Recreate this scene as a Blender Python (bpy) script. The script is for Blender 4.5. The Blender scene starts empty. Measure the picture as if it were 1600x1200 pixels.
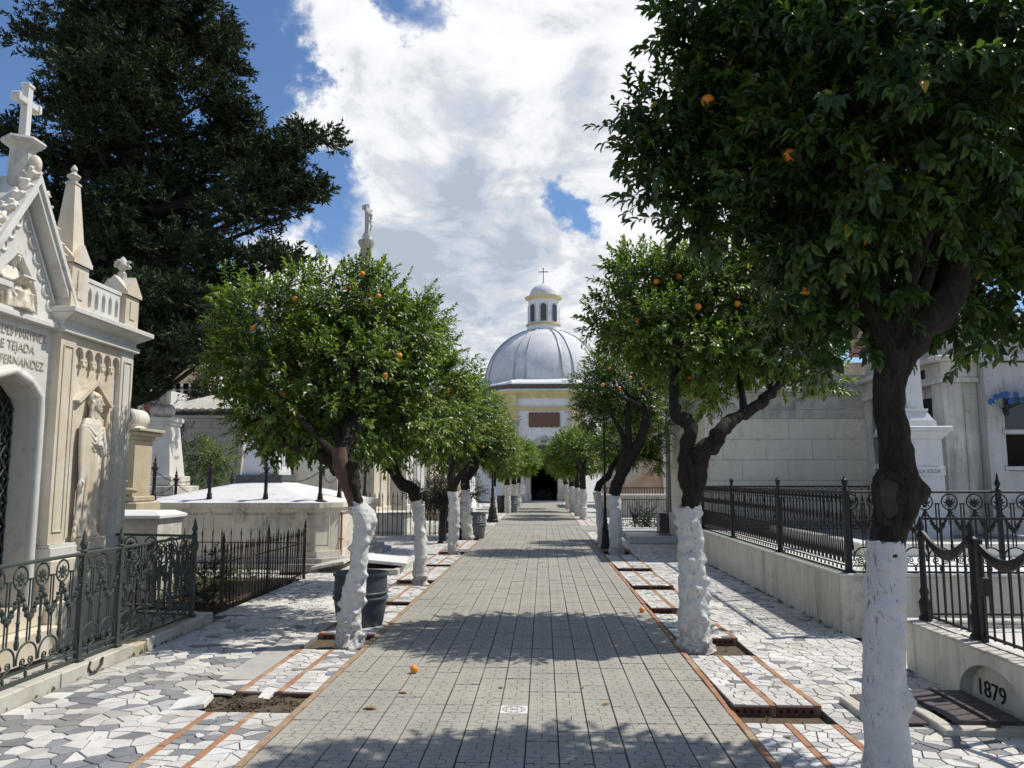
import bpy, bmesh, math, random
import numpy as np
from mathutils import Vector, Matrix, noise
rnd = random.Random(7)
nrg = np.random.default_rng(11)
R = math.radians
SC = bpy.context.scene
COL = SC.collection

# ------------------------------------------------------------------ camera
FPX = 1244.0; EYE = 1.65
PITCH = math.atan(150/FPX); YAW = math.atan(49*math.cos(PITCH)/FPX)
cd = bpy.data.cameras.new('camera'); cam = bpy.data.objects.new('camera', cd); COL.objects.link(cam)
cd.lens = FPX/1600*36; cd.sensor_width = 36; cd.clip_start = .05; cd.clip_end = 2000
cam.location = (0, 0, EYE); cam.rotation_euler = (R(90)+PITCH, 0, YAW)
SC.camera = cam

# ------------------------------------------------------------------ sun and sky
SUN_EL = R(56.5); SUN_AZ = R(68)
sd = bpy.data.lights.new('sun', 'SUN'); sun = bpy.data.objects.new('sun', sd); COL.objects.link(sun)
sd.energy = 4.2; sd.angle = R(.55); sd.color = (1, .94, .84)
sv = Vector((math.sin(SUN_AZ)*math.cos(SUN_EL), math.cos(SUN_AZ)*math.cos(SUN_EL), math.sin(SUN_EL)))
sun.rotation_euler = sv.to_track_quat('Z', 'Y').to_euler()
SC.view_settings.view_transform = 'Standard'; SC.view_settings.look = 'None'
SC.view_settings.exposure = .26; SC.view_settings.gamma = 1
w = bpy.data.worlds.new('World'); SC.world = w; w.use_nodes = True
nt = w.node_tree; nt.nodes.clear()
def N(t, **k):
    n = nt.nodes.new(t)
    for a, b in k.items():
        if a.startswith('i_'): n.inputs[a[2:].replace('_', ' ')].default_value = b
        else: setattr(n, a, b)
    return n
def LK(a, b): nt.links.new(a, b)
def math_n(op, a, b=None, clamp=False):
    n = N('ShaderNodeMath', operation=op, use_clamp=clamp)
    for i, v in enumerate((a, b)):
        if v is None: continue
        if isinstance(v, (int, float)): n.inputs[i].default_value = v
        else: LK(v, n.inputs[i])
    return n.outputs[0]
sky = N('ShaderNodeTexSky', sky_type='NISHITA', sun_disc=False, sun_elevation=SUN_EL, sun_rotation=SUN_AZ,
        air_density=1.0, dust_density=.6, ozone_density=2.0)
tc = N('ShaderNodeTexCoord')
sep = N('ShaderNodeSeparateXYZ'); LK(tc.outputs['Generated'], sep.inputs[0])
# project the view direction on a cloud deck so clouds flatten towards the horizon
zc = math_n('ADD', math_n('MAXIMUM', sep.outputs[2], 0.0), .30)
u = math_n('DIVIDE', sep.outputs[0], zc); v = math_n('DIVIDE', sep.outputs[1], zc)
cmb = N('ShaderNodeCombineXYZ'); LK(u, cmb.inputs[0]); LK(v, cmb.inputs[1]); LK(sep.outputs[2], cmb.inputs[2])
def cloud_noise(off, scale, detail=9, rough=.56, dist=.25):
    mp = N('ShaderNodeMapping'); LK(cmb.outputs[0], mp.inputs[0]); mp.inputs['Location'].default_value = off
    t = N('ShaderNodeTexNoise'); t.inputs['Scale'].default_value = scale; t.inputs['Detail'].default_value = detail
    t.inputs['Roughness'].default_value = rough; t.inputs['Distortion'].default_value = dist
    LK(mp.outputs[0], t.inputs[0]); return t.outputs[0]
CO = (3.2, 1.15, .4)
_F = Vector((-math.sin(YAW)*math.cos(PITCH), math.cos(YAW)*math.cos(PITCH), math.sin(PITCH)))
_R = Vector((math.cos(YAW), math.sin(YAW), 0)); _U = _R.cross(_F)
def ray(x, y): return _F + _R*((x-800)/FPX) - _U*((y-600)/FPX)
wn1 = N('ShaderNodeTexNoise'); wn1.inputs['Scale'].default_value = 5.0; wn1.inputs['Detail'].default_value = 7; wn1.inputs['Roughness'].default_value = .62; LK(tc.outputs['Generated'], wn1.inputs[0])
wv = N('ShaderNodeVectorMath', operation='SUBTRACT'); LK(wn1.outputs['Color'], wv.inputs[0]); wv.inputs[1].default_value = (.5, .5, .5)
ws = N('ShaderNodeVectorMath', operation='SCALE'); LK(wv.outputs[0], ws.inputs[0]); ws.inputs['Scale'].default_value = .34
wa = N('ShaderNodeVectorMath', operation='ADD'); LK(ws.outputs[0], wa.inputs[0]); LK(tc.outputs['Generated'], wa.inputs[1])
wdn = N('ShaderNodeVectorMath', operation='NORMALIZE'); LK(wa.outputs[0], wdn.inputs[0])
def bump_sum(lst):
    """soft spots of the sky: where the clouds of that day were banked up, open or thick"""
    acc = None
    for x, y, deg, wt in lst:
        d = ray(x, y).normalized(); dt = N('ShaderNodeVectorMath', operation='DOT_PRODUCT'); LK(wdn.outputs[0], dt.inputs[0]); dt.inputs[1].default_value = d
        mr = N('ShaderNodeMapRange', interpolation_type='SMOOTHSTEP'); LK(dt.outputs['Value'], mr.inputs[0])
        mr.inputs[1].default_value = math.cos(R(deg)); mr.inputs[2].default_value = 1.0; mr.inputs[3].default_value = 0; mr.inputs[4].default_value = wt
        acc = mr.outputs[0] if acc is None else math_n('ADD', acc, mr.outputs[0])
    return acc
d0 = cloud_noise(CO, 2.1, 11, .60, .35)
d1 = cloud_noise((CO[0]-.10, CO[1]-.05, CO[2]+.12), 2.1, 4, .55, .35)
d0s = cloud_noise(CO, 2.1, 4, .55, .35)
big = cloud_noise((7.7, 3.1, 0), .62, 2, .5, 0)
spots = bump_sum([(760, 130, 22, .27), (570, 90, 11, .09), (960, 200, 18, .16), (580, 400, 11, .09), (960, 370, 12, .10), (740, 530, 9, .14), (392, 150, 4, .16), (880, 450, 18, .16), (480, 370, 8, .12), (620, 560, 12, .10),
                  (20, 60, 14, -.30), (400, 60, 6, -.26), (428, 190, 4, -.20), (690, 15, 5, -.34), (848, 306, 4.3, -.42), (925, 294, 4.2, -.34), (660, 20, 4, -.2), (500, 335, 5, -.34), (1000, 130, 4, -.2), (330, 620, 7, -.2), (1300, 300, 16, -.1), (250, 200, 12, -.15)])
dens = math_n('ADD', math_n('ADD', d0, spots), math_n('MULTIPLY', math_n('SUBTRACT', big, .5), .35))
cr = N('ShaderNodeMapRange', interpolation_type='SMOOTHSTEP'); LK(dens, cr.inputs[0])
cr.inputs[1].default_value = .45; cr.inputs[2].default_value = .64
gsp = bump_sum([(650, 280, 11, .30), (790, 335, 8, .16), (790, 430, 15, .34), (700, 480, 8, .12), (600, 450, 9, .25), (700, 590, 7, .2), (960, 60, 8, .10), (540, 60, 11, -.22), (700, 110, 12, -.22), (890, 110, 11, -.2), (1000, 330, 9, -.16), (730, 520, 6, -.3), (910, 370, 7, -.35), (480, 370, 6, -.2)])
fine = cloud_noise((1.3, 8.2, 2.0), 4.6, 9, .60, .5)
sh = math_n('SUBTRACT', d1, d0s)
f2 = cloud_noise((1.3+.05, 8.2-.03, 2.06), 4.6, 9, .60, .5)     # relief of the small billows towards the sun
rel_ = math_n('ADD', math_n('MULTIPLY', math_n('SUBTRACT', f2, fine), 4.2), math_n('MULTIPLY', sh, 1.3))
tot = math_n('ADD', math_n('ADD', math_n('ADD', rel_, math_n('MULTIPLY', math_n('SUBTRACT', fine, .5), .9)), math_n('MULTIPLY', math_n('SUBTRACT', d0, .5), 1.0)), gsp)
lit = N('ShaderNodeMapRange'); LK(tot, lit.inputs[0]); lit.inputs[1].default_value = -.55; lit.inputs[2].default_value = .86
cc = N('ShaderNodeValToRGB'); LK(lit.outputs[0], cc.inputs[0]); el = cc.color_ramp.elements
for k_, (p_, c_) in enumerate(((0.0, (.80, .805, .82)), (.30, (.72, .735, .765)), (.55, (.56, .585, .63)), (.78, (.47, .52, .60)), (1.0, (.38, .43, .51)))):
    if k_ > 1: el.new(p_)
el[0].position = 0.0; el[-1].position = 1.0
for k_, (p_, c_) in enumerate(((0.0, (.80, .805, .82)), (.30, (.72, .735, .765)), (.55, (.56, .585, .63)), (.78, (.47, .52, .60)), (1.0, (.38, .43, .51)))):
    el[k_].position = p_; el[k_].color = (*c_, 1)
cs_ = N('ShaderNodeMixRGB', blend_type='MULTIPLY'); cs_.inputs[0].default_value = 1; LK(cc.outputs[0], cs_.inputs[1]); cs_.inputs[2].default_value = (8.6, 8.6, 8.6, 1)
skc = N('ShaderNodeMixRGB', blend_type='MULTIPLY'); skc.inputs[0].default_value = 1
LK(sky.outputs[0], skc.inputs[1]); skc.inputs[2].default_value = (.64, .77, .92, 1)
mx = N('ShaderNodeMixRGB'); LK(cr.outputs[0], mx.inputs[0]); LK(skc.outputs[0], mx.inputs[1]); LK(cs_.outputs[0], mx.inputs[2])
bg = N('ShaderNodeBackground'); bg.inputs[1].default_value = .12; LK(mx.outputs[0], bg.inputs[0])
wo = N('ShaderNodeOutputWorld'); LK(bg.outputs[0], wo.inputs[0])

# ------------------------------------------------------------------ pixel -> place helpers (photo 1600x1200)
_F = Vector((-math.sin(YAW)*math.cos(PITCH), math.cos(YAW)*math.cos(PITCH), math.sin(PITCH)))
_R = Vector((math.cos(YAW), math.sin(YAW), 0)); _U = _R.cross(_F)
def ray(x, y): return _F + _R*((x-800)/FPX) - _U*((y-600)/FPX)
def PY(x, y, Y): r = ray(x, y); return Vector((0, 0, EYE)) + r*(Y/r.y)
def GZ(x, y, z=0): r = ray(x, y); return Vector((0, 0, EYE)) + r*((z-EYE)/r.z)

# ------------------------------------------------------------------ objects, tags
def tag(o, label=None, cat=None, group=None, kind=None):
    if label: o['label'] = label
    if cat: o['category'] = cat
    if group: o['group'] = group
    if kind: o['kind'] = kind
    return o
def thing(name, label, cat, loc=(0, 0, 0), group=None, rz=0):
    o = bpy.data.objects.new(name, None); COL.objects.link(o); o.location = loc; o.rotation_euler = (0, 0, rz)
    o.empty_display_size = .1
    return tag(o, label, cat, group)
def rootloc(o):
    l = Vector((0, 0, 0))
    while o is not None: l += o.location; o = o.parent
    return l
def link(name, me, parent=None, loc=None):
    o = bpy.data.objects.new(name, me); COL.objects.link(o)
    if parent: o.parent = parent
    if loc is not None: o.location = loc
    return o
def copy_tree(o, parent=None):
    c = o.copy(); COL.objects.link(c); c.parent = parent
    for ch in [q for q in o.children]: copy_tree(ch, c)
    return c

class MB:
    def __init__(s): s.v = []; s.f = []
    def add(s, vs, fs, M=None):
        b = len(s.v)
        if M is not None: vs = [M @ Vector(q) for q in vs]
        s.v += [tuple(q) for q in vs]; s.f += [tuple(i+b for i in f) for f in fs]; return s
    def box(s, x0, x1, y0, y1, z0, z1, M=None, bev=0):
        if bev > 0:
            b = bev
            pts = []
            for z, q in ((z0, b), (z0+b, 0), (z1-b, 0), (z1, b)):
                pts.append([(x0+q+ (0 if q else 0), y0+q, z), (x1-q, y0+q, z), (x1-q, y1-q, z), (x0+q, y1-q, z)])
            vs = [p for r in pts for p in r]
            fs = [(3, 2, 1, 0), (12, 13, 14, 15)]
            for k in range(3):
                for j in range(4):
                    fs.append((k*4+j, k*4+(j+1) % 4, (k+1)*4+(j+1) % 4, (k+1)*4+j))
            return s.add(vs, fs, M)
        vs = [(x0, y0, z0), (x1, y0, z0), (x1, y1, z0), (x0, y1, z0), (x0, y0, z1), (x1, y0, z1), (x1, y1, z1), (x0, y1, z1)]
        return s.add(vs, [(3, 2, 1, 0), (4, 5, 6, 7), (0, 1, 5, 4), (1, 2, 6, 5), (2, 3, 7, 6), (3, 0, 4, 7)], M)
    def lathe(s, prof, n=16, c=(0, 0), M=None, sq=1, rot=0, arc=1.0):
        vs = []; fs = []
        for r, z in prof:
            for k in range(n):
                a = rot + 2*math.pi*k/n*arc
                vs.append((c[0]+r*math.cos(a), c[1]+r*math.sin(a)*sq, z))
        m = len(prof)
        for i in range(m-1):
            for k in range(n):
                k2 = (k+1) % n
                fs.append((i*n+k, i*n+k2, (i+1)*n+k2, (i+1)*n+k))
        fs.append(tuple(range(n-1, -1, -1))); fs.append(tuple((m-1)*n+k for k in range(n)))
        return s.add(vs, fs, M)
    def frus(s, x, y, w0, d0, z0, w1, d1, z1, M=None):
        vs = [(x-w0/2, y-d0/2, z0), (x+w0/2, y-d0/2, z0), (x+w0/2, y+d0/2, z0), (x-w0/2, y+d0/2, z0),
              (x-w1/2, y-d1/2, z1), (x+w1/2, y-d1/2, z1), (x+w1/2, y+d1/2, z1), (x-w1/2, y+d1/2, z1)]
        return s.add(vs, [(3, 2, 1, 0), (4, 5, 6, 7), (0, 1, 5, 4), (1, 2, 6, 5), (2, 3, 7, 6), (3, 0, 4, 7)], M)
    def tube(s, pts, r, n=6, M=None, close=False):
        pts = [Vector(p) for p in pts]; m = len(pts)
        rr = r if isinstance(r, (list, tuple)) else [r]*m
        vs = []; fs = []; up = None
        for i, p in enumerate(pts):
            if close: d = pts[(i+1) % m]-pts[i-1]
            else: d = pts[min(i+1, m-1)]-pts[max(i-1, 0)]
            if d.length < 1e-9: d = Vector((0, 0, 1))
            d.normalize()
            if up is None:
                up = Vector((0, 0, 1)) if abs(d.z) < .9 else Vector((1, 0, 0))
            a = d.cross(up)
            if a.length < 1e-6: a = d.orthogonal()
            a.normalize(); b = a.cross(d); up = b
            for k in range(n):
                t = 2*math.pi*k/n
                vs.append(p+a*(rr[i]*math.cos(t))+b*(rr[i]*math.sin(t)))
        for i in range(m if close else m-1):
            j = (i+1) % m
            for k in range(n):
                fs.append((i*n+k, i*n+(k+1) % n, j*n+(k+1) % n, j*n+k))
        if not close:
            fs.append(tuple(range(n-1, -1, -1))); fs.append(tuple((m-1)*n+k for k in range(n)))
        return s.add(vs, fs, M)
    def prism(s, poly, a0, a1, M=None):
        """poly in (x,z) extruded along y from a0 to a1"""
        n = len(poly); vs = [(p[0], a0, p[1]) for p in poly]+[(p[0], a1, p[1]) for p in poly]
        fs = [tuple(range(n)), tuple(range(2*n-1, n-1, -1))]
        for i in range(n):
            j = (i+1) % n; fs.append((j, i, n+i, n+j))
        return s.add(vs, fs, M)
    def ell(s, c, r, nu=12, nv=8, M=None):
        vs = []; fs = []
        for i in range(nv+1):
            t = math.pi*i/nv
            for k in range(nu):
                p = 2*math.pi*k/nu
                vs.append((c[0]+r[0]*math.sin(t)*math.cos(p), c[1]+r[1]*math.sin(t)*math.sin(p), c[2]+r[2]*math.cos(t)))
        for i in range(nv):
            for k in range(nu):
                k2 = (k+1) % nu
                fs.append((i*nu+k, (i+1)*nu+k, (i+1)*nu+k2, i*nu+k2))
        return s.add(vs, fs, M)
    def mesh(s, name, mat, off=None, smooth=False, recalc=True):
        me = bpy.data.meshes.new(name)
        vs = s.v if off is None else [(a-off[0], b-off[1], c-off[2]) for a, b, c in s.v]
        me.from_pydata(vs, [], s.f)
        if recalc:
            bm = bmesh.new(); bm.from_mesh(me)
            bmesh.ops.remove_doubles(bm, verts=bm.verts, dist=1e-6) if smooth else None
            bmesh.ops.recalc_face_normals(bm, faces=bm.faces); bm.to_mesh(me); bm.free()
        if mat: me.materials.append(mat)
        if smooth:
            me.polygons.foreach_set('use_smooth', [True]*len(me.polygons))
            try: me.set_sharp_from_angle(angle=R(42))
            except Exception: pass
        me.update(); return me
    def build(s, name, mat, parent=None, smooth=False, recalc=True):
        """vertices are in world coordinates; the object hangs at its root's place"""
        off = rootloc(parent) if parent else None
        return link(name, s.mesh(name, mat, off, smooth, recalc), parent)

def tint(me, cols):
    """per-vertex colour attribute (the stone's or leaf's own colour)"""
    at = me.color_attributes.new('tint', 'FLOAT_COLOR', 'POINT')
    at.data.foreach_set('color', np.asarray(cols, dtype=np.float32).ravel())

# ------------------------------------------------------------------ materials
class MatB:
    def __init__(s, name):
        s.m = bpy.data.materials.new(name); s.m.use_nodes = True; s.t = s.m.node_tree; s.t.nodes.clear()
        s.out = s.t.nodes.new('ShaderNodeOutputMaterial'); s.b = s.t.nodes.new('ShaderNodeBsdfPrincipled')
        s.t.links.new(s.b.outputs[0], s.out.inputs[0]); s._tc = None
    def n(s, t, **k):
        q = s.t.nodes.new(t)
        for a, b in k.items(): setattr(q, a, b)
        return q
    def l(s, a, b): s.t.links.new(a, b)
    def pos(s, obj=False):
        if obj:
            return s.n('ShaderNodeTexCoord').outputs['Object']
        if s._tc is None: s._tc = s.n('ShaderNodeNewGeometry').outputs['Position']
        return s._tc
    def mapv(s, v, sc=(1, 1, 1), loc=(0, 0, 0), rot=(0, 0, 0)):
        q = s.n('ShaderNodeMapping'); s.l(v, q.inputs[0]); q.inputs['Scale'].default_value = sc
        q.inputs['Location'].default_value = loc; q.inputs['Rotation'].default_value = rot; return q.outputs[0]
    def noise(s, v, scale, detail=5, rough=.6, dist=0):
        q = s.n('ShaderNodeTexNoise'); s.l(v, q.inputs[0]); q.inputs['Scale'].default_value = scale
        q.inputs['Detail'].default_value = detail; q.inputs['Roughness'].default_value = rough; q.inputs['Distortion'].default_value = dist
        return q.outputs[0]
    def ramp(s, f, stops):
        q = s.n('ShaderNodeValToRGB'); s.l(f, q.inputs[0]); e = q.color_ramp.elements
        while len(e) < len(stops): e.new(.5)
        for i, (p, c) in enumerate(stops):
            e[i].position = p; e[i].color = (c, c, c, 1) if isinstance(c, (int, float)) else (*c, 1)
        return q.outputs[0]
    def mix(s, f, a, b, bt='MIX'):
        q = s.n('ShaderNodeMixRGB', blend_type=bt)
        for i, x in enumerate((f, a, b)):
            if isinstance(x, (int, float)): q.inputs[i].default_value = x if i == 0 else (x, x, x, 1)
            elif isinstance(x, tuple): q.inputs[i].default_value = (*x, 1)
            else: s.l(x, q.inputs[i])
        return q.outputs[0]
    def ma(s, op, a, b=None, c=None, clamp=False):
        q = s.n('ShaderNodeMath', operation=op); q.use_clamp = clamp
        for i, x in enumerate((a, b, c)):
            if x is None: continue
            if isinstance(x, (int, float)): q.inputs[i].default_value = x
            else: s.l(x, q.inputs[i])
        return q.outputs[0]
    def col(s, x):
        if isinstance(x, tuple): s.b.inputs['Base Color'].default_value = (*x, 1)
        else: s.l(x, s.b.inputs['Base Color'])
    def rough(s, x):
        if isinstance(x, (int, float)): s.b.inputs['Roughness'].default_value = x
        else: s.l(x, s.b.inputs['Roughness'])
    def bump(s, h, strength=.4, dist=.01):
        q = s.n('ShaderNodeBump'); q.inputs['Strength'].default_value = strength; q.inputs['Distance'].default_value = dist
        s.l(h, q.inputs['Height']); s.l(q.outputs[0], s.b.inputs['Normal'])
    def spec(s, x): s.b.inputs['Specular IOR Level'].default_value = x

def stone(name, c1, c2, scale=3, rough=.6, bump=.35, bd=.006, bs=40, stain=None, stain_amt=.5, streak=True, c3=None, spec=.3):
    m = MatB(name); p = m.pos()
    n1 = m.noise(p, scale, 6, .65, .3)
    c = m.mix(m.ramp(n1, [(.32, 0.), (.68, 1.)]), c1, c2)
    if c3:
        c = m.mix(m.ramp(m.noise(m.mapv(p, (1, 1, 1), (5, 9, 2)), scale*.45, 4), [(.52, 0.), (.62, 1.)]), c, c3)
    if stain:
        sp = m.mapv(p, (7, 7, .55)) if streak else m.mapv(p, (2.2, 2.2, 2.2), (3, 1, 7))
        st = m.ramp(m.noise(sp, 1.0, 6, .7, .4), [(.48, 0.), (.72, 1.)])
        st = m.ma('MULTIPLY', st, m.ramp(m.noise(p, 1.1, 3), [(.38, .15), (.62, 1.)]))
        c = m.mix(m.ma('MULTIPLY', st, stain_amt), c, stain)
    # small dark specks of lichen and dirt
    spk = m.ramp(m.noise(p, 60, 3, .8), [(.66, 0.), (.74, 1.)])
    c = m.mix(m.ma('MULTIPLY', spk, .30), c, (.16, .15, .13))
    sz_ = m.n('ShaderNodeSeparateXYZ'); m.l(p, sz_.inputs[0])
    blot = m.ramp(m.ma('ADD', m.noise(p, 4.5, 6, .75), m.ma('MULTIPLY', m.noise(p, .8, 2), .35)), [(.74, 0.), (.86, 1.)])
    c = m.mix(m.ma('MULTIPLY', blot, .35), c, (.14, .13, .105))
    m.col(c); m.rough(rough); m.spec(spec)
    m.bump(m.ma('ADD', m.noise(p, bs, 5, .7), m.ma('MULTIPLY', m.noise(p, bs*.2, 3), 1.6)), bump, bd)
    return m.m

M = {}
M['marble'] = stone('white_marble', (.66, .65, .61), (.56, .55, .505), 2.2, .5, .2, stain=(.58, .43, .25), stain_amt=.38)
M['marble_warm'] = stone('cream_marble', (.64, .585, .48), (.55, .485, .375), 2.0, .55, .25, stain=(.55, .38, .20), stain_amt=.6, c3=(.66, .635, .575))
M['marble_white'] = stone('bright_marble', (.72, .72, .71), (.63, .63, .62), 3, .45, .15, stain=(.5, .48, .42), stain_amt=.3)
M['marble_grey'] = stone('weathered_marble', (.56, .54, .48), (.42, .40, .35), 2.6, .7, .4, stain=(.12, .11, .09), stain_amt=.8, c3=(.62, .59, .52))
M['limestone'] = stone('tan_limestone', (.50, .43, .31), (.40, .33, .22), 3, .75, .5, stain=(.2, .16, .11), stain_amt=.5)
M['ashlar'] = stone('ashlar_stone', (.82, .76, .62), (.74, .68, .54), 1.1, .55, .2, stain=(.42, .38, .30), stain_amt=.35, c3=(.72, .65, .51))
M['ashlar_dark'] = stone('stained_ashlar', (.64, .61, .53), (.50, .47, .39), 1.8, .65, .3, stain=(.12, .12, .09), stain_amt=.9)
M['plaster'] = stone('low_wall_plaster', (.66, .62, .53), (.55, .51, .42), 1.6, .75, .35, stain=(.17, .14, .10), stain_amt=.75, c3=(.60, .57, .50))
M['kerbstone'] = stone('kerb_marble', (.52, .50, .44), (.42, .40, .34), 3.2, .7, .5, stain=(.22, .17, .12), stain_amt=.6, streak=False)
M['white_paint'] = stone('white_lime_paint', (.82, .82, .80), (.76, .76, .74), 1.2, .8, .15, stain=(.45, .43, .38), stain_amt=.18)
M['yellow_paint'] = stone('yellow_ochre_paint', (.66, .57, .30), (.58, .49, .25), 1.2, .8, .2, stain=(.3, .24, .12), stain_amt=.35)
M['cornice_brown'] = stone('dark_tile_edge', (.085, .062, .052), (.16, .13, .12), 8, .8, .6)
M['zinc'] = stone('grey_dome_paint', (.64, .64, .645), (.54, .545, .555), .9, .8, .12, stain=(.26, .28, .31), stain_amt=.5, c3=(.70, .70, .70))
M['zinc_light'] = stone('dome_rib_paint', (.36, .38, .41), (.30, .32, .35), 1.5, .45, .1)
M['dark_stone'] = stone('dark_grey_granite', (.11, .115, .125), (.07, .075, .08), 20, .4, .1)
M['orange_wall'] = stone('peeling_ochre_plaster', (.50, .36, .25), (.42, .30, .21), 1.4, .9, .5, stain=(.50, .20, .06), stain_amt=.9, streak=False, c3=(.52, .47, .38))
M['soil'] = stone('bare_soil', (.15, .115, .075), (.085, .065, .045), 14, .95, 1.0, .02, 45)
M['ground_far'] = stone('pale_gravel_ground', (.42, .40, .36), (.30, .28, .25), 1.5, .9, .6)
M['cement'] = stone('cement_slab', (.42, .41, .38), (.34, .33, .31), 4, .85, .4)
M['mortar'] = stone('dark_mortar', (.135, .13, .12), (.09, .085, .08), 9, .95, .7)
M['mortar_grey'] = stone('blue_grey_marble_bed', (.21, .225, .245), (.15, .16, .175), 3.5, .55, .3)
M['terracotta'] = stone('terracotta_brick', (.37, .185, .10), (.28, .15, .09), 6, .85, .6, stain=(.2, .15, .11), stain_amt=.5, streak=False, c3=(.38, .27, .17))
M['brick_tan'] = stone('tan_edge_brick', (.34, .25, .165), (.26, .19, .125), 6, .85, .6, stain=(.34, .17, .09), stain_amt=.6, streak=False)
M['brick_red'] = stone('red_hollow_brick', (.17, .065, .048), (.10, .05, .038), 8, .85, .5)
M['limewash_shaded'] = stone('tree_shaded_limewash', (.50, .50, .49), (.40, .40, .39), 1.5, .85, .3, stain=(.20, .18, .15), stain_amt=.7)  # white limewash, greyed in its colour to carry the shade of the tree crowns
M['column_stone'] = stone('grey_green_column_shaded', (.30, .29, .255), (.23, .225, .20), 3, .75, .3)  # grey-green stone, with the shading of its side put into the colour
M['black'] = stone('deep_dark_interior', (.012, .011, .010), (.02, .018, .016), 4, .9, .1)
M['apart'] = stone('apartment_render', (.55, .43, .24), (.50, .39, .22), .2, .9, .2)
M['apart2'] = stone('apartment_white', (.62, .60, .55), (.55, .53, .49), .2, .9, .2)
M['cream_wall'] = stone('cream_striped_wall', (.76, .67, .43), (.70, .61, .38), .4, .85, .2)
M['red_band'] = stone('red_brick_band', (.34, .09, .08), (.26, .07, .06), 3, .8, .2)
M['rooftile'] = stone('red_roof_tiles', (.42, .27, .20), (.34, .20, .15), 3, .85, .4)

def simple(name, c, rough=.5, metal=0, bump=0, scale=40, spec=.4, c2=None):
    m = MatB(name)
    if c2: m.col(m.mix(m.ramp(m.noise(m.pos(), scale, 5, .7), [(.35, 0.), (.65, 1.)]), c, c2))
    else: m.col(c)
    m.rough(rough); m.b.inputs['Metallic'].default_value = metal; m.spec(spec)
    if bump: m.bump(m.noise(m.pos(), scale, 5, .7), bump, .004)
    return m.m
M['iron_black'] = simple('black_iron_paint', (.010, .010, .011), .5, 0, .35, 90, .3, (.022, .020, .019))
M['iron_green'] = simple('weathered_green_iron', (.028, .038, .034), .6, 0, .5, 70, .35, (.065, .080, .070))
M['iron_rust'] = simple('rusty_dark_iron', (.03, .024, .022), .7, 0, .5, 60, .3, (.085, .045, .028))
M['steel_plate'] = simple('dark_steel_plate', (.06, .05, .055), .55, 0, .3, 30, .4, (.10, .075, .07))
M['plastic'] = simple('dark_grey_plastic', (.045, .052, .062), .42, 0, .15, 25, .5, (.06, .068, .078))
M['plastic_grey'] = simple('grey_plastic', (.13, .145, .165), .45, 0, .1, 25, .5, (.11, .12, .14))
M['paint_mark'] = simple('white_stencil_paint', (.7, .7, .7), .7)
M['plaque'] = simple('brown_ceramic_plaque', (.13, .055, .035), .45, 0, .3, 12, .5, (.21, .10, .06))
M['glass_dark'] = simple('dark_window_glass', (.03, .035, .04), .12, 0, 0, 1, .6)
M['window_white'] = simple('white_roller_shutter', (.62, .62, .60), .6)
M['letter'] = simple('carved_letter_shade', (.40, .37, .32), .8)
M['letter_dark'] = simple('dark_carved_letter', (.02, .02, .02), .8)
M['letter_grey'] = simple('grey_letter_paint', (.22, .22, .22), .8)
M['orange'] = simple('orange_peel', (.78, .22, .015), .45, 0, .5, 160, .5, (.85, .30, .02))
M['blue_flower'] = simple('blue_cloth_flower', (.035, .085, .24), .8, 0, 0, 20, .2, (.06, .15, .36))
M['awning'] = simple('red_awning', (.50, .12, .12), .8)
M['awning_o'] = simple('orange_awning', (.42, .20, .11), .8)
M['copper'] = simple('copper_pipe', (.40, .17, .08), .5, .3)
M['sign_white'] = simple('white_enamel_sign', (.75, .75, .75), .4)
M['lamp_glass'] = simple('milky_lamp_glass', (.6, .6, .58), .2)
M['dry_leaf'] = simple('dry_leaf', (.35, .22, .05), .7, 0, 0, 30, .3, (.20, .12, .03))

# bark
m = MatB('dark_bark'); p = m.pos(); q = m.mapv(p, (1, 1, .28))
n1 = m.noise(q, 26, 8, .7, 1.0)
m.col(m.mix(m.ramp(n1, [(.35, 0.), (.65, 1.)]), (.016, .013, .011), (.050, .042, .034)))
m.rough(.9); m.spec(.15); m.bump(m.ma('ADD', n1, m.ma('MULTIPLY', m.noise(p, 120, 4), .3)), 1.0, .022); M['bark'] = m.m
# reddish bare wood where the bark is gone
m = MatB('red_bark'); p = m.pos(); n1 = m.noise(m.mapv(p, (1, 1, .3)), 20, 6, .7, .5)
m.col(m.mix(m.ramp(n1, [(.35, 0.), (.65, 1.)]), (.060, .032, .023), (.135, .075, .052))); m.rough(.85); m.bump(n1, .6, .01); M['bark_red'] = m.m
# whitewash on bark: thick lime, scuffed through to the bark here and there
m = MatB('whitewash'); p = m.pos()
n1 = m.noise(p, 7, 5, .6, .4); cr_ = m.ramp(m.noise(m.mapv(p, (1, 1, .38)), 30, 7, .78, .7), [(.555, 0.), (.60, 1.)]); cr_ = m.ma('MULTIPLY', cr_, m.ramp(m.noise(m.mapv(p, (1, 1, 1), (4, 7, 1)), 3.2, 4), [(.44, .0), (.60, 1.)]))
base = m.mix(m.ramp(n1, [(.35, 0.), (.7, 1.)]), (.67, .66, .63), (.58, .565, .53))
sepz = m.n('ShaderNodeSeparateXYZ'); m.l(p, sepz.inputs[0])
low = m.ramp(m.ma('ADD', sepz.outputs[2], m.ma('MULTIPLY', m.noise(p, 14, 4), .22)), [(.20, 1.), (.52, 0.)])
dirt = m.ma('MULTIPLY', m.ramp(m.noise(p, 30, 5, .7), [(.46, 0.), (.58, 1.)]), low)
base = m.mix(m.ma('MULTIPLY', cr_, .75), base, (.14, .125, .105))
base = m.mix(m.ma('MULTIPLY', dirt, .75), base, (.30, .26, .20))
m.col(base); m.rough(.85); m.spec(.2)
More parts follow.
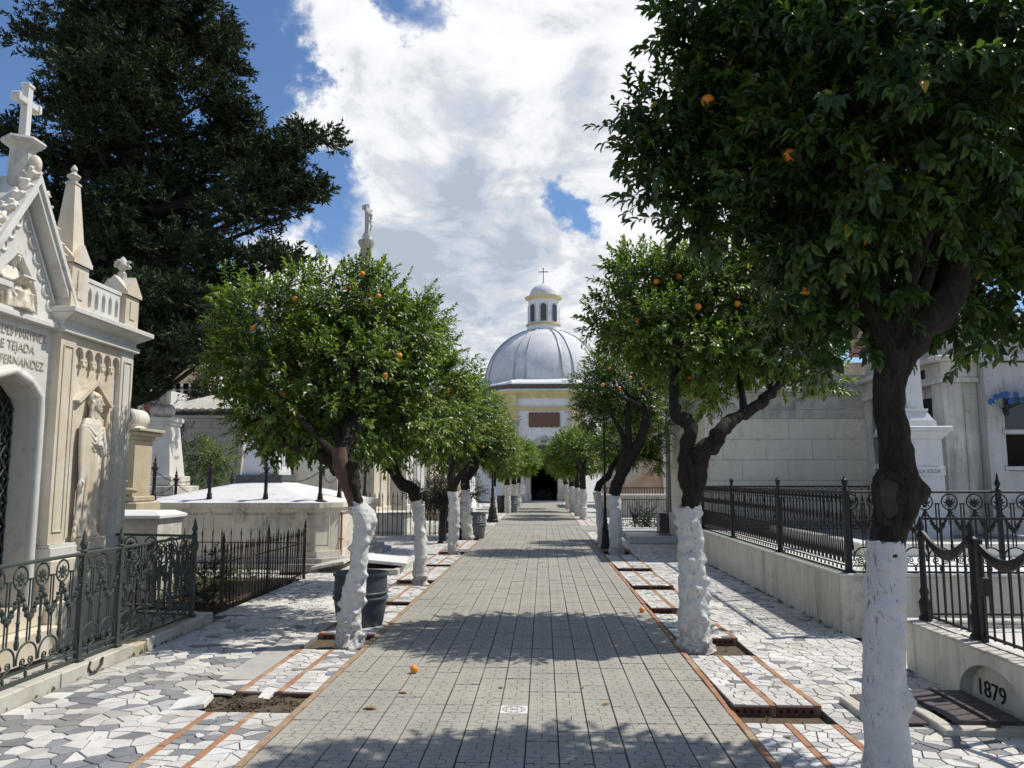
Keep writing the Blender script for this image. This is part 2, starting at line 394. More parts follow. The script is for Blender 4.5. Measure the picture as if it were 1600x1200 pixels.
m.bump(m.ma('ADD', m.noise(p, 48, 6, .7), m.ma('MULTIPLY', m.noise(p, 13, 4), 1.5)), .75, .014); M['lime'] = m.m

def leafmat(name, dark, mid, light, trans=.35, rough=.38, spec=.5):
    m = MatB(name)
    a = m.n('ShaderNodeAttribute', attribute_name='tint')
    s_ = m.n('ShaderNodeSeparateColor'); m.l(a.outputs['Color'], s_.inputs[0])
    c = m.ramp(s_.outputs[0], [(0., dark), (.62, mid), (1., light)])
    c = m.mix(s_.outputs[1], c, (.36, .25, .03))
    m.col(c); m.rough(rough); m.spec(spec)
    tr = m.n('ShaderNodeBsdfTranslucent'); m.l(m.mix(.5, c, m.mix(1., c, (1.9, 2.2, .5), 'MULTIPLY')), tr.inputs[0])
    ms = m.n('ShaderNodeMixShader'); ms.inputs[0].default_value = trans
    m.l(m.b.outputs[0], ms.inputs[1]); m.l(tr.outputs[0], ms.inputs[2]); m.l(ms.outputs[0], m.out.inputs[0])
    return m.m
M['cut_wood'] = stone('weathered_cut_wood', (.060, .052, .042), (.032, .028, .023), 18, .9, .8, stain=(.03, .025, .02), stain_amt=.8)
M['leaf'] = leafmat('orange_tree_leaf', (.034, .068, .014), (.080, .138, .022), (.24, .31, .06))
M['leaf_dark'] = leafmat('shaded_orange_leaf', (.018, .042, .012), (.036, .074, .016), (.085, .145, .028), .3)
M['leaf_bright'] = leafmat('young_leaf', (.045, .088, .014), (.095, .155, .024), (.19, .26, .045), .4)
M['needle'] = leafmat('cypress_foliage', (.016, .025, .012), (.042, .060, .026), (.085, .115, .05), .08, .7, .2)
M['grey_leaf'] = leafmat('dusty_dark_leaf', (.018, .026, .020), (.035, .048, .035), (.07, .085, .06), .1, .6, .3)

# ================================================================== PAVING
PX0, PX1 = -1.75, 1.31; TW = (PX1-PX0)/15; TL = .2
# path tile: circle and cross grooves of the 20 cm cement tile
m = MatB('cement_path_tile'); p = m.pos(); s_ = m.n('ShaderNodeSeparateXYZ'); m.l(p, s_.inputs[0])
fu = m.ma('FRACT', m.ma('DIVIDE', m.ma('SUBTRACT', s_.outputs[0], PX0-TW*10), TW)); fv = m.ma('FRACT', m.ma('DIVIDE', m.ma('ADD', s_.outputs[1], 10), TL))
du = m.ma('ABSOLUTE', m.ma('SUBTRACT', fu, .5)); dv = m.ma('ABSOLUTE', m.ma('SUBTRACT', fv, .5))
rr = m.ma('SQRT', m.ma('ADD', m.ma('MULTIPLY', du, du), m.ma('MULTIPLY', dv, dv)))
def band(x, c, wd): return m.ma('LESS_THAN', m.ma('ABSOLUTE', m.ma('SUBTRACT', x, c)), wd)
ring = band(rr, .235, .014); outc = m.ma('GREATER_THAN', rr, .235)
cross1 = m.ma('MULTIPLY', m.ma('LESS_THAN', dv, .013), outc); cross2 = m.ma('MULTIPLY', m.ma('LESS_THAN', du, .014), outc)
joint = m.ma('GREATER_THAN', dv, .486); jl = m.ma('GREATER_THAN', du, .478)
wear = m.ramp(m.noise(p, 3.2, 6, .7), [(.34, .30), (.54, .95)])
g1 = m.ma('MAXIMUM', m.ma('MAXIMUM', ring, cross2), m.ma('MULTIPLY', m.ma('MAXIMUM', cross1, joint), .95))
gm = m.ma('MAXIMUM', m.ma('MULTIPLY', g1, wear), m.ma('MULTIPLY', jl, .9))
at_ = m.n('ShaderNodeObjectInfo')
wn = m.n('ShaderNodeTexWhiteNoise'); wn.noise_dimensions = '2D'
cb = m.n('ShaderNodeCombineXYZ')
m.l(m.ma('FLOOR', m.ma('DIVIDE', m.ma('SUBTRACT', s_.outputs[0], PX0-TW*10), TW)), cb.inputs[0]); m.l(m.ma('FLOOR', m.ma('DIVIDE', m.ma('ADD', s_.outputs[1], 10), TL)), cb.inputs[1])
m.l(cb.outputs[0], wn.inputs[0])
c = m.mix(m.ramp(m.noise(p, .9, 6, .65), [(.3, 0.), (.7, 1.)]), (.36, .345, .30), (.28, .27, .24))
c = m.mix(m.ma('MULTIPLY', wn.outputs[0], .28), c, (.26, .25, .22))
c = m.mix(m.ma('MULTIPLY', m.ramp(m.noise(p, 95, 4, .8), [(.5, 0.), (.75, 1.)]), .4), c, (.17, .165, .145))
c = m.mix(m.ma('MULTIPLY', m.ramp(m.noise(m.mapv(p, (1.6, .5, 1)), 1.3, 6, .75), [(.56, 0.), (.72, 1.)]), .35), c, (.16, .15, .125))
c = m.mix(m.ma('MULTIPLY', m.ramp(m.noise(m.mapv(p, (1, 1, 1), (9, 4, 0)), 5.5, 6, .7), [(.60, 0.), (.70, 1.)]), .45), c, (.15, .14, .12))
c = m.mix(m.ma('MULTIPLY', gm, .92), c, (.055, .05, .04))
m.col(c); m.rough(.8); m.spec(.25)
m.bump(m.ma('SUBTRACT', m.ma('MULTIPLY', m.noise(p, 120, 4, .7), .35), gm), .55, .003); M['tile'] = m.m
# broken marble pieces: own colour in 'tint'
m = MatB('broken_marble'); p = m.pos(); a = m.n('ShaderNodeAttribute', attribute_name='tint')
c = m.mix(m.ma('MULTIPLY', m.ramp(m.noise(p, 9, 6, .7, .6), [(.5, 0.), (.72, 1.)]), .35), a.outputs['Color'], (.40, .385, .35))
c = m.mix(m.ma('MULTIPLY', m.ramp(m.noise(p, 2.2, 5, .7), [(.5, 0.), (.68, 1.)]), .4), c, (.34, .32, .27))
c = m.mix(m.ma('MULTIPLY', m.ramp(m.noise(p, 70, 3, .8), [(.62, 0.), (.72, 1.)]), .35), c, (.16, .14, .11))
c = m.mix(m.ma('MULTIPLY', m.ramp(m.noise(m.mapv(p, (1, 1, 1), (2, 8, 0)), .9, 6, .7), [(.42, 0.), (.66, 1.)]), .42), c, (.27, .25, .205))
c = m.mix(m.ma('MULTIPLY', m.ramp(m.noise(p, 26, 6, .8, .8), [(.57, 0.), (.66, 1.)]), .35), c, (.22, .19, .15))
m.col(c); m.rough(.62); m.spec(.25); m.bump(m.noise(p, 45, 4), .3, .006); M['pave'] = m.m
# the same paving where single pieces are too far away to tell apart
m = MatB('broken_marble_far'); p = m.pos()
v1 = m.n('ShaderNodeTexVoronoi', feature='DISTANCE_TO_EDGE'); v1.inputs['Scale'].default_value = 7.6; m.l(p, v1.inputs[0])
v2 = m.n('ShaderNodeTexVoronoi'); v2.inputs['Scale'].default_value = 7.6; m.l(p, v2.inputs[0])
sc_ = m.n('ShaderNodeSeparateColor'); m.l(v2.outputs['Color'], sc_.inputs[0])
c = m.ramp(sc_.outputs[0], [(0., (.30, .31, .33)), (.12, (.34, .35, .36)), (.16, (.54, .53, .50)), (1., (.64, .63, .60))])
c = m.mix(m.ramp(v1.outputs['Distance'], [(.02, 1.), (.06, 0.)]), c, (.13, .125, .115))
c = m.mix(m.ma('MULTIPLY', m.ramp(m.noise(p, 1.2, 5, .7), [(.45, 0.), (.7, 1.)]), .5), c, (.38, .36, .31))
m.col(c); m.rough(.65); m.bump(v1.outputs['Distance'], .3, .01); M['pave_far'] = m.m

def clip(poly, nx, ny, d):
    out = []; n = len(poly)
    for i in range(n):
        a, b = poly[i], poly[(i+1) % n]
        da = a[0]*nx+a[1]*ny-d; db = b[0]*nx+b[1]*ny-d
        if da <= 0: out.append(a)
        if (da < 0) != (db < 0) and abs(da-db) > 1e-12:
            t = da/(da-db); out.append((a[0]+(b[0]-a[0])*t, a[1]+(b[1]-a[1])*t))
    return out
def cells(x0, x1, y0, y1, s, rn, jw=.009, jit=.44, asp=1.0):
    nx = max(1, round((x1-x0)/s)); ny = max(1, round((y1-y0)/(s*asp)))
    sx = (x1-x0)/nx; sy = (y1-y0)/ny
    P = {(i, j): (x0+(i+.5+rn.uniform(-jit, jit))*sx, y0+(j+.5+rn.uniform(-jit, jit))*sy) for i in range(nx) for j in range(ny)}
    out = []
    for (i, j), c in P.items():
        poly = [(x0, y0), (x1, y0), (x1, y1), (x0, y1)]
        poly = [(max(x0, c[0]-2*sx) if q[0] == x0 else min(x1, c[0]+2*sx), max(y0, c[1]-2*sy) if q[1] == y0 else min(y1, c[1]+2*sy)) for q in poly]
        for di in (-2, -1, 0, 1, 2):
            for dj in (-2, -1, 0, 1, 2):
                o = P.get((i+di, j+dj))
                if o is None or (di == 0 and dj == 0): continue
                ex, ey = o[0]-c[0], o[1]-c[1]; l = math.hypot(ex, ey)
                if l < 1e-6: continue
                ex /= l; ey /= l
                poly = clip(poly, ex, ey, ex*(c[0]+o[0])/2+ey*(c[1]+o[1])/2-jw/2)
                if len(poly) < 3: break
            if len(poly) < 3: break
        if len(poly) >= 3:
            ar = abs(sum(poly[k][0]*poly[(k+1) % len(poly)][1]-poly[(k+1) % len(poly)][0]*poly[k][1] for k in range(len(poly))))/2
            if ar > (s*s)*.06: out.append(poly)
    return out
def marble_col(cx, cy, rn, grey_f):
    g = grey_f(cx, cy)
    if rn.random() < g:
        b = rn.uniform(.15, .24); return (b*.93, b*.99, b*1.1)
    if rn.random() < .10:
        b = rn.uniform(.34, .45); return (b, b*.99, b*.97)
    b = rn.uniform(.50, .66); return (b, b*rn.uniform(.96, .99), b*rn.uniform(.90, .96))
def slab_piece(poly, z, th, rn, bev=.003):
    n = len(poly); cx = sum(p[0] for p in poly)/n; cy = sum(p[1] for p in poly)/n
    tx, ty = rn.uniform(-.012, .012), rn.uniform(-.012, .012)
    def zz(p): return z+(p[0]-cx)*tx+(p[1]-cy)*ty
    sk = rn.uniform(.93, .98); top = [(cx+(p[0]-cx)*sk, cy+(p[1]-cy)*sk, zz(p)) for p in poly]
    mid = [(p[0], p[1], zz(p)-bev) for p in poly]; bot = [(p[0], p[1], z-th) for p in poly]
    fs = [tuple(range(n))]
    for k in range(n):
        j = (k+1) % n
        fs.append((k, n+k, n+j, j)); fs.append((n+k, 2*n+k, 2*n+j, n+j))
    return top+mid+bot, fs
def crazy(parent, rects, s, grey_f, zf, nind, rn, th=.016, name='stone', jw=.009, asp=1.0, skip=None, cam_far=99):
    """broken marble laid in a bed; the nearest pieces single objects, the rest one mesh"""
    al = []
    for (x0, x1, y0, y1) in rects: al += cells(x0, x1, y0, y1, s, rn, jw, .44, asp)
    if skip: al = [p for p in al if not skip(sum(q[0] for q in p)/len(p), sum(q[1] for q in p)/len(p))]
    def vis(p):
        cy = sum(q[1] for q in p)/len(p); cx = sum(q[0] for q in p)/len(p)
        d = math.hypot(cx, cy)
        inv = cy > 4.4 and abs(cx+.04*cy) < cy*.70
        return d if inv else d+100
    al.sort(key=vis)
    off = rootloc(parent)
    rest = MB(); cols = []
    for k, poly in enumerate(al):
        cx = sum(q[0] for q in poly)/len(poly); cy = sum(q[1] for q in poly)/len(poly)
        z = zf(cx, cy)+rn.uniform(-.0025, .0025)
        c = marble_col(cx, cy, rn, grey_f)
        vs, fs = slab_piece(poly, z, th, rn)
        if k < nind:
            b = MB(); b.add(vs, fs)
            me = b.mesh(name, M['pave'], (cx, cy, z), recalc=False); tint(me, [(*c, 1)]*len(vs))
            link(name, me, parent, (cx-off.x, cy-off.y, z-off.z))
        else:
            rest.add(vs, fs); cols += [(*c, 1)]*len(vs)
    if rest.v:
        me = rest.mesh('laid_stones', M['pave'], off, recalc=False); tint(me, cols)
        tag(link('laid_stones', me, parent), kind='stuff')

# bare ground reaching the horizon
b = MB(); b.add([(-600, -40, -.10), (600, -40, -.10), (600, 900, -.10), (-600, 900, -.10)], [(0, 1, 2, 3)])
tag(b.build('ground', M['ground_far']), kind='structure')
b = MB(); b.add([(-4.2, .0, -.047), (3.3, .0, -.047), (3.3, 60, -.047), (-4.2, 60, -.047)], [(0, 1, 2, 3)])
tag(b.build('soil', M['soil']), kind='structure')

# the path
b = MB(); b.box(PX0, PX1, -4, 30, -.09, -.011); b.box(PX0, PX1, 30.002, 59.3, -.09, -.001)
path = tag(b.build('path', M['tile']), kind='structure')
tm = MB(); g = .0035
tm.add([(-TW/2+g+.002, -TL/2+.001, 0), (TW/2-g-.002, -TL/2+.001, 0), (TW/2-g-.002, TL/2-.001, 0), (-TW/2+g+.002, TL/2-.001, 0),
        (-TW/2+g, -TL/2+.0004, -.003), (TW/2-g, -TL/2+.0004, -.003), (TW/2-g, TL/2-.0004, -.003), (-TW/2+g, TL/2-.0004, -.003),
        (-TW/2+g, -TL/2+.0004, -.013), (TW/2-g, -TL/2+.0004, -.013), (TW/2-g, TL/2-.0004, -.013), (-TW/2+g, TL/2-.0004, -.013)],
       [(0, 1, 2, 3), (4, 5, 1, 0), (5, 6, 2, 1), (6, 7, 3, 2), (7, 4, 0, 3), (8, 9, 5, 4), (9, 10, 6, 5), (10, 11, 7, 6), (11, 8, 4, 7)])
tme = tm.mesh('tile', M['tile'])
rest = MB(); cnt = 0
for j in range(-2, 126):
    y = 4.3+(j+.5)*TL
    if y > 29.8: continue
    for i in range(15):
        x = PX0+(i+.5)*TW+(.0022*math.sin(i*2.1+y*1.7)); z = rnd.uniform(-.0022, .0022)+.004*noise.noise(Vector((x*.9, y*.7, 2)))
        if i == 7 and j == 8: continue
        if 0 <= j and cnt < 298 and (j > 1 or 3 < i < 13):
            o = link('tile', tme, path, (x, y, z)); o.rotation_euler = (rnd.gauss(0, .004), rnd.gauss(0, .004), rnd.gauss(0, .003)); cnt += 1
        else: rest.add(tm.v, tm.f, Matrix.Translation((x, y, z)))
tag(rest.build('laid_tiles', M['tile'], path, recalc=False), kind='stuff')
# little white maker's tile let into the path
lx, ly = PX0+7.5*TW, 4.3+8.5*TL
mt = thing('maker_tile', 'white square tile with a brown oval emblem let into the grey path', 'tile', (lx, ly, 0))
b = MB(); b.box(lx-.097, lx+.097, ly-.097, ly+.097, -.013, .001); b.build('tile_face', M['marble_white'], mt)
b = MB()
def flat_ring(b, cx, cy, rx, ry, w_, z, n=28):
    vs = [(cx+(rx+s2*w_)*math.cos(2*math.pi*k/n), cy+(ry+s2*w_)*math.sin(2*math.pi*k/n), z) for k in range(n) for s2 in (0, 1)]
    b.add(vs, [(2*k, 2*k+1, (2*k+3) % (2*n), (2*k+2) % (2*n)) for k in range(n)])
flat_ring(b, lx, ly, .078, .078, .006, .0022); flat_ring(b, lx, ly, .055, .055, .004, .0022)
for k in range(10):
    a = 2*math.pi*k/10; flat_ring(b, lx+.067*math.cos(a), ly+.067*math.sin(a), .003, .004, .004, .0022, 8)
for dx in (-.026, -.012, .002, .016, .028): b.box(lx+dx-.003, lx+dx+.003, ly-.026, ly+.026, .0015, .0024)
b.box(lx-.03, lx+.032, ly-.003, ly+.003, .0012, .0026)
b.build('emblem', M['plaque'], mt)

# planting strips on both sides of the path: brick lines, marble between, open pits
PR = [(5.74, 6.06), (7.86, 8.55), (10.22, 10.48), (12.4, 12.66), (14.85, 15.1), (18.1, 18.7), (20.9, 21.4)]
PL = [(5.86, 6.42), (7.98, 8.72), (10.75, 11.0), (12.72, 13.35), (15.5, 15.8), (17.9, 18.6), (22.2, 22.8)]
STR = (('R', 1.315, 1.365, 1.63, 1.675, 1.945, 1.995, PR), ('L', -1.755, -1.805, -2.055, -2.10, -2.37, -2.42, PL))
GR = {'R': lambda x, y: .07, 'L': lambda x, y: .12 if y > 8.8 else (.16 if y > 6.3 else .38)}
for side, a0, a1, b0, b1, c0, c1, pits in STR:
    st = tag(thing('kerb_strip', None, None, (0, 0, 0)), kind='structure')
    segs = []; y = 2.4
    for p0, p1 in pits: segs.append((y, p0)); y = p1
    segs.append((y, 25.8)); segs.append((29.5, 59))
    def tilt(y0, y1, yy): return (.036 if side == 'R' else .016)*(1-(yy-y0)/(y1-y0))**1.5 if y1-y0 < 4 and y0 > 6.52 or side == 'R' and y0 > 5 and y1-y0 < 4 else 0
    # edging brick next to the path runs through, pits or not
    em = M['terracotta'] if side == 'R' else M['brick_tan']
    bm_ = MB(); bm_.box(min(0, a1-a0)+.0, max(0, a1-a0), -.118, .118, -.09, .0, bev=.004)
    bme = bm_.mesh('brick', em); rest = MB(); yy = 2.5
    while yy < 59:
        if not (25.8 < yy < 29.5):
            Tm = Matrix.Translation((a0+rnd.uniform(-.003, .003), yy, .003+rnd.uniform(-.004, .004))) @ Matrix.Rotation(rnd.gauss(0, .01), 4, 'Z')
            if 4.3 < yy < 16: o = link('brick', bme, st); o.matrix_local = Tm
            else: rest.add(bm_.v, bm_.f, Tm)
        yy += .24
    tag(rest.build('far_bricks', em, st), kind='stuff')
    for (q0, q1) in ((b0, b1), (c0, c1)):
        bm_ = MB(); bm_.box(min(0, q1-q0), max(0, q1-q0), -.12, .12, -.09, 0, bev=.004); bme = bm_.mesh('brick', M['terracotta']); rest = MB()
        for (y0, y1) in segs:
            n = max(1, round((y1-y0)/.245)); ln = (y1-y0)/n
            for k in range(n):
                yc = y0+(k+.5)*ln
                Tm = Matrix.Translation((q0+rnd.uniform(-.004, .004), yc, tilt(y0, y1, yc)+.002+rnd.uniform(-.003, .003))) @ Matrix.Scale(ln/.245, 4, (0, 1, 0))
                if 4.3 < yc < 13: o = link('brick', bme, st); o.matrix_local = Tm
                else: rest.add(bm_.v, bm_.f, Tm)
            if q0 == c0 and y1 < 22:      # outer line bridges the pits
                pass
        tag(rest.build('far_bricks', M['terracotta'], st), kind='stuff')
    # beds
    bed = MB()
    for (y0, y1) in segs:
        for (x0, x1) in ((a1, b0), (b1, c0)):
            xa, xb = min(x0, x1), max(x0, x1)
            n = 6; vs = []
            for k in range(n+1):
                yk = y0+(y1-y0)*k/n; z = tilt(y0, y1, yk)-.008
                vs += [(xa, yk, z), (xb, yk, z), (xa, yk, -.092), (xb, yk, -.092)]
            fs = [(0, 2, 3, 1), (4*n, 4*n+1, 4*n+3, 4*n+2)]
            for k in range(n):
                i = 4*k; fs += [(i, i+1, i+5, i+4), (i, i+4, i+6, i+2), (i+1, i+3, i+7, i+5)]
            bed.add(vs, fs)
    bed.build('mortar_bed', M['mortar'] if side == 'R' else M['mortar_grey'], st)
    # hollow bricks that close the near end of each lifted slab
    fb = MB(); hb = MB(); n_ = 0
    for (y0, y1) in segs[1:-1]:
        z1 = tilt(y0, y1, y0)-.010
        for (x0, x1) in ((a1, b0), (b1, c0)):
            xa, xb = min(x0, x1), max(x0, x1)
            f = MB(); f.box(xa+.002, xb-.002, y0-.012, y0+.02, -.088, z1, bev=.003)
            f.build('brick', M['brick_red'], st)
            for k in range(5):
                xk = xa+(k+.5)*(xb-xa)/5; hb.box(xk-.012, xk+.012, y0-.0135, y0-.011, z1-.045, z1-.022)
    hb.build('brick_holes', M['black'], st)
    # marble between the brick lines
    rects = [(min(x0, x1)+.004, max(x0, x1)-.004, y0+.006, y1-.004) for (y0, y1) in segs if y1 < 27 for (x0, x1) in ((a1, b0), (b1, c0))]
    def zf(x, y, segs=segs, tilt=tilt):
        for (y0, y1) in segs:
            if y0 <= y <= y1: return tilt(y0, y1, y)+.001
        return 0
    crazy(st, [r for r in rects if r[2] < 18], .098, GR[side], zf, 298, rnd, jw=.009)
    fr = MB()
    for r in rects:
        if r[3] > 18:
            y0 = max(r[2], 18); fr.box(r[0], r[1], y0, r[3], -.05, 0.003)
    for (x0, x1) in ((a1, b0), (b1, c0)): fr.box(min(x0, x1), max(x0, x1), 29.5, 59, -.05, .003)
    fr.build('far_marble', M['pave_far'], st)

# side pavements
def grey_left(x, y):
    n = noise.noise(Vector((x*1.3, y*1.3, 3)))
    if y < 6.6: return .42+n*.7
    if y < 8.2: return .20+n*.5
    return .08+n*.2
def hole_left(x, y):     # broken patch where the paving has come up
    return ((x+2.44)/.24)**2+((y-6.12)/.30)**2 < 1+.35*noise.noise(Vector((x*9, y*9, 0)))
pvl = tag(thing('pavement', None, None, (0, 0, 0)), kind='structure')
b = MB(); b.box(-3.86, -2.80, 2.4, 9.9, -.09, -.007); b.box(-2.80, -2.424, 2.4, 5.78, -.09, -.0075); b.box(-2.80, -2.424, 6.48, 9.9, -.09, -.0075)
b.box(-4.06, -2.424, 9.9, 13.6, -.09, -.007); b.box(-4.2, -2.424, 13.6, 17, -.09, -.007)
b.build('mortar_bed', M['mortar_grey'], pvl)
b = MB(); b.box(-30, -2.424, 17.002, 25.8, -.09, 0.001); b.box(-30, -2.424, 29.5, 59, -.09, 0.001); b.box(-30, -4.9, 9.9, 17, -.09, -.004); b.build('far_marble', M['pave_far'], pvl)
slab_strip = lambda x, y: (-2.74 < x < -2.42 and 6.75 < y < 8.3)
crazy(pvl, [(-3.85, -2.43, 2.8, 9.95)], .142, grey_left, lambda x, y: .001, 299, rnd, jw=.010, asp=.95,
      skip=lambda x, y: hole_left(x, y) or slab_strip(x, y))
pvl2 = tag(thing('pavement', None, None, (0, 9.95, 0)), kind='structure')
crazy(pvl2, [(-4.05, -2.43, 9.96, 13.55), (-4.2, -2.43, 13.56, 17)], .12, lambda x, y: .07, lambda x, y: .001, 299, rnd, jw=.011)
b = MB(); b.box(-2.72, -2.428, 6.78, 8.28, -.05, .003, bev=.003); b.build('cement_slab', M['cement'], pvl)
pvr = tag(thing('pavement', None, None, (0, 0, 0)), kind='structure')
b = MB(); b.box(1.999, 3.26, 2.2, 17, -.09, -.007); b.build('mortar_bed', M['mortar'], pvr)
crazy(pvr, [(2.0, 3.25, 2.8, 17)], .118, lambda x, y: .06 if y > 6.6 else .14, lambda x, y: .001, 299, rnd, jw=.008,
      skip=lambda x, y: x > 2.72 and y < 6.16 and y > 5.52)
b = MB(); b.box(1.999, 40, 17.002, 25.8, -.09, .001); b.box(1.999, 40, 29.5, 59, -.09, .001); b.box(3.27, 40, 9.3, 17, -.09, -.004)
b.build('far_marble', M['pave_far'], pvr)
b = MB(); b.box(-30, PX0-.002, 25.802, 29.498, -.09, -.002); b.box(PX1+.002, 40, 25.802, 29.498, -.09, -.002); tag(b.build('cross_path', M['tile']), kind='structure')

# debris in the broken patch
def debris(name, label, cx, cy, cz, poly, th, rx, ry, rz, mat='pave', col=(.74, .73, .70)):
    b = MB(); vs, fs = slab_piece(poly, 0, th, random.Random(3)); n = len(poly); fs = fs+[tuple(range(3*n-1, 2*n-1, -1))]
    b.add(vs, fs); me = b.mesh(name, M[mat]); tint(me, [(*col, 1)]*len(vs))
    o = link(name, me, None, (cx, cy, cz)); o.rotation_euler = (rx, ry, rz)
    return tag(o, label, 'broken stone', 'loose pieces of broken paving')
debris('broken_slab', 'largest white broken slab tipped up at the edge of the bare soil patch', -2.60, 5.98, .035, [(-.14, -.08), (.12, -.10), (.15, .08), (-.10, .11)], .035, .10, -.16, .2)
debris('broken_slab', 'small rectangular white tile sticking up beside the mid brick line', -2.17, 6.40, -.005, [(-.045, -.08), (.045, -.08), (.045, .08), (-.045, .08)], .03, .30, 0, -.15)
debris('broken_slab', 'ragged pink-white fragment lying flat on the bare soil', -2.33, 6.16, -.045, [(-.10, -.03), (-.02, -.07), (.10, -.03), (.06, .05), (-.04, .07)], .02, .08, .1, .4, col=(.70, .60, .53))
debris('broken_slab', 'small pale fragment nearest the camera in the bare soil patch', -2.27, 5.93, -.045, [(-.06, -.04), (.05, -.05), (.07, .03), (-.03, .05)], .02, .15, -.1, -.2, col=(.66, .60, .54))
debris('broken_slab', 'tiny grey chip between the ragged fragment and the path edge', -2.1, 6.22, -.055, [(-.03, -.02), (.03, -.03), (.02, .03)], .015, .1, -.1, -.2, col=(.5, .46, .40))
# heap of earth and crumbs
b = MB()
for k in range(900):
    a = rnd.uniform(0, 6.28); r_ = rnd.random()**.6
    x, y = -2.25+.42*r_*math.cos(a), 6.12+.34*r_*math.sin(a)
    s = rnd.uniform(.003, .012); z = -.040+.026*(1-r_)*rnd.random()+s*.4
    b.ell((x, y, z), (s*rnd.uniform(.8, 1.5), s, s*.7), 5, 3)
tag(b.build('soil_crumbs', M['soil']), kind='stuff')
b = MB(); n = 24; vs = []; fs = []
for j in range(n+1):
    for i in range(n+1):
        x = -2.82+1.04*i/n; y = 5.70+.84*j/n; e = min(i, n-i, j, n-j)/n
        vs.append((x, y, -.0462+min(1, e*5)*(.012+.028*noise.noise(Vector((x*6, y*6, 1)))+.02*noise.noise(Vector((x*19, y*19, 4))))))
for j in range(n):
    for i in range(n): q = j*(n+1)+i; fs.append((q, q+1, q+n+2, q+n+1))
b.add(vs, fs); tag(b.build('soil_patch', M['soil'], smooth=True), kind='structure')

# ================================================================== TREES
def smooth_path(pts, rad, step):
    """Catmull-Rom through the points"""
    P = [Vector(p) for p in pts]; out = []; ro = []
    for i in range(len(P)-1):
        p0 = P[max(i-1, 0)]; p1 = P[i]; p2 = P[i+1]; p3 = P[min(i+2, len(P)-1)]
        n = max(2, int((p2-p1).length/step))
        for k in range(n):
            t = k/n; t2 = t*t; t3 = t2*t
            out.append(.5*((2*p1)+(p2-p0)*t+(2*p0-5*p1+4*p2-p3)*t2+(3*p1-p0-3*p2+p3)*t3)); ro.append(rad[i]+(rad[i+1]-rad[i])*t)
    out.append(P[-1]); ro.append(rad[-1]); return out, ro
def trunk_mesh(name, pts, rad, mat, parent, amp=.12, knob=.0, seg=18, step=.03, freq=9, seed=0, ragged_top=0, ragged_bot=0, knobs=()):
    ps, rs = smooth_path(pts, rad, step); m_ = len(ps); b = MB(); vs = []; fs = []; up = None
    for i, p in enumerate(ps):
        d = (ps[min(i+1, m_-1)]-ps[max(i-1, 0)]).normalized()
        if up is None: up = Vector((0, 1, .01))
        a = d.cross(up)
        if a.length < .05: a = d.cross(Vector((1, 0, 0)))
        a.normalize(); c = a.cross(d).normalized(); up = c if c.dot(up) > 0 else -c
        up = c
        for k in range(seg):
            t = 2*math.pi*k/seg; o = a*math.cos(t)+c*math.sin(t)
            q = p+o*rs[i]
            h = noise.noise(Vector((q.x*freq, q.y*freq, q.z*freq*.55+seed)))*amp*1.5 + noise.noise(Vector((q.x*freq*3, q.y*freq*3, q.z*freq*2+seed)))*amp*.5
            if knob:
                kn = noise.noise(Vector((q.x*11+seed, q.y*11, q.z*11)))
                h += knob*max(0, kn-.12)*2.4
                kn2 = noise.noise(Vector((q.x*26+seed, q.y*26, q.z*26))); h += knob*.30*max(0, kn2-.02)
            rr_ = rs[i]*(1+h)
            q = p+o*rr_
            for (kp, kr, kh) in knobs:
                dd = (q-Vector(kp)).length
                if dd < kr: q = q+o*kh*(math.cos(math.pi*dd/kr)*.5+.5)
            if ragged_top and i >= m_-2: q = q+d*(noise.noise(Vector((math.cos(t)*3.5, math.sin(t)*3.5, seed)))+.5*noise.noise(Vector((math.cos(t)*9, math.sin(t)*9, seed))))*ragged_top
            if ragged_bot and i <= 1: q = q+d*noise.noise(Vector((math.cos(t)*2, math.sin(t)*2, seed)))*ragged_bot
            vs.append(q)
    for i in range(m_-1):
        for k in range(seg): fs.append((i*seg+k, i*seg+(k+1) % seg, (i+1)*seg+(k+1) % seg, (i+1)*seg+k))
    fs.append(tuple(range(seg-1, -1, -1))); fs.append(tuple((m_-1)*seg+k for k in range(seg)))
    b.add(vs, fs); return b.build(name, mat, parent, smooth=True)

LEAF_D = (np.array([(0, 0, 0), (-.42, .33, .10), (0, .33, -.02), (.42, .33, .10), (-.36, .68, .05), (0, .68, -.07), (.36, .68, .05), (0, 1, -.22)], float),
          [(0, 3, 2), (0, 2, 1), (2, 3, 6, 5), (1, 2, 5, 4), (5, 6, 7), (4, 5, 7)])
LEAF_S = (np.array([(0, 0, 0), (-.45, .45, .10), (.45, .45, .10), (0, 1, -.15)], float), [(0, 2, 3), (0, 3, 1)])
def leaves_np(pos, dr, nr, L, W, tmpl):
    tv, tf = tmpl; N_ = len(pos)
    dr = dr/np.linalg.norm(dr, axis=1, keepdims=True)
    sd_ = np.cross(dr, nr); sd_ /= (np.linalg.norm(sd_, axis=1, keepdims=True)+1e-9); nr = np.cross(sd_, dr)
    v = (pos[:, None, :] + sd_[:, None, :]*(tv[None, :, 0:1]*(W*L)[:, None, None]) + dr[:, None, :]*(tv[None, :, 1:2]*L[:, None, None]) + nr[:, None, :]*(tv[None, :, 2:3]*L[:, None, None]))
    return v.reshape(-1, 3)
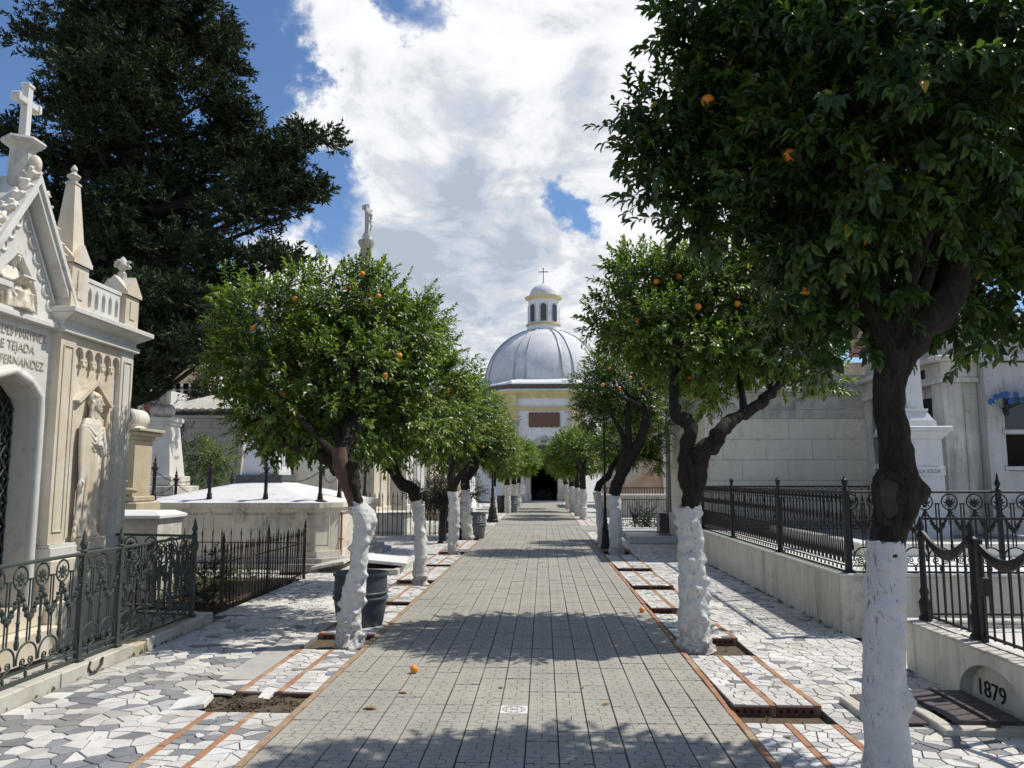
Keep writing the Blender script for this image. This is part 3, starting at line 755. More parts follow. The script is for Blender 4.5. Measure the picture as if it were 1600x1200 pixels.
def mesh_np(name, verts, tmpl, N_, mat, tints, parent, off):
    tv, tf = tmpl; nv = len(tv)
    loops = np.array([i for f in tf for i in f]); sizes = np.array([len(f) for f in tf])
    me = bpy.data.meshes.new(name)
    me.vertices.add(N_*nv); me.vertices.foreach_set('co', (verts-np.array(off)[None, :]).astype(np.float32).ravel())
    L_ = (loops[None, :]+(np.arange(N_)*nv)[:, None]).ravel()
    me.loops.add(len(L_)); me.loops.foreach_set('vertex_index', L_.astype(np.int32))
    sz = np.tile(sizes, N_); st = np.concatenate([[0], np.cumsum(sz)[:-1]])
    me.polygons.add(len(sz)); me.polygons.foreach_set('loop_start', st.astype(np.int32)); me.polygons.foreach_set('loop_total', sz.astype(np.int32))
    me.update(calc_edges=True); me.materials.append(mat)
    c = np.ones((N_, nv, 4), np.float32); c[:, :, 0] = tints[:, 0:1]; c[:, :, 1] = tints[:, 1:2]; c[:, :, 2] = 0
    at = me.color_attributes.new('tint', 'FLOAT_COLOR', 'POINT'); at.data.foreach_set('color', c.ravel())
    return link(name, me, parent)
def unit(n, g):
    v = g.normal(size=(n, 3)); return v/np.linalg.norm(v, axis=1, keepdims=True)
def crown(parent, blobs, nspr, per, L0, mat, g, detailed=True, shell=.62, droop=.35, single=0, name='foliage', tw=True, yellow=.012, width=.56, fill=.25, sprlen=None):
    """blobs: (centre, (rx,ry,rz), weight). Sprigs of leaves fill the outer shell of each blob."""
    off = rootloc(parent); cs = np.array([b_[0] for b_ in blobs], float); rs = np.array([b_[1] for b_ in blobs], float)
    wt = np.array([b_[2] if len(b_) > 2 else 1 for b_ in blobs], float)*(rs[:, 0]*rs[:, 1]*rs[:, 2])**.72; wt /= wt.sum()
    k = g.choice(len(blobs), nspr, p=wt); u_ = unit(nspr, g)
    rad = np.where(g.random(nspr) < fill, g.random(nspr)**.5, shell+(1-shell)*g.random(nspr))
    # lumps: push the surface in and out along the direction
    lump = np.array([noise.noise(Vector((float(a[0])*2.3, float(a[1])*2.3, float(a[2])*2.3+q*3.7))) for a, q in zip(u_, k)])
    c = cs[k]+u_*rs[k]*(rad*(1+.28*lump))[:, None]
    gap = np.array([noise.noise(Vector((float(a[0])*2.6, float(a[1])*2.6, float(a[2])*2.6))) for a in c])
    keep = gap > -.30+.12*g.random(nspr)
    c = c[keep]; u_ = u_[keep]; k = k[keep]; ns = len(c)
    out = u_/rs[k]; out /= np.linalg.norm(out, axis=1, keepdims=True)
    out = out+.45*unit(ns, g)+np.array([0, 0, .12]); out /= np.linalg.norm(out, axis=1, keepdims=True)
    SL = (sprlen or L0*2.4)*g.uniform(.7, 1.3, ns)
    i = np.repeat(np.arange(ns), per); t = np.tile(np.linspace(0, 1, per), ns)
    base = c[i]+out[i]*(SL[i]*t)[:, None]
    ph = g.uniform(0, 6.28, ns)[i]+np.tile(np.arange(per)*2.4, ns)
    a1 = np.cross(out, np.array([.31, .22, .92])); a1 /= np.linalg.norm(a1, axis=1, keepdims=True); a2 = np.cross(out, a1)
    side = a1[i]*np.cos(ph)[:, None]+a2[i]*np.sin(ph)[:, None]
    d = side*(1-.62*t)[:, None]+out[i]*(.35+.75*t)[:, None]+.22*unit(len(i), g)
    d[:, 2] -= droop*(1.15-t*.9)
    nr = out[i]*.8+np.array([0, 0, .8])+.25*unit(len(i), g)
    L = L0*g.uniform(.62, 1.18, len(i))*(1-.25*t); W = width*g.uniform(.8, 1.15, len(i))
    tn = np.empty((len(i), 2)); tn[:, 0] = np.clip(g.normal(.48, .2, len(i))+.22*t+ (g.random(ns)[i]-.5)*.35, 0, 1); tn[:, 1] = (g.random(len(i)) < yellow)*g.uniform(.5, 1, len(i))
    tmpl = LEAF_D if detailed else LEAF_S
    v = leaves_np(base, d, nr, L, W, tmpl); n_ = len(i)
    if single:
        dist = np.linalg.norm(base-np.array([0, 0, EYE]), axis=1); order = np.argsort(dist)
        # only those the camera can see from its side
        sel = order[:single]; rest_ = order[single:]; nv = len(tmpl[0]); vv = v.reshape(n_, nv, 3)
        for s_ in sel:
            me = bpy.data.meshes.new('leaf'); me.from_pydata([tuple(q) for q in vv[s_]-base[s_]], [], tmpl[1]); me.materials.append(mat)
            tint(me, [(tn[s_, 0], tn[s_, 1], 0, 1)]*nv)
            link('leaf', me, parent, tuple(base[s_]-np.array(off)))
        v = vv[rest_].reshape(-1, 3); tn = tn[rest_]; n_ = len(rest_)
    o = tag(mesh_np(name, v, tmpl, n_, mat, tn, parent, off), kind='stuff')
    if tw:
        b = MB()
        for q in range(ns):
            p0 = Vector(c[q]-out[q]*SL[q]*.5); p1 = Vector(c[q]+out[q]*SL[q])
            b.tube([p0, p1], [L0*.035, L0*.015], 3)
        tag(b.build('twigs', M['bark'], parent, recalc=False), kind='stuff')
    return c
def limbs(parent, fork, blobs, n, r0, g, sag=.15):
    """bare limbs running from the fork into the crown"""
    for k in range(n):
        bl = blobs[k % len(blobs)]; c = Vector(bl[0]); r = bl[1]
        e = c+Vector((g.uniform(-.6, .6)*r[0], g.uniform(-.6, .6)*r[1], g.uniform(-.1, .7)*r[2]))
        mid = fork.lerp(e, .5)+Vector((g.uniform(-.12, .12), g.uniform(-.12, .12), -sag*(e-fork).length*.3))
        trunk_mesh('limb', [fork, fork.lerp(mid, .5)+Vector((g.uniform(-.05, .05), 0, 0)), mid, e], [r0, r0*.75, r0*.5, r0*.15], M['bark'], parent, .15, 0, 8, .08, 9, k*3.1)
ORM = None
def orange_mesh():
    global ORM
    if ORM is None:
        b = MB(); b.ell((0, 0, 0), (.036, .036, .034), 14, 9); ORM = b.mesh('orange', M['orange'], smooth=True)
    return ORM
def oranges(parent, pts, grp=None):
    off = rootloc(parent)
    for p in pts: 
        o = link('orange_fruit', orange_mesh(), parent, Vector(p)-off)
def pxy(L, Y): return [PY(x, y, Y+(w_[0] if w_ else 0)) for x, y, *w_ in L]
def pblob(x, y, Y, rx, rz, ry, wt=1):
    """ellipsoid seen at pixel x,y with radii rx, rz in pixels at depth Y and ry metres deep"""
    s = Y*1.0/FPX; return (tuple(PY(x, y, Y)), (rx*s, ry, rz*s), wt)
GT = 'orange trees lining both sides of the path'
g = np.random.default_rng(5)

def pblob2(x, y, Y, rx, rz, ry, wt=1): return pblob(x, y, Y, rx, rz, ry*1.25, wt)
# --- left 1 (nearest on the left, knobbly white trunk by the big bin)
Y = 8.3
t = thing('orange_tree', 'nearest left orange tree, knobbly white trunk in front of the large grey bin', 'tree', (-1.99, Y, 0), GT)
trunk_mesh('painted_trunk', pxy([(547, 1012), (545, 985), (551, 950), (556, 915), (560, 880), (563, 850), (571, 822), (566, 800), (555, 788)], Y), [.15, .118, .105, .098, .092, .092, .095, .095, .085], M['lime'], t, .20, .42, 36, .013, 9, 2.0, ragged_top=.06)
trunk_mesh('bark_trunk', pxy([(558, 792), (549, 772), (541, 750), (533, 728), (530, 700)], Y), [.080, .074, .076, .088, .075], M['bark_red'], t, .12, .1, 20, .02, 9, 4, knobs=[])
trunk_mesh('limb', pxy([(545, 755), (520, 722, .2), (480, 700, .5), (430, 685, .9), (400, 640, 1.4)], Y), [.07, .075, .065, .05, .03], M['bark'], t, .15, .2, 14, .03)
trunk_mesh('limb', pxy([(538, 745), (540, 700, .2), (555, 650, .5), (560, 560, 1.0), (570, 470, 1.6)], Y), [.085, .09, .07, .04, .02], M['bark'], t, .15, .2, 14, .03)
trunk_mesh('limb', pxy([(563, 786), (557, 765), (550, 745, .02), (553, 720)], Y-.05), [.035, .04, .045, .05], M['bark'], t, .4, .6, 12, .015, 20)
bl = [pblob2(525, 610, Y+1.8, 150, 105, 1.0, 1.2), pblob2(450, 560, Y+1.8, 110, 90, .85), pblob2(575, 545, Y+1.8, 120, 110, .9), pblob2(410, 500, Y+1.8, 66, 62, .6), pblob2(570, 465, Y+1.8, 52, 50, .45, .9),
      pblob2(500, 480, Y+1.8, 85, 60, .7), pblob2(645, 620, Y+1.8, 72, 95, .7), pblob2(625, 520, Y+1.8, 60, 60, .55), pblob2(418, 640, Y+1.8, 42, 50, .5), pblob2(450, 670, Y+1.8, 60, 42, .5), pblob2(580, 690, Y+1.8, 90, 35, .6, .8), pblob2(372, 570, Y+1.8, 40, 50, .4)]
bl += [pblob(520, 660, Y+.8, 90, 46, .7, 1.1), pblob(590, 665, Y+.8, 70, 40, .6), pblob(450, 640, Y+1.0, 70, 50, .7), pblob(540, 590, Y+.9, 110, 60, .6)]
crown(t, bl, 4200, 14, .088, M['leaf'], g, single=290)
crown(t, [pblob2(573, 425, Y+1.8, 14, 20, .18), pblob2(505, 435, Y+1.8, 20, 22, .2), pblob2(700, 575, Y+1.8, 18, 24, .2), pblob2(360, 445, Y+1.8, 20, 14, .2)], 70, 12, .085, M['leaf_bright'], g, name='young_foliage')
limbs(t, PY(535, 722, Y), bl, 5, .045, g)
oranges(t, [PY(x, y, Y+1.8-d*1.35) for x, y, d in ((543, 450, .44), (591, 463, .40), (461, 467, .52), (555, 448, .46), (566, 428, .36), (396, 512, .50), (624, 556, .75), (602, 587, .95), (444, 616, .95))])

# --- left 2
Y = 13.0
t = thing('orange_tree', 'second orange tree on the left, slim white trunk with a crooked dark limb above', 'tree', (-2.0, Y, 0), GT)
trunk_mesh('painted_trunk', pxy([(657, 914), (656, 890), (658, 860), (655, 820), (649, 779)], Y), [.115, .10, .095, .085, .08], M['lime'], t, .14, .34, 20, .025, 9, 7.0, ragged_top=.06)
trunk_mesh('bark_trunk', pxy([(649, 783), (645, 765), (628, 755), (618, 738), (617, 712), (622, 680), (625, 640)], Y), [.088, .10, .095, .085, .08, .06, .03], M['bark'], t, .16, .2, 14, .03)
trunk_mesh('limb', pxy([(622, 745), (606, 730), (594, 718), (575, 700)], Y), [.07, .055, .04, .02], M['bark'], t, .15, .1, 10, .04)
bl = [pblob(650, 600, Y, 90, 90, 1.1), pblob(620, 530, Y, 70, 60, 1.0), pblob(690, 640, Y, 62, 78, .9), pblob(600, 660, Y, 60, 50, .8), pblob(660, 500, Y, 40, 35, .5)]
crown(t, bl, 1900, 13, .092, M['leaf'], g, detailed=False)
limbs(t, PY(622, 690, Y), bl, 5, .05, g)
oranges(t, [PY(x, y, Y-d) for x, y, d in ((626, 557, 1.0), (700, 610, .9))])
# --- left 3, 4 and the far ones: trunk base px, depth, crown blobs
def tree(label, Y, trunk, r, white_k, blobs, nspr, Lf, mat='leaf', forks=(), orng=(), shad=.0):
    t = thing('orange_tree', label, 'tree', tuple(Vector((*PY(*trunk[0][:2], Y)[:2], 0))), GT)
    P_ = pxy(trunk, Y); P_[0].z = -.03
    rr_ = [r*(1.15-.35*k/(len(P_)-1)) for k in range(len(P_))]
    trunk_mesh('painted_trunk', P_[:white_k+1], rr_[:white_k+1], M['lime'], t, .14, .32, 14, .04, 9, Y, ragged_top=.06)
    trunk_mesh('bark_trunk', P_[white_k:], rr_[white_k:], M['bark'], t, .15, .15, 10, .05, 9, Y)
    for f in forks: trunk_mesh('limb', pxy(f, Y), [r*.75]+[r*.55]*(len(f)-2)+[r*.2], M['bark'], t, .15, .1, 8, .05)
    bl_ = [pblob(b_[0], b_[1], Y, b_[2], b_[3], b_[4]) for b_ in blobs]
    crown(t, [(( b_[0][0], b_[0][1]+1.0, b_[0][2]), b_[1], b_[2]) for b_ in bl_], int(nspr*1.5), 12, Lf, M[mat], g, detailed=False, tw=Y < 25)
    limbs(t, P_[-1], bl_, 4, r*.6, g)
    oranges(t, [PY(x, y, Y-d) for x, y, d in orng])
    return t
tree('third orange tree on the left, bulbous white trunk foot beside the iron enclosure', 18.2, [(709, 866), (708, 845), (710, 800), (708, 768), (705, 745), (706, 715)], .115, 3,
     [(712, 660, 52, 62, 1.1), (738, 630, 40, 42, .9), (690, 700, 38, 38, .8)], 900, .095, forks=[[(709, 758), (720, 742), (735, 720)]], orng=[(745, 668, 1.0)])
tree('fourth orange tree on the left, in front of the grey bin marked 15', 22.5, [(731, 843), (728, 800), (728, 765), (727, 744), (738, 725)], .13, 2,
     [(750, 665, 44, 56, 1.2), (770, 690, 32, 40, 1.0), (735, 700, 34, 36, .9), (735, 620, 18, 18, .5)], 1000, .10, forks=[[(727, 746), (716, 733), (708, 715)], [(729, 748), (742, 735), (748, 716)]], orng=[(755, 698, 1.2), (762, 648, 1.2)])
tree('fifth orange tree on the left, thin trunk just behind the black lamp post', 33, [(775, 814), (773, 790), (772, 760), (773, 735)], .09, 2, [(783, 712, 28, 30, 1.1), (770, 700, 22, 26, .9)], 500, .13, 'leaf_bright')
tree('sixth orange tree on the left, between the lamp post and the farthest bins', 40.5, [(793, 802), (793, 780), (792, 758), (792, 738)], .14, 2, [(800, 715, 30, 24, 1.3), (812, 705, 20, 16, 1.0), (785, 728, 22, 18, 1.0)], 600, .14, 'leaf_bright')
tree('seventh orange tree on the left, near the white notices by the chapel', 45, [(802, 797), (802, 775), (803, 757), (802, 738)], .14, 2, [(815, 716, 24, 22, 1.3)], 420, .15, 'leaf_bright')
tree('last orange tree on the left, closest to the chapel door', 49, [(810, 793), (810, 770), (811, 755), (811, 740)], .13, 2, [(822, 722, 17, 18, 1.2)], 300, .16, 'leaf_bright')

# --- right 2
Y = 8.2
t = thing('orange_tree', 'second orange tree on the right, thick white trunk splitting into two dark crooked limbs', 'tree', (1.5, Y, 0), GT)
trunk_mesh('painted_trunk', pxy([(1088, 1018), (1087, 1000), (1085, 960), (1082, 910), (1080, 860), (1077, 820), (1076, 792)], Y), [.175, .155, .145, .135, .125, .115, .105], M['lime'], t, .12, .26, 36, .014, 9, 12.0, ragged_top=.04)
trunk_mesh('bark_trunk', pxy([(1077, 806), (1082, 770), (1088, 745), (1090, 718), (1092, 705)], Y), [.096, .100, .10, .10, .10], M['bark'], t, .14, .15, 20, .02, 9, 3)
trunk_mesh('limb', pxy([(1080, 780), (1074, 740), (1072, 705), (1080, 675), (1072, 655, .1), (1056, 648, .2), (1053, 620, .4), (1056, 580, .7), (1060, 540, 1.0), (1066, 500, 1.4)], Y), [.075, .075, .07, .07, .07, .06, .05, .05, .045, .03], M['bark'], t, .16, .3, 16, .02, 9, 8)
trunk_mesh('limb', pxy([(1090, 725), (1098, 703), (1115, 692), (1128, 672), (1146, 655, .3), (1168, 643, .45), (1190, 628, .6), (1212, 605, .85), (1232, 578, 1.1), (1245, 545, 1.5)], Y), [.10, .095, .08, .072, .065, .06, .058, .05, .035, .02], M['bark'], t, .16, .3, 16, .02, 9, 21)
trunk_mesh('limb', pxy([(1162, 646, .4), (1160, 620, .6), (1156, 590, .9), (1160, 550, 1.2)], Y), [.045, .035, .03, .02], M['bark'], t, .15, .2, 10, .03)
trunk_mesh('limb', pxy([(1200, 618), (1215, 585, .2), (1228, 560, .4)], Y+.7), [.035, .025, .015], M['bark'], t, .15, .2, 8, .03)
bl = [pblob2(1100, 480, Y+1.7, 120, 75, 1.0, 1.2), pblob2(1020, 470, Y+1.7, 85, 60, .8), pblob2(1190, 480, Y+1.7, 100, 70, .9), pblob2(1080, 430, Y+1.7, 75, 38, .7), pblob2(990, 430, Y+1.7, 45, 34, .5), pblob2(950, 500, Y+1.7, 36, 34, .4, .8), pblob2(1150, 545, Y+1.7, 100, 48, .8),
      pblob2(1240, 540, Y+1.7, 58, 58, .7), pblob2(1070, 550, Y+1.7, 70, 55, .6), pblob2(1000, 530, Y+1.7, 50, 40, .5), pblob2(1095, 615, Y+1.7, 38, 26, .35, .6), pblob2(1170, 425, Y+1.7, 50, 26, .5), pblob2(1285, 590, Y+1.7, 28, 26, .4, .7)]
bl += [pblob(1090, 560, Y+.8, 70, 45, .6), pblob(1180, 545, Y+.9, 80, 40, .6), pblob(1030, 520, Y+.9, 60, 50, .6)]
crown(t, bl, 4000, 14, .086, M['leaf'], g, single=290)
limbs(t, PY(1100, 560, Y+1.0), bl[:7], 5, .03, g)
oranges(t, [PY(x, y, Y+1.7-d*1.35) for x, y, d in ((1060, 432, .55), (1026, 440, .6), (1152, 475, .8), (1195, 438, .6), (1203, 458, .7), (1091, 479, .95), (995, 500, .6), (1077, 591, .5))])
# --- right 1, the big dark one overhanging the camera
Y = 4.08
t = thing('orange_tree', 'largest orange tree, nearest on the right, dark crown overhanging the upper right corner', 'tree', (1.61, Y, 0), GT)
trunk_mesh('painted_trunk', [Vector((1.60, 4.06, -.03)), Vector((1.60, 4.06, .12))]+pxy([(1388, 1200), (1384, 1120), (1382, 1050), (1383, 960), (1384, 900), (1384, 846)], Y), [.14, .118, .108, .098, .096, .091, .089, .089], M['lime'], t, .05, .16, 44, .012, 7, 31.3, ragged_top=.028,
           knobs=[(tuple(PY(x, y, Y-.08)), r_, h_) for x, y, r_, h_ in ((1428, 1092, .08, .05), (1424, 1010, .06, .035), (1405, 990, .07, .03), (1352, 1130, .07, .035), (1412, 940, .05, .02))])
trunk_mesh('bark_trunk', pxy([(1384, 868), (1390, 826), (1403, 790), (1406, 762), (1404, 730), (1398, 690), (1391, 650), (1390, 610), (1392, 580), (1396, 552)], Y), [.080, .084, .102, .104, .088, .076, .074, .074, .076, .085], M['bark'], t, .10, .12, 32, .014, 7, 6, ragged_bot=.018,
           knobs=[(tuple(PY(1390, 775, Y-.12)), .13, .035), (tuple(PY(1438, 768, Y)), .09, .05), (tuple(PY(1432, 700, Y)), .06, .02)])
b = MB(); c_ = PY(1388, 778, Y-.145)
b = MB(); c_ = PY(1391, 778, Y-.095)
for k in range(26):
    a_ = 2*math.pi*k/26; a2_ = 2*math.pi*(k+1)/26; f_ = 1+.10*math.sin(3*a_+1); b.ell((c_.x+.066*f_*math.cos(a_), c_.y+.012*abs(math.cos(a_)), c_.z+.118*f_*math.sin(a_)), (.024, .022, .028), 10, 7)
o_ = b.build('bark_ring', M['bark'], t, smooth=True); md_ = o_.modifiers.new('r', 'REMESH'); md_.mode = 'VOXEL'; md_.voxel_size = .007; md_.use_smooth_shade = True
b = MB(); b.ell((c_.x, c_.y+.014, c_.z), (.068, .030, .120), 24, 16); b.build('healed_cut', M['cut_wood'], t, smooth=True)
trunk_mesh('limb', pxy([(1398, 590), (1385, 545), (1372, 505), (1380, 450), (1395, 380), (1390, 300)], Y), [.080, .068, .052, .045, .04, .03], M['bark'], t, .12, .2, 18, .02)
trunk_mesh('limb', pxy([(1392, 590), (1420, 535), (1450, 500), (1478, 470), (1492, 425), (1500, 370), (1530, 300)], Y), [.072, .082, .078, .074, .07, .06, .045], M['bark'], t, .12, .2, 18, .02)
trunk_mesh('limb', pxy([(1450, 500), (1510, 440, .3), (1570, 400, .5), (1640, 340, .8)], Y), [.06, .05, .04, .02], M['bark'], t, .12, .2, 12, .03)
def mb(x, y, Yd, r, w_=1, f=(1, 1, 1)): p = PY(x, y, Yd); return (tuple(p), (r*f[0], r*f[1], r*f[2]), w_)
bl = [mb(1240, 130, 4.2, .50), mb(1180, 250, 4.2, .38), mb(1300, 280, 3.9, .48), mb(1400, 150, 3.7, .6, 1.1), mb(1420, 330, 4.2, .48), mb(1540, 120, 3.8, .62, 1.1), mb(1540, 300, 4.3, .50),
      mb(1130, 50, 4.4, .30), mb(1290, 20, 4.0, .48), mb(1330, 430, 4.2, .36), mb(1260, 370, 4.3, .32), mb(1130, 300, 4.3, .22), mb(1150, 160, 4.3, .28), mb(1500, 430, 4.4, .32), mb(1590, 430, 4.5, .36), mb(1100, 330, 4.25, .13), mb(1130, 120, 4.3, .24),
      mb(1320, 540, 4.2, .18, .8), mb(1280, 480, 4.2, .20, .8), mb(1560, 500, 4.3, .2, .7), mb(1420, -60, 4.2, .7), mb(1600, 0, 4.6, .75), mb(1250, -120, 4.6, .6), mb(1700, 250, 4.6, .6), mb(1600, 150, 5.1, .7), mb(1350, 180, 5.0, .62), mb(1400, 20, 5.3, .65), mb(1200, 150, 4.9, .4), mb(1310, 585, 4.25, .09, .8), mb(1330, 200, 5.7, .75), mb(1230, 120, 5.7, .6), mb(1450, 150, 5.9, .75), mb(1170, 200, 5.4, .42), mb(1560, 250, 5.7, .6), mb(1300, 60, 5.9, .7)]
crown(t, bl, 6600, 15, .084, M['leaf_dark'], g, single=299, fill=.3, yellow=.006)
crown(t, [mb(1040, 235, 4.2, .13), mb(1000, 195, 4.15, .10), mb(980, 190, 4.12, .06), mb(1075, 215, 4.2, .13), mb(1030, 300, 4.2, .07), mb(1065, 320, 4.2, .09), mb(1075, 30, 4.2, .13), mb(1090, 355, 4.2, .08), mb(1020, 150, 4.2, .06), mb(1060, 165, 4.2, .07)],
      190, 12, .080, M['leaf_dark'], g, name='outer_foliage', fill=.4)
limbs(t, PY(1395, 540, Y), bl[:12], 12, .05, g)
for a_ in ([(1380, 440), (1250, 330), (1140, 250), (1050, 225), (985, 195)], [(1250, 330), (1130, 310), (1050, 310), (1020, 300)], [(1250, 330), (1190, 360), (1110, 345)]):
    trunk_mesh('limb', pxy(a_, 4.2), [.035]+[.016]*(len(a_)-2)+[.004], M['bark'], t, .15, .1, 8, .04)
oranges(t, [PY(x, y, Yd) for x, y, Yd in ((1106, 158, 4.0), (1235, 243, 3.75), (1343, 378, 3.95), (1262, 452, 4.0))])
# --- right 3 and the others
Y = 18.4
tree('third orange tree on the right, dark limb leaning right over its white trunk', 18.4, [(962, 867), (962, 830), (961, 800), (960, 774), (966, 752), (976, 733), (986, 714), (1000, 690), (1008, 662), (1012, 640)], .125, 3,
     [(985, 600, 66, 62, 1.2), (935, 600, 40, 42, .9), (1010, 640, 50, 48, 1.0), (960, 560, 42, 34, .8), (925, 640, 26, 28, .7), (1030, 590, 34, 44, .8)], 1300, .095, 'leaf',
     forks=[[(976, 735), (982, 700), (982, 660), (980, 620)], [(966, 752), (975, 690), (950, 640)]], orng=[(942, 601, 1.0), (1003, 607, 1.3), (968, 606, 1.2), (985, 590, 1.3), (1028, 570, 1.0), (952, 575, .9), (1006, 602, 1.3)])
tree('slim orange tree right behind the black lamp post on the right side', 21.0, [(940, 851), (938, 810), (933, 768), (937, 756), (950, 744), (957, 728), (972, 712), (990, 705)], .085, 2,
     [(985, 690, 44, 38, 1.1), (1020, 675, 30, 30, .9), (1035, 720, 14, 16, .5), (955, 690, 24, 24, .7)], 620, .10, 'leaf_bright', orng=[(951, 662, .9), (1003, 667, 1.0)])
tree('round-crowned orange tree on the right, in front of the white chapel wall', 34, [(912, 813), (911, 790), (911, 764), (910, 740)], .15, 2, [(900, 705, 42, 32, 1.5), (925, 712, 28, 26, 1.2), (880, 712, 24, 26, 1.1), (905, 690, 28, 20, 1.0)], 900, .13, 'leaf_bright', orng=[(929, 721, 1.1)])
tree('orange tree on the right just behind the round-crowned one', 37, [(903, 808), (903, 785), (902, 762), (901, 740)], .14, 2, [(893, 712, 28, 28, 1.3)], 400, .14, 'leaf_bright')
tree('orange tree on the right, third from the chapel door', 42, [(895, 801), (894, 780), (893, 760), (893, 742)], .16, 2, [(888, 714, 26, 26, 1.3)], 380, .15, 'leaf_bright')
tree('last orange tree on the right, closest to the chapel door', 46, [(888, 797), (887, 776), (885, 757), (880, 744)], .14, 2, [(872, 720, 16, 20, 1.1)], 300, .15, 'leaf_bright')

# --- the great dark cypress on the left
t = thing('cypress_tree', 'huge dark cypress towering behind the marble mausoleum on the left', 'tree', tuple(Vector((*PY(150, 745, 22)[:2], 0))))
Yc = 22
trunk_mesh('trunk', [Vector((-12.8, Yc, -.1)), Vector((-12.6, Yc, 4)), Vector((-12.0, Yc, 9)), Vector((-12.3, Yc, 14)), Vector((-12.4, Yc, 19))], [.5, .42, .34, .24, .08], M['bark'], t, .2, 0, 16, .3, 2)
cb_ = [(75, 45, 42, 3), (150, 30, 80, 3), (240, 40, 90, 3), (310, 60, 62, 2), (355, 85, 36, 1.4), (120, 130, 75, 3), (220, 140, 105, 3), (310, 165, 70, 2.2), (355, 190, 44, 1.8),
       (8, 215, 30, 1.5), (60, 230, 45, 2), (140, 240, 80, 3), (250, 260, 115, 3), (350, 260, 70, 2.4), (420, 250, 46, 1.6), (470, 225, 36, 1.2), (505, 212, 26, 1), (440, 300, 44, 1.5), (490, 290, 26, .9),
       (390, 330, 62, 2), (455, 335, 32, 1.1), (300, 350, 95, 3), (190, 360, 95, 3), (100, 380, 60, 2), (350, 420, 74, 2.4), (430, 410, 42, 1.5), (240, 440, 90, 3), (170, 480, 60, 2.2), (300, 500, 76, 2.6),
       (380, 480, 44, 1.6), (230, 545, 56, 2.2), (290, 545, 36, 1.6), (205, 600, 28, 1.2), (330, 540, 36, 1.4), (175, -60, 95, 3), (270, -30, 62, 2.2), (80, 320, 50, 2), (400, 280, 50, 1.6)]
cbl = []
cb_ += [(135, 60, 50, .8), (140, 140, 50, .8), (150, 225, 55, .8), (200, 560, 40, 1.6), (245, 555, 32, 1.4), (190, 330, 60, .8), (185, 400, 60, .8), (190, 455, 50, .8), (265, 540, 40, 1.4), (215, 595, 24, 1.0), (215, 520, 40, 1.5), (345, 545, 24, 1.2), (280, 500, 44, 1.6), (270, 545, 40, 1.6), (310, 520, 30, 1.2), (260, 515, 36, 1.2)]
for x, y, r_, d_ in cb_:
    Yd = Yc+g.uniform(-1.6, 1.8) if y < 495 else 18.7+g.uniform(-.5, .5)
    if (x, y) in ((190, 330), (185, 400), (190, 455), (135, 60), (140, 140), (150, 225)): Yd = 20.2
    s_ = Yd/FPX
    cbl.append((tuple(PY(x, y, Yd)), (r_*s_, d_*.85, r_*s_*.95), 1))
pads = []
for (c_0, r_0, _w) in cbl:
    for q in range(9):
        u0 = unit(1, g)[0]*g.random()**.4*.8; c1 = (c_0[0]+u0[0]*r_0[0], c_0[1]+u0[1]*r_0[1], c_0[2]+u0[2]*r_0[2]); s1 = g.uniform(.34, .58)
        pads.append((c1, (r_0[0]*s1*1.15, r_0[1]*s1, r_0[2]*s1*.5), 1))
def conifer(parent, blobs, ntuft, per, Lt, mat, g, name='foliage'):
    off = rootloc(parent); cs = np.array([b_[0] for b_ in blobs]); rs = np.array([b_[1] for b_ in blobs]); wt = (rs[:, 0]*rs[:, 1]*rs[:, 2])**.62; wt /= wt.sum()
    k = g.choice(len(blobs), ntuft, p=wt); u_ = unit(ntuft, g); rad = .25+.8*g.random(ntuft)**.45
    c = cs[k]+u_*rs[k]*rad[:, None]
    gp = np.array([noise.noise(Vector((float(a[0])*.75, float(a[1])*.6, float(a[2])*.9))) + .5*noise.noise(Vector((float(a[0])*2.1, float(a[1])*1.5, float(a[2])*2.1))) for a in c])
    kp = gp > -.16; c = c[kp]; u_ = u_[kp]; ns = len(c)
    out = u_*np.array([1, 1, .35])+np.array([0, 0, .30])+.3*unit(ns, g); out /= np.linalg.norm(out, axis=1, keepdims=True)
    i = np.repeat(np.arange(ns), per); t_ = g.random(len(i))
    base = c[i]+out[i]*(t_*Lt*1.8)[:, None]+.16*Lt*unit(len(i), g)
    d = out[i]*.8+.75*unit(len(i), g); nr = unit(len(i), g)
    L = Lt*g.uniform(.5, 1.2, len(i)); W = g.uniform(.22, .4, len(i))
    tn = np.zeros((len(i), 2)); tn[:, 0] = np.clip(g.normal(.42, .18, len(i))+(g.random(ns)[i]-.5)*.4, 0, 1)
    v = leaves_np(base, d, nr, L, W, LEAF_S); return tag(mesh_np(name, v, LEAF_S, len(i), mat, tn, parent, off), kind='stuff')
conifer(t, pads, 21000, 17, .19, M['needle'], g)
for q, bb in enumerate(cbl):
    e = Vector(bb[0]); 
    if e.z > 18.5: continue
    zt = max(3.5, e.z-(abs(e.x+12.4))*.35); s0 = Vector((-12.4, Yc, min(zt, 18)))
    b = MB(); mid = s0.lerp(e, .5)+Vector((0, 0, -.3)); b.tube([s0, mid, e], [.13, .08, .03], 6); b.build('limb', M['bark'], t)

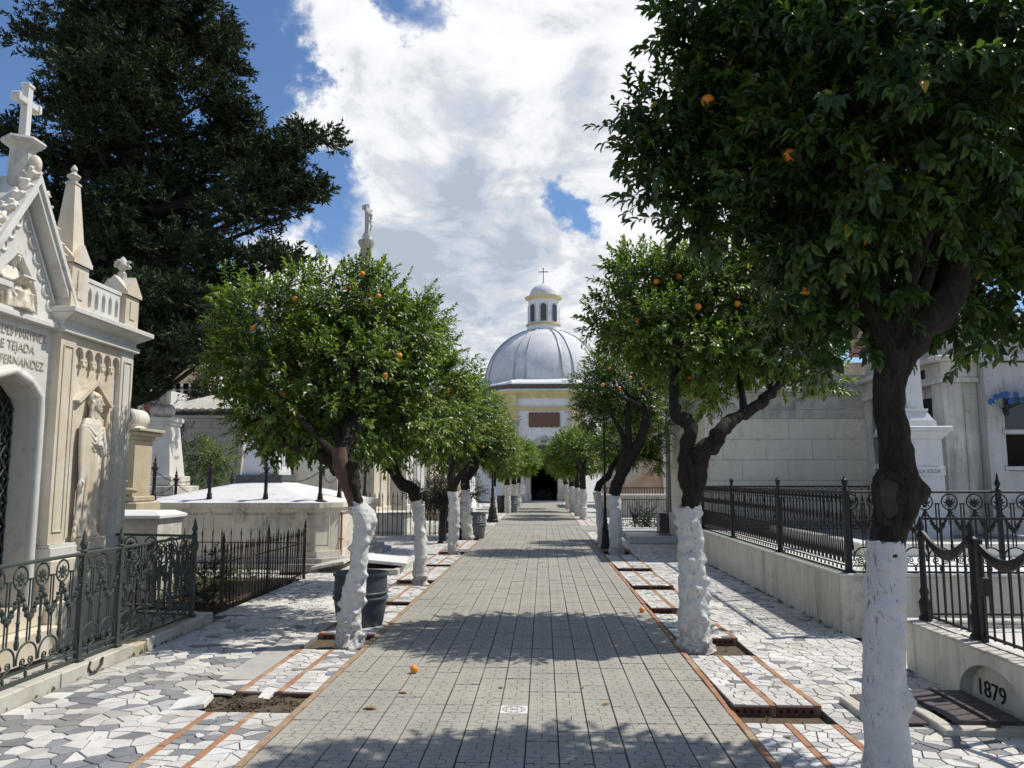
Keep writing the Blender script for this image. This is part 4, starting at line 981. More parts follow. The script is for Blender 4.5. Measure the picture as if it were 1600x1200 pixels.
# ================================================================== IRONWORK
def arc(cx, cz, rx, rz, a0, a1, n=14, y=0): return [(cx+rx*math.cos(R(a0+(a1-a0)*k/n)), y, cz+rz*math.sin(R(a0+(a1-a0)*k/n))) for k in range(n+1)]
def shared(name, mb, mat, smooth=True): return mb.mesh(name, mat, smooth=smooth)
def motif_meshes(mat, w, h):
    """one repeat of the cast railing: u along x, z up from the bottom rail; shared by every repeat"""
    D = {}
    r = .085*w/.27; zc = h-r-.012
    b = MB(); b.tube(arc(0, zc, r, r*1.02, 0, 360, 20)[:-1], .0075, 6, close=True); D['ring'] = shared('ring', b, mat)
    b = MB()        # palmette in the ring
    for a in (-62, -32, 0, 32, 62):
        d = Vector((math.sin(R(a)), 0, math.cos(R(a)))); p0 = Vector((0, 0, zc-.03)); Mx = Matrix.Translation(p0+d*.040) @ Matrix.Rotation(R(a), 4, 'Y')
        b.ell((0, 0, 0), (.0115, .010, .036), 8, 5, Mx)
    b.ell((0, 0, zc-.045), (.022, .013, .016), 8, 5); b.ell((0, -.006, zc+.004), (.012, .010, .012), 8, 5)
    b.tube(arc(-.030, zc-.048, .017, .017, -60, 200, 9), .0055, 5); b.tube(arc(.030, zc-.048, .017, .017, -20, 240, 9), .0055, 5); D['palmette'] = shared('palmette', b, mat)
    zb = zc-r; z0 = .205*h/.85
    b = MB(); b.lathe([(.009, .17), (.018, .19), (.020, .22), (.012, .245), (.016, .262), (.011, .28), (.0125, .36), (.017, .372), (.0105, .385), (.0105, zb-.05), (.018, zb-.035), (.020, zb-.012), (.010, zb+.006)], 8); D['baluster'] = shared('baluster', b, mat)
    b = MB()
    for s in (-.017, .017): b.tube([(w/2+s, 0, .215), (w/2+s, 0, zc-.02)], .0075, 6)
    b.box(w/2-.026, w/2+.026, -.009, .009, zc-.028, zc-.012); D['bar'] = shared('bar', b, mat)
    b = MB()        # swag of flowers between the balusters
    zs = zb-.03
    for s in (-1, 1):
        for k in range(9):
            t = k/8; x = w/2-s*(w/2-.012)*(1-t); z = zs-.012-.175*math.sin(t*math.pi/2)**1.25; rr_ = .016+.016*t
            b.ell((x, (-.006 if k % 2 else .004), z), (rr_, .015, rr_*.85), 7, 4); b.ell((x+.008*s, -.012, z+.009*(-1)**k), (rr_*.55, .010, rr_*.5), 6, 4)
    b.ell((w/2, -.004, zs-.205), (.020, .016, .022), 8, 5); D['garland'] = shared('garland', b, mat)
    b = MB(); b.tube([(-w/2+.012-0, 0, .055)]+[(p[0]*1, p[1], p[2]) for p in arc(0, .10, w/2-.014, .105, 180, 0, 16)]+[(w/2-.012, 0, .055)], .0085, 6, Matrix.Translation((w/2, 0, 0))); D['arch'] = shared('arch', b, mat)
    b = MB()
    for s in (-1, 1):
        cx = w/2+s*.043; pts = []
        for k in range(22):
            a = -90+s*(-1)*(-k*26); rr_ = .036*(1-k/26)
            pts.append((cx+s*.004+rr_*math.cos(R(a)), 0, .066+rr_*math.sin(R(a))))
        b.tube(pts, .0065, 5)
        b.tube([(w/2+s*.005, 0, .012), (w/2+s*.028, 0, .030), (cx+s*.004, 0, .030)], .0065, 5)
    D['scroll'] = shared('scroll', b, mat)
    b = MB(); b.lathe([(.004, -.052), (.012, -.040), (.014, -.022), (.007, -.006)], 8, c=(w/2, 0)); D['drop'] = shared('drop', b, mat)
    return D
def motif2_meshes(mat, w, h):
    """narrow upright railing of the right enclosure: lancet arches, bars with knops, small crest"""
    D = {}
    b = MB(); b.lathe([(.008, .02), (.008, .30), (.013, .315), (.008, .33), (.008, h*.60), (.016, h*.63), (.020, h*.68), (.011, h*.73), (.008, h*.75), (.008, h*.86), (.014, h*.89), (.007, h*.93), (.007, h)], 7); D['bar'] = shared('bar', b, mat)
    b = MB(); b.tube(arc(w/2, h-.052, w*.34, .045, 0, 360, 14)[:-1], .0065, 5, close=True); b.ell((w/2, 0, h-.052), (.011, .012, .022), 7, 4); D['ring'] = shared('ring', b, mat)
    b = MB(); b.tube([(.006, 0, .05)]+[(.006+(w/2-.006)*math.sin(t*math.pi/2), 0, .05+.21*t) for t in (.3, .55, .8, 1)], .0065, 5); b.tube([(w-.006, 0, .05)]+[(w-.006-(w/2-.006)*math.sin(t*math.pi/2), 0, .05+.21*t) for t in (.3, .55, .8, 1)], .0065, 5); D['arch'] = shared('arch', b, mat)
    b = MB(); b.tube(arc(w/2, .055, w*.26, .030, 0, 360, 10)[:-1], .006, 5, close=True); b.ell((w/2, 0, .100), (.012, .010, .018), 6, 4); b.tube([(w/2, 0, .10), (w/2, 0, .30)], .006, 5); b.ell((w/2, 0, .31), (.010, .010, .024), 6, 4); b.lathe([(.006, -.045), (.013, -.03), (.006, -.005)], 6, c=(w/2, 0)); D['crest'] = shared('crest', b, mat)
    return D
def railing(root, p0, p1, z, h, D, w, mat, far_from=1e9):
    """repeat the motif between two points; far repeats joined into one piece"""
    p0 = Vector(p0); p1 = Vector(p1); L = (p1-p0).length; n = max(1, round(L/w)); off = rootloc(root)
    ang = math.atan2(p1.y-p0.y, p1.x-p0.x); sx = L/n/w; far = {}
    b = MB(); Mx = Matrix.Translation((p0.x, p0.y, z)) @ Matrix.Rotation(ang, 4, 'Z')
    b.box(0, L, -.022, .022, h, h+.026, Mx, bev=.005); b.build('top_rail', mat, root)
    b = MB(); b.box(0, L, -.010, .010, -.005, .010, Mx); b.build('bottom_rail', mat, root)
    b = MB(); b.box(0, L, -.014, .014, -.072, -.054, Mx); b.build('bottom_rail', mat, root)
    fm = MB()
    for k in range(n):
        T_ = Mx @ Matrix.Translation((k*L/n, 0, 0)) @ Matrix.Scale(sx, 4, (1, 0, 0))
        c = T_ @ Vector((0, 0, 0))
        for nm, me in D.items():
            if math.hypot(c.x, c.y) > far_from:
                fm.add([tuple(v.co) for v in me.vertices], [tuple(p.vertices) for p in me.polygons], T_)
            else:
                o = link(nm, me, root); o.matrix_local = Matrix.Translation(-off) @ T_
    if fm.v: tag(fm.build('far_railing', mat, root, smooth=True, recalc=False), kind='stuff')
def iron_post(root, x, y, z0, z1, s, mat, fin='flame'):
    b = MB(); b.box(x-s/2, x+s/2, y-s/2, y+s/2, z0, z1, bev=.004); b.box(x-s*.9, x+s*.9, y-s*.9, y+s*.9, z0-.005, z0+.03, bev=.004); p = b.build('post', mat, root)
    b = MB()
    if fin == 'flame': b.lathe([(s*.35, z1), (s*.8, z1+.012), (s*.35, z1+.026), (s*.55, z1+.045), (s*.72, z1+.07), (s*.5, z1+.10), (s*.35, z1+.12), (s*.28, z1+.15), (.003, z1+.19)], 10, c=(x, y))
    else: b.lathe([(s*.25, z1), (s*.5, z1+.01), (s*.28, z1+.03), (s*.4, z1+.04), (s*.62, z1+.10), (s*.62, z1+.115), (s*.35, z1+.13), (.004, z1+.155)], 6, c=(x, y))
    b.build('finial', mat, root, smooth=(fin == 'flame'))
    return p

# --- left ornate fence on its marble kerb
FX = -3.97
fk = thing('kerb', 'long white marble kerb under the ornate green-black fence on the left', 'kerb', (FX, 6, 0))
ys = [2.9, 3.75, 4.62, 5.3, 6.02, 6.46, 6.93, 7.62, 7.86, 8.75, 9.42]
for k in range(len(ys)-1):
    b = MB(); hh = .118+rnd.uniform(-.008, .008) - (.03 if k == 7 else 0); xo = rnd.uniform(-.006, .006)
    b.box(FX-.13, -3.865+xo, ys[k]+.003, ys[k+1]-.003, -.05, hh, bev=.010)
    o = b.build('kerb_block', M['kerbstone'] if k != 7 else M['limestone'], fk)
    if k == 7: o['label'] = 'short broken kerb block with brown stone showing'
b = MB(); b.box(-6.0, FX-.135, 9.34, 9.54, -.05, .11, bev=.01); b.build('kerb_block', M['kerbstone'], fk)
# iron clamp set over a kerb joint
b = MB(); b.tube([(-3.855, 6.86, .115), (-3.852, 6.83, .07), (-3.852, 6.87, .025), (-3.852, 6.96, .02), (-3.852, 7.03, .06), (-3.855, 7.05, .115)], .011, 6)
tag(b.build('iron_clamp', M['iron_rust'], smooth=True), 'rusty U-shaped iron clamp bent over the front of the white kerb', 'clamp')
fl = thing('ornate_fence', 'ornate green-black cast iron fence with rings and flower swags on the left kerb', 'fence', (FX, 6, 0))
D1 = motif_meshes(M['iron_green'], .27, .80)
HB = .205
py_ = [3.2, 4.95, 6.85, 7.46, 9.06]
for a_, b_ in zip(py_[:-1], py_[1:]): railing(fl, (FX, a_+.02, 0), (FX, b_-.02, 0), HB, .80, D1, .27, M['iron_green'])
railing(fl, (FX-.03, 9.06, 0), (-5.6, 9.06+.36, 0), HB, .80, D1, .27, M['iron_green'])
for y_ in py_: iron_post(fl, FX, y_, .115, 1.03, .048, M['iron_green'])
iron_post(fl, -5.62, 9.42, .115, 1.03, .048, M['iron_green'])

# --- spiked rusty fence round the small planted grave
sf = thing('spiked_fence', 'low black rusty fence of spear-headed bars round the small planted grave', 'fence', (-4.1, 10.2, 0))
spm = MB(); spm.lathe([(.009, .03), (.009, .70), (.014, .705), (.009, .72), (.017, .745), (.012, .77), (.002, .85)], 6); spme = spm.mesh('spear_bar', M['iron_rust'])
def spike_run(root, p0, p1, n, z0=.0, zs=1.0, me=None, sp=None):
    me = me or spme; p0 = Vector(p0); p1 = Vector(p1); off = rootloc(root)
    for k in range(n):
        p = p0.lerp(p1, k/(n-1)); o = link('spear_bar', me, root, (p.x-off.x, p.y-off.y, z0)); o.scale = (1, 1, zs*(1+rnd.uniform(-.01, .01))); o.rotation_euler = (rnd.gauss(0, .008), rnd.gauss(0, .008), 0)
    for z in (.09, .60):
        b = MB(); d = (p1-p0); L = d.length; ang = math.atan2(d.y, d.x); Mx = Matrix.Translation((p0.x, p0.y, z0+z*zs)) @ Matrix.Rotation(ang, 4, 'Z')
        b.box(0, L, -.016, .016, -.007, .007, Mx); b.build('rail', root.get('mat_', M['iron_rust']) if False else me.materials[0], root)
spike_run(sf, (-4.09, 10.25, 0), (-4.03, 13.45, 0), 30)
spike_run(sf, (-4.20, 10.22, 0), (-5.9, 10.35, 0), 14)
spike_run(sf, (-4.15, 13.50, 0), (-6.3, 13.6, 0), 14)
for x_, y_ in ((-4.09, 10.2), (-4.06, 11.8), (-4.02, 13.5)):
    b = MB(); b.lathe([(.026, 0), (.022, .03), (.018, .78), (.028, .80), (.018, .83), (.028, .87), (.003, 1.0)], 8, c=(x_, y_)); b.build('post', M['iron_rust'], sf)
b = MB(); b.box(-6.4, -4.13, 10.3, 13.45, -.05, .03); b.build('planted_bed', M['soil'], sf)
pl = thing('grave_plants', 'dark leafy shrub climbing the near end of the spiked fence', 'plant', (-4.3, 10.6, 0))
gl = np.random.default_rng(9)
crown(pl, [((-4.35, 10.45, .30), (.26, .22, .34), 1), ((-4.6, 10.7, .2), (.3, .3, .24), 1), ((-4.28, 10.35, .62), (.12, .1, .2), .7)], 260, 10, .05, M['grey_leaf'], gl, detailed=False)
gc = thing('ground_cover', 'pale green ground cover filling the bed inside the spiked fence', 'plant', (-5.0, 12, 0))
crown(gc, [((-5.2, 12.0, .10), (1.0, 1.35, .16), 1)], 700, 9, .045, M['leaf_bright'], gl, detailed=False, tw=False, name='leaves')
for q in gc.children: q.name = 'leaves'

# ================================================================== BLOCKS OF ARCHITECTURE
def part(name, mat, root, f, smooth=False, **k):
    b = MB(); f(b); return b.build(name, mat, root, smooth, **k)
def facade_M(X, y0=0, z0=0, flip=False):
    """local u -> world +Y, local depth v -> world +X (out of a wall that faces the path), z up"""
    return Matrix(((0, 1, 0, X), (1, 0, 0, y0), (0, 0, 1, z0), (0, 0, 0, 1)))
def poly_front(b, poly, v0, v1, Mx):   # poly in (u,z), extruded in v
    n = len(poly); vs = [(p[0], v0, p[1]) for p in poly]+[(p[0], v1, p[1]) for p in poly]
    fs = [tuple(range(n)), tuple(range(2*n-1, n-1, -1))]+[((i+1) % n, i, n+i, n+(i+1) % n) for i in range(n)]
    b.add(vs, fs, Mx)
def wall_hole(b, outer, hole, v0, v1, Mx):
    """wall with one opening: outer rectangle (u0,u1,z0,z1) minus polygon 'hole' standing on z0 (open at the bottom) or closed"""
    u0, u1, z0, z1 = outer; h = hole; n = len(h)
    # hole runs left-bottom ... right-bottom over the top; fill as strips to the outline
    for i in range(n-1):
        a, c = h[i], h[i+1]
        if abs(a[0]-c[0]) < 1e-6: continue
        l, r_ = (a, c) if a[0] < c[0] else (c, a)
        poly_front(b, [(l[0], l[1]), (r_[0], r_[1]), (r_[0], z1), (l[0], z1)], v0, v1, Mx)
    ul = min(p[0] for p in h); ur = max(p[0] for p in h)
    if ul > u0: poly_front(b, [(u0, z0), (ul, z0), (ul, z1), (u0, z1)], v0, v1, Mx)
    if ur < u1: poly_front(b, [(ur, z0), (u1, z0), (u1, z1), (ur, z1)], v0, v1, Mx)
def text_obj(name, s, size, mat, parent, Mw, extr=.002, align='CENTER', xs=1.0):
    cu = bpy.data.curves.new(name, 'FONT'); cu.body = s; cu.size = size; cu.extrude = extr; cu.align_x = align
    to = bpy.data.objects.new('tmp', cu); COL.objects.link(to); bpy.context.view_layer.update()
    me = bpy.data.meshes.new_from_object(to.evaluated_get(bpy.context.evaluated_depsgraph_get())); bpy.data.objects.remove(to)
    me.materials.clear(); me.materials.append(mat)
    me.transform(Mw @ Matrix.Scale(xs, 4, (1, 0, 0))); 
    if parent: me.transform(Matrix.Translation(-rootloc(parent)))
    return link(name, me, parent)
def textM_east(X, y, z):  # reads left to right going +Y, faces +X
    return Matrix(((0, 0, 1, X), (1, 0, 0, y), (0, 1, 0, z), (0, 0, 0, 1)))
def textM_south(x, Y, z): return Matrix(((1, 0, 0, x), (0, 0, -1, Y), (0, 1, 0, z), (0, 0, 0, 1)))
def cornice(b, x0, x1, y0, y1, z, prof):
    """stepped moulding: prof list of (dz0, dz1, out)"""
    for a, c, o in prof: b.box(x0-o, x1+o, y0-o, y1+o, z+a, z+c)

# ------------------------------------------------ figures (stone)
def fig_mesh(name, draw, mat, parent, vox=.009, smooth_it=4, flat=None):
    b = MB(); draw(b)
    if flat: b.v = [(flat[0]+(x-flat[0])*flat[1], y, z) for x, y, z in b.v]
    me = b.mesh(name, mat, rootloc(parent) if parent else None, smooth=True)
    o = link(name, me, parent)
    md = o.modifiers.new('r', 'REMESH'); md.mode = 'VOXEL'; md.voxel_size = vox; md.use_smooth_shade = True
    m2 = o.modifiers.new('s', 'SMOOTH'); m2.iterations = smooth_it; m2.factor = .5
    return o
def robe(b, levels, n=56, folds=9, seed=0, Mx=None):
    """levels: (z, cx, cy, rx, ry, fold amplitude)"""
    vs = []; fs = []; m_ = len(levels)
    fine = []
    for i in range(m_-1):
        for k in range(6): t = k/6; fine.append([levels[i][j]+(levels[i+1][j]-levels[i][j])*t for j in range(6)])
    fine.append(list(levels[-1]))
    for z, cx, cy, rx, ry, am in fine:
        for k in range(n):
            a = 2*math.pi*k/n
            f = 1+am*(math.sin(folds*a+seed+1.2*math.sin(z*4.0+seed))*.6+math.sin((folds*2+1)*a+z*5)*.25+.5*noise.noise(Vector((math.cos(a)*2.4, math.sin(a)*2.4, z*1.6+seed))))
            vs.append((cx+rx*f*math.cos(a), cy+ry*f*math.sin(a), z))
    for i in range(len(fine)-1):
        for k in range(n): fs.append((i*n+k, i*n+(k+1) % n, (i+1)*n+(k+1) % n, (i+1)*n+k))
    fs.append(tuple(range(n-1, -1, -1))); fs.append(tuple((len(fine)-1)*n+k for k in range(n)))
    b.add(vs, fs, Mx)
def head(b, c, s, Mx=None, veil=False, bun=False):
    """head looking towards local +Y"""
    T_ = (Mx or Matrix()) @ Matrix.Translation(c) @ Matrix.Scale(s, 4)
    b.ell((0, 0, 0), (.075, .092, .105), 20, 14, T_); b.ell((0, .025, -.05), (.055, .062, .062), 16, 10, T_)       # skull, jaw
    b.tube([(0, .085, .03), (0, .112, -.018), (0, .090, -.026)], [.010, .017, .013], 8, T_)                        # nose
    for x in (-.030, .030):
        b.ell((x, .084, .022), (.019, .012, .009), 8, 6, T_); b.tube([(x-.02, .086, .042), (x, .094, .048), (x+.02, .084, .042)], .007, 6, T_)  # eyes, brows
    b.ell((0, .092, -.056), (.026, .012, .006), 8, 5, T_); b.ell((0, .090, -.068), (.020, .012, .007), 8, 5, T_); b.ell((0, .078, -.092), (.026, .022, .018), 8, 6, T_)
    b.tube([(0, 0, -.06), (0, -.01, -.17)], [.048, .056], 12, T_)                                                  # neck
    for x in (-1, 1): b.ell((x*.076, 0, -.01), (.010, .020, .028), 8, 6, T_)
    b.ell((0, -.016, .030), (.090, .100, .102), 18, 12, T_)                                                        # hair cap
    for k in range(7):
        a = R(-75+k*25); b.ell((.074*math.sin(a), .064*math.cos(a)-.004, .078), (.024, .022, .022), 8, 6, T_)
    b.ell((0, -.04, .105), (.045, .045, .04), 10, 8, T_)
    for x in (-1, 1): b.tube([(x*.082, -.01, .02), (x*.088, -.03, -.06), (x*.075, -.04, -.14), (x*.08, -.02, -.20)], [.026, .028, .026, .014], 8, T_)
def hand(b, w_, fd, side, s, Mx=None, curl=.5):
    """palm at w_ running along fd; side is the thumb side; five unequal bent fingers"""
    w_ = Vector(w_); fd = Vector(fd).normalized(); side = Vector(side).normalized(); nrm = fd.cross(side).normalized(); side = nrm.cross(fd).normalized()
    if True:
        q = [w_, w_+fd*.05*s, w_+fd*.088*s]; b.tube(q, [.026*s, .036*s, .034*s], 10, Mx)
    for k, L in enumerate((.070, .080, .074, .058)):
        o = w_+fd*.078*s+side*(.027-.018*k)*s
        p1 = o+fd*L*.45*s; d2 = (fd*math.cos(curl)-nrm*math.sin(curl)).normalized(); p2 = p1+d2*L*.32*s; d3 = (fd*math.cos(curl*1.8)-nrm*math.sin(curl*1.8)).normalized()
        b.tube([o, p1, p2, p2+d3*L*.26*s], [.0105*s, .010*s, .0092*s, .006*s], 7, Mx)
    o = w_+fd*.018*s+side*.026*s; p1 = o+(fd*.6+side*.8).normalized()*.034*s
    b.tube([o, p1, p1+(fd*.95+side*.25).normalized()*.034*s], [.014*s, .012*s, .007*s], 7, Mx)

# ------------------------------------------------ the marble mausoleum on the left
CY = 7.38
BX, WX = -5.10, -5.00      # bay plane, wing plane
ms = thing('mausoleum', 'gothic white marble mausoleum on the left with gabled door bay, cross and carved woman', 'mausoleum', (-5.9, CY, 0))
for sgn in (1, -1):
    y0, y1 = (CY+.59, CY+2.06) if sgn > 0 else (CY-2.06, CY-.59)
    # podium, wing body with sunk panel
    part('podium', M['marble_warm'], ms, lambda b: (b.box(-7.2, WX+.10, y0-.02, y1+.05, -.05, .42, bev=.01), b.box(-7.2, WX+.05, y0, y1+.03, .423, .84, bev=.01)))
    part('plinth', M['marble'], ms, lambda b: (b.box(-7.1, WX+.035, y0+.003, y1+.018, .843, .965, bev=.006), b.box(-7.1, WX+.018, y0+.005, y1+.01, .968, .995)))
    pw = .27
    for (a, c) in ((y0, y0+pw), (y1-pw, y1)):
        part('pilaster', M['marble'] if c == y1 else M['marble_warm'], ms, lambda b: (b.box(-5.4, WX, a, c, .998, 3.18), ))
        part('pilaster_panel', M['marble_warm'], ms, lambda b: (b.box(WX, WX+.012, a+.05, a+.062, 1.12, 3.06), b.box(WX, WX+.012, c-.062, c-.05, 1.12, 3.06), b.box(WX, WX+.012, a+.062, c-.062, 3.048, 3.06), b.box(WX, WX+.012, a+.062, c-.062, 1.12, 1.132)))
    part('wall', M['marble_warm'], ms, lambda b: (b.box(-7.0, WX-.06, y0+pw-.05, y1-pw+.05, .998, 3.18), b.box(-7.0, -5.4, y0+.002, y1-.002, .998, 3.18)))
    # blind arcade under the cornice
    def arc_(b):
        Mx = facade_M(WX-.058)
        n = 5; a = y0+pw; wd = (y1-y0-2*pw)/n
        for k in range(n):
            uc = a+(k+.5)*wd; top = 3.178; pts = [(uc-wd/2, top)]
            for q in range(13):
                t = 180-15*q; pts.append((uc+.42*wd*math.cos(R(t)), 2.99+.42*wd*math.sin(R(t))*1.15))
            pts += [(uc+wd/2, top)]
            for i in range(1, 13): poly_front(b, [pts[i], pts[i+1], (pts[i+1][0], top), (pts[i][0], top)], 0, .045, Mx)
            poly_front(b, [(uc-wd/2, 2.90), (uc-.42*wd, 2.90), (uc-.42*wd, top), (uc-wd/2, top)], 0, .045, Mx)
            poly_front(b, [(uc+.42*wd, 2.90), (uc+wd/2, 2.90), (uc+wd/2, top), (uc+.42*wd, top)], 0, .045, Mx)
            if k: b.ell((WX-.015, uc-wd/2, 2.885), (.022, .022, .028), 8, 6); b.ell((WX-.02, uc-wd/2-.03, 2.94), (.014, .02, .016), 6, 4); b.ell((WX-.02, uc-wd/2+.03, 2.94), (.014, .02, .016), 6, 4)
    part('blind_arcade', M['marble_warm'], ms, arc_)
    # shallow pointed niche frame round the carved figure
    uc = y0+.70 if sgn > 0 else y1-.70
    def nf(b):
        Mx = facade_M(WX-.06); o = [(uc-.36, 1.05), (uc-.36, 2.50), (uc, 2.76), (uc+.36, 2.50), (uc+.36, 1.05)]; i_ = [(uc-.315, 1.05), (uc-.315, 2.475), (uc, 2.705), (uc+.315, 2.475), (uc+.315, 1.05)]
        for k in range(4): poly_front(b, [o[k], o[k+1], i_[k+1], i_[k]], 0, .085 if k in (1, 2) else .03, Mx)
    part('niche_frame', M['marble_warm'], ms, nf)
    part('statue_base', M['marble_warm'], ms, lambda b: (b.box(WX-.06, WX+.10, uc-.21, uc+.21, .90, 1.03, bev=.006), b.box(WX-.06, WX+.135, uc-.25, uc+.25, .845, .895, bev=.006)))
    # cornices
    part('cornice', M['marble'], ms, lambda b: (b.box(-7.1, WX+.05, y0-.02, y1+.04, 3.183, 3.245, bev=.008), b.box(-7.1, WX+.02, y0-.0, y1+.01, 3.248, 3.30),
        b.add([(WX+.02, y0, 3.30), (WX+.15, y0-.05, 3.385), (WX+.15, y1+.14, 3.385), (WX+.02, y1+.01, 3.30), (-7.1, y1+.01, 3.30), (-7.1, y1+.14, 3.385), (-7.1, y0, 3.30), (-7.1, y0-.05, 3.385)], [(0, 1, 2, 3), (3, 2, 5, 4), (1, 0, 6, 7), (0, 3, 4, 6), (1, 7, 5, 2)]),
        b.box(-7.1, WX+.165, y0-.06, y1+.15, 3.388, 3.445, bev=.006)))
    # balustrade with lancet slots
    ya, yb = (y0+.36, y1-.42) if sgn > 0 else (y0+.42, y1-.36)
    def bal(b):
        n = 5; wd = (yb-ya)/n; Mx = facade_M(WX-.06)
        for k in range(n):
            u = ya+(k+.5)*wd
            poly_front(b, [(u-wd/2, 3.45), (u-.035, 3.45), (u-.035, 3.80), (u-wd/2, 3.80)], 0, .08, Mx); poly_front(b, [(u+.035, 3.45), (u+wd/2, 3.45), (u+wd/2, 3.80), (u+.035, 3.80)], 0, .08, Mx)
            poly_front(b, [(u-.035, 3.45), (u+.035, 3.45), (u+.035, 3.55), (u, 3.515), (u-.035, 3.55)], 0, .08, Mx); poly_front(b, [(u-.035, 3.80), (u-.035, 3.70), (u, 3.755), (u+.035, 3.70), (u+.035, 3.80)], 0, .08, Mx)
            b.ell((WX-.01, u, 3.50), (.018, .04, .02), 8, 5)
        b.box(WX-.07, WX+.03, ya-.01, yb+.01, 3.803, 3.85, bev=.005)
    part('balustrade', M['marble'], ms, bal)
    # inner pinnacle with obelisk, outer pinnacle with flower knob
    yi = (y0+.17) if sgn > 0 else (y1-.17); yo = (y1-.21) if sgn > 0 else (y0+.21)
    def pin(b, yc, w_, zt, za):
        xc = WX-w_/2+.06
        b.box(xc-w_/2, xc+w_/2, yc-w_/2, yc+w_/2, 3.448, zt)
        # four little gables
        for Mx in (Matrix.Translation((xc, yc, 0)), Matrix.Translation((xc, yc, 0)) @ Matrix.Rotation(R(90), 4, 'Z')):
            b.prism([(-w_/2-.025, zt-.02), (w_/2+.025, zt-.02), (w_/2+.025, zt+.02), (0, za), (-w_/2-.025, zt+.02)], -w_/2-.022, w_/2+.022, Mx)
        for s2 in (-1, 1): b.box(xc-.05, xc+.05, yc+s2*(w_/2+.002)-.004, yc+s2*(w_/2+.002)+.004, 3.55, zt-.06)
        b.box(xc+w_/2, xc+w_/2+.012, yc-.055, yc+.055, 3.56, zt-.08, bev=.003)
        return xc
    w1 = .30; o_ = MB(); xc = pin(o_, yi, w1, 3.95, 4.16); o_.build('pinnacle', M['marble_warm'], ms)
    part('obelisk', M['marble_warm'], ms, lambda b: (b.frus(xc, yi, .235, .235, 4.0, .10, .10, 4.83), b.box(xc-.06, xc+.06, yi-.06, yi+.06, 4.831, 4.85)))
    part('urn_finial', M['marble_grey'], ms, lambda b: b.lathe([(.03, 4.852), (.045, 4.87), (.04, 4.885), (.07, 4.92), (.068, 4.935), (.045, 4.95), (.03, 4.965), (.022, 4.98), (.036, 5.0), (.028, 5.03), (.004, 5.06)], 14, c=(xc, yi)), smooth=True)
    o_ = MB(); xc2 = pin(o_, yo, .30, 3.86, 4.08); o_.build('pinnacle', M['marble_warm'], ms)
    def knob(b):
        b.lathe([(.07, 3.98), (.05, 4.12), (.055, 4.13), (.035, 4.15), (.03, 4.17), (.075, 4.22), (.07, 4.26), (.03, 4.32), (.004, 4.345)], 12, c=(xc2, yo))
        for k in range(4):
            a = R(45+90*k); b.ell((xc2+.07*math.cos(a), yo+.07*math.sin(a), 4.22), (.034, .034, .026), 8, 5); b.ell((xc2+.085*math.cos(a+.7), yo+.085*math.sin(a+.7), 4.27), (.025, .025, .018), 8, 5)
    part('flower_finial', M['marble_grey'], ms, knob, smooth=True)
    # carved standing woman
    def woman(b):
        c = WX-.015
        robe(b, [(1.03, c+.01, uc, .105, .185, .10), (1.08, c+.01, uc, .10, .175, .16), (1.30, c, uc+.005, .085, .150, .17), (1.60, c+.01, uc+.01, .085, .145, .14), (1.85, c+.015, uc+.005, .088, .150, .10), (2.02, c+.015, uc, .080, .145, .06), (2.16, c+.01, uc, .088, .165, .05), (2.26, c+.01, uc, .085, .180, .04), (2.315, c+.005, uc, .07, .145, .03), (2.35, c, uc, .045, .055, .0)], folds=8, seed=1.3*sgn)
        # long cloak falling from the near shoulder
        for k in range(7):
            yk = uc-.17+.010*k; b.tube([(c+.06, uc-.13+.012*k, 2.27), (c+.075, uc-.175+.012*k, 2.0), (c+.06, yk-.045, 1.65), (c+.04, yk-.07, 1.2), (c+.03, yk-.08, 1.04)], [.022, .024, .020, .022, .024], 8)
        for k in range(5): b.tube([(c+.08, uc+.02+.02*k, 1.93-.02*k), (c+.095, uc+.01+.022*k, 1.75), (c+.08, uc+.0+.025*k, 1.50)], [.016, .018, .009], 8)
        for k in range(4): b.tube([(c+.075, uc-.15, 2.24-.05*k), (c+.10, uc-.02, 2.14-.06*k), (c+.075, uc+.14, 2.23-.05*k)], .013, 6)       # neck folds
        for k in range(5): b.tube([(c+.05, uc-.13+.02*k, 1.04), (c+.11-.01*k, uc-.10+.035*k, 1.06)], [.03, .016], 6)
        Mh = Matrix.Translation((c+.035, uc+.01, 2.50)) @ Matrix.Rotation(R(-58), 4, 'Z')
        head(b, (0, 0, 0), .98, Mh)
        # near arm hanging along the cloak, far arm bent with the hand on the breast
        b.tube([(c+.02, uc-.175, 2.24), (c+.05, uc-.215, 2.02), (c+.07, uc-.235, 1.83)], [.052, .046, .036], 12); b.tube([(c+.07, uc-.235, 1.83), (c+.08, uc-.235, 1.64)], [.036, .026], 10); hand(b, (c+.08, uc-.235, 1.66), (0, -.1, -1), (1, 0, 0), 1.0)
        b.tube([(c+.02, uc+.175, 2.24), (c+.05, uc+.20, 2.04), (c+.07, uc+.185, 1.92)], [.052, .046, .038], 12); b.tube([(c+.07, uc+.185, 1.92), (c+.12, uc+.08, 2.02)], [.038, .028], 10); hand(b, (c+.125, uc+.09, 2.01), (.1, -.8, .45), (0, .4, .9), 1.0, curl=.35)
        b.ell((c+.08, uc-.13, 1.045), (.06, .045, .025), 10, 6); b.ell((c+.08, uc+.10, 1.045), (.06, .045, .025), 10, 6)
        for k in range(6): b.ell((c+.04, uc-.26+.01*k, 1.05+.07*k), (.03, .028, .05), 8, 6)
    fig_mesh('carved_woman', woman, M['marble_warm'], ms, .007, 1, flat=(WX-.06, .72))
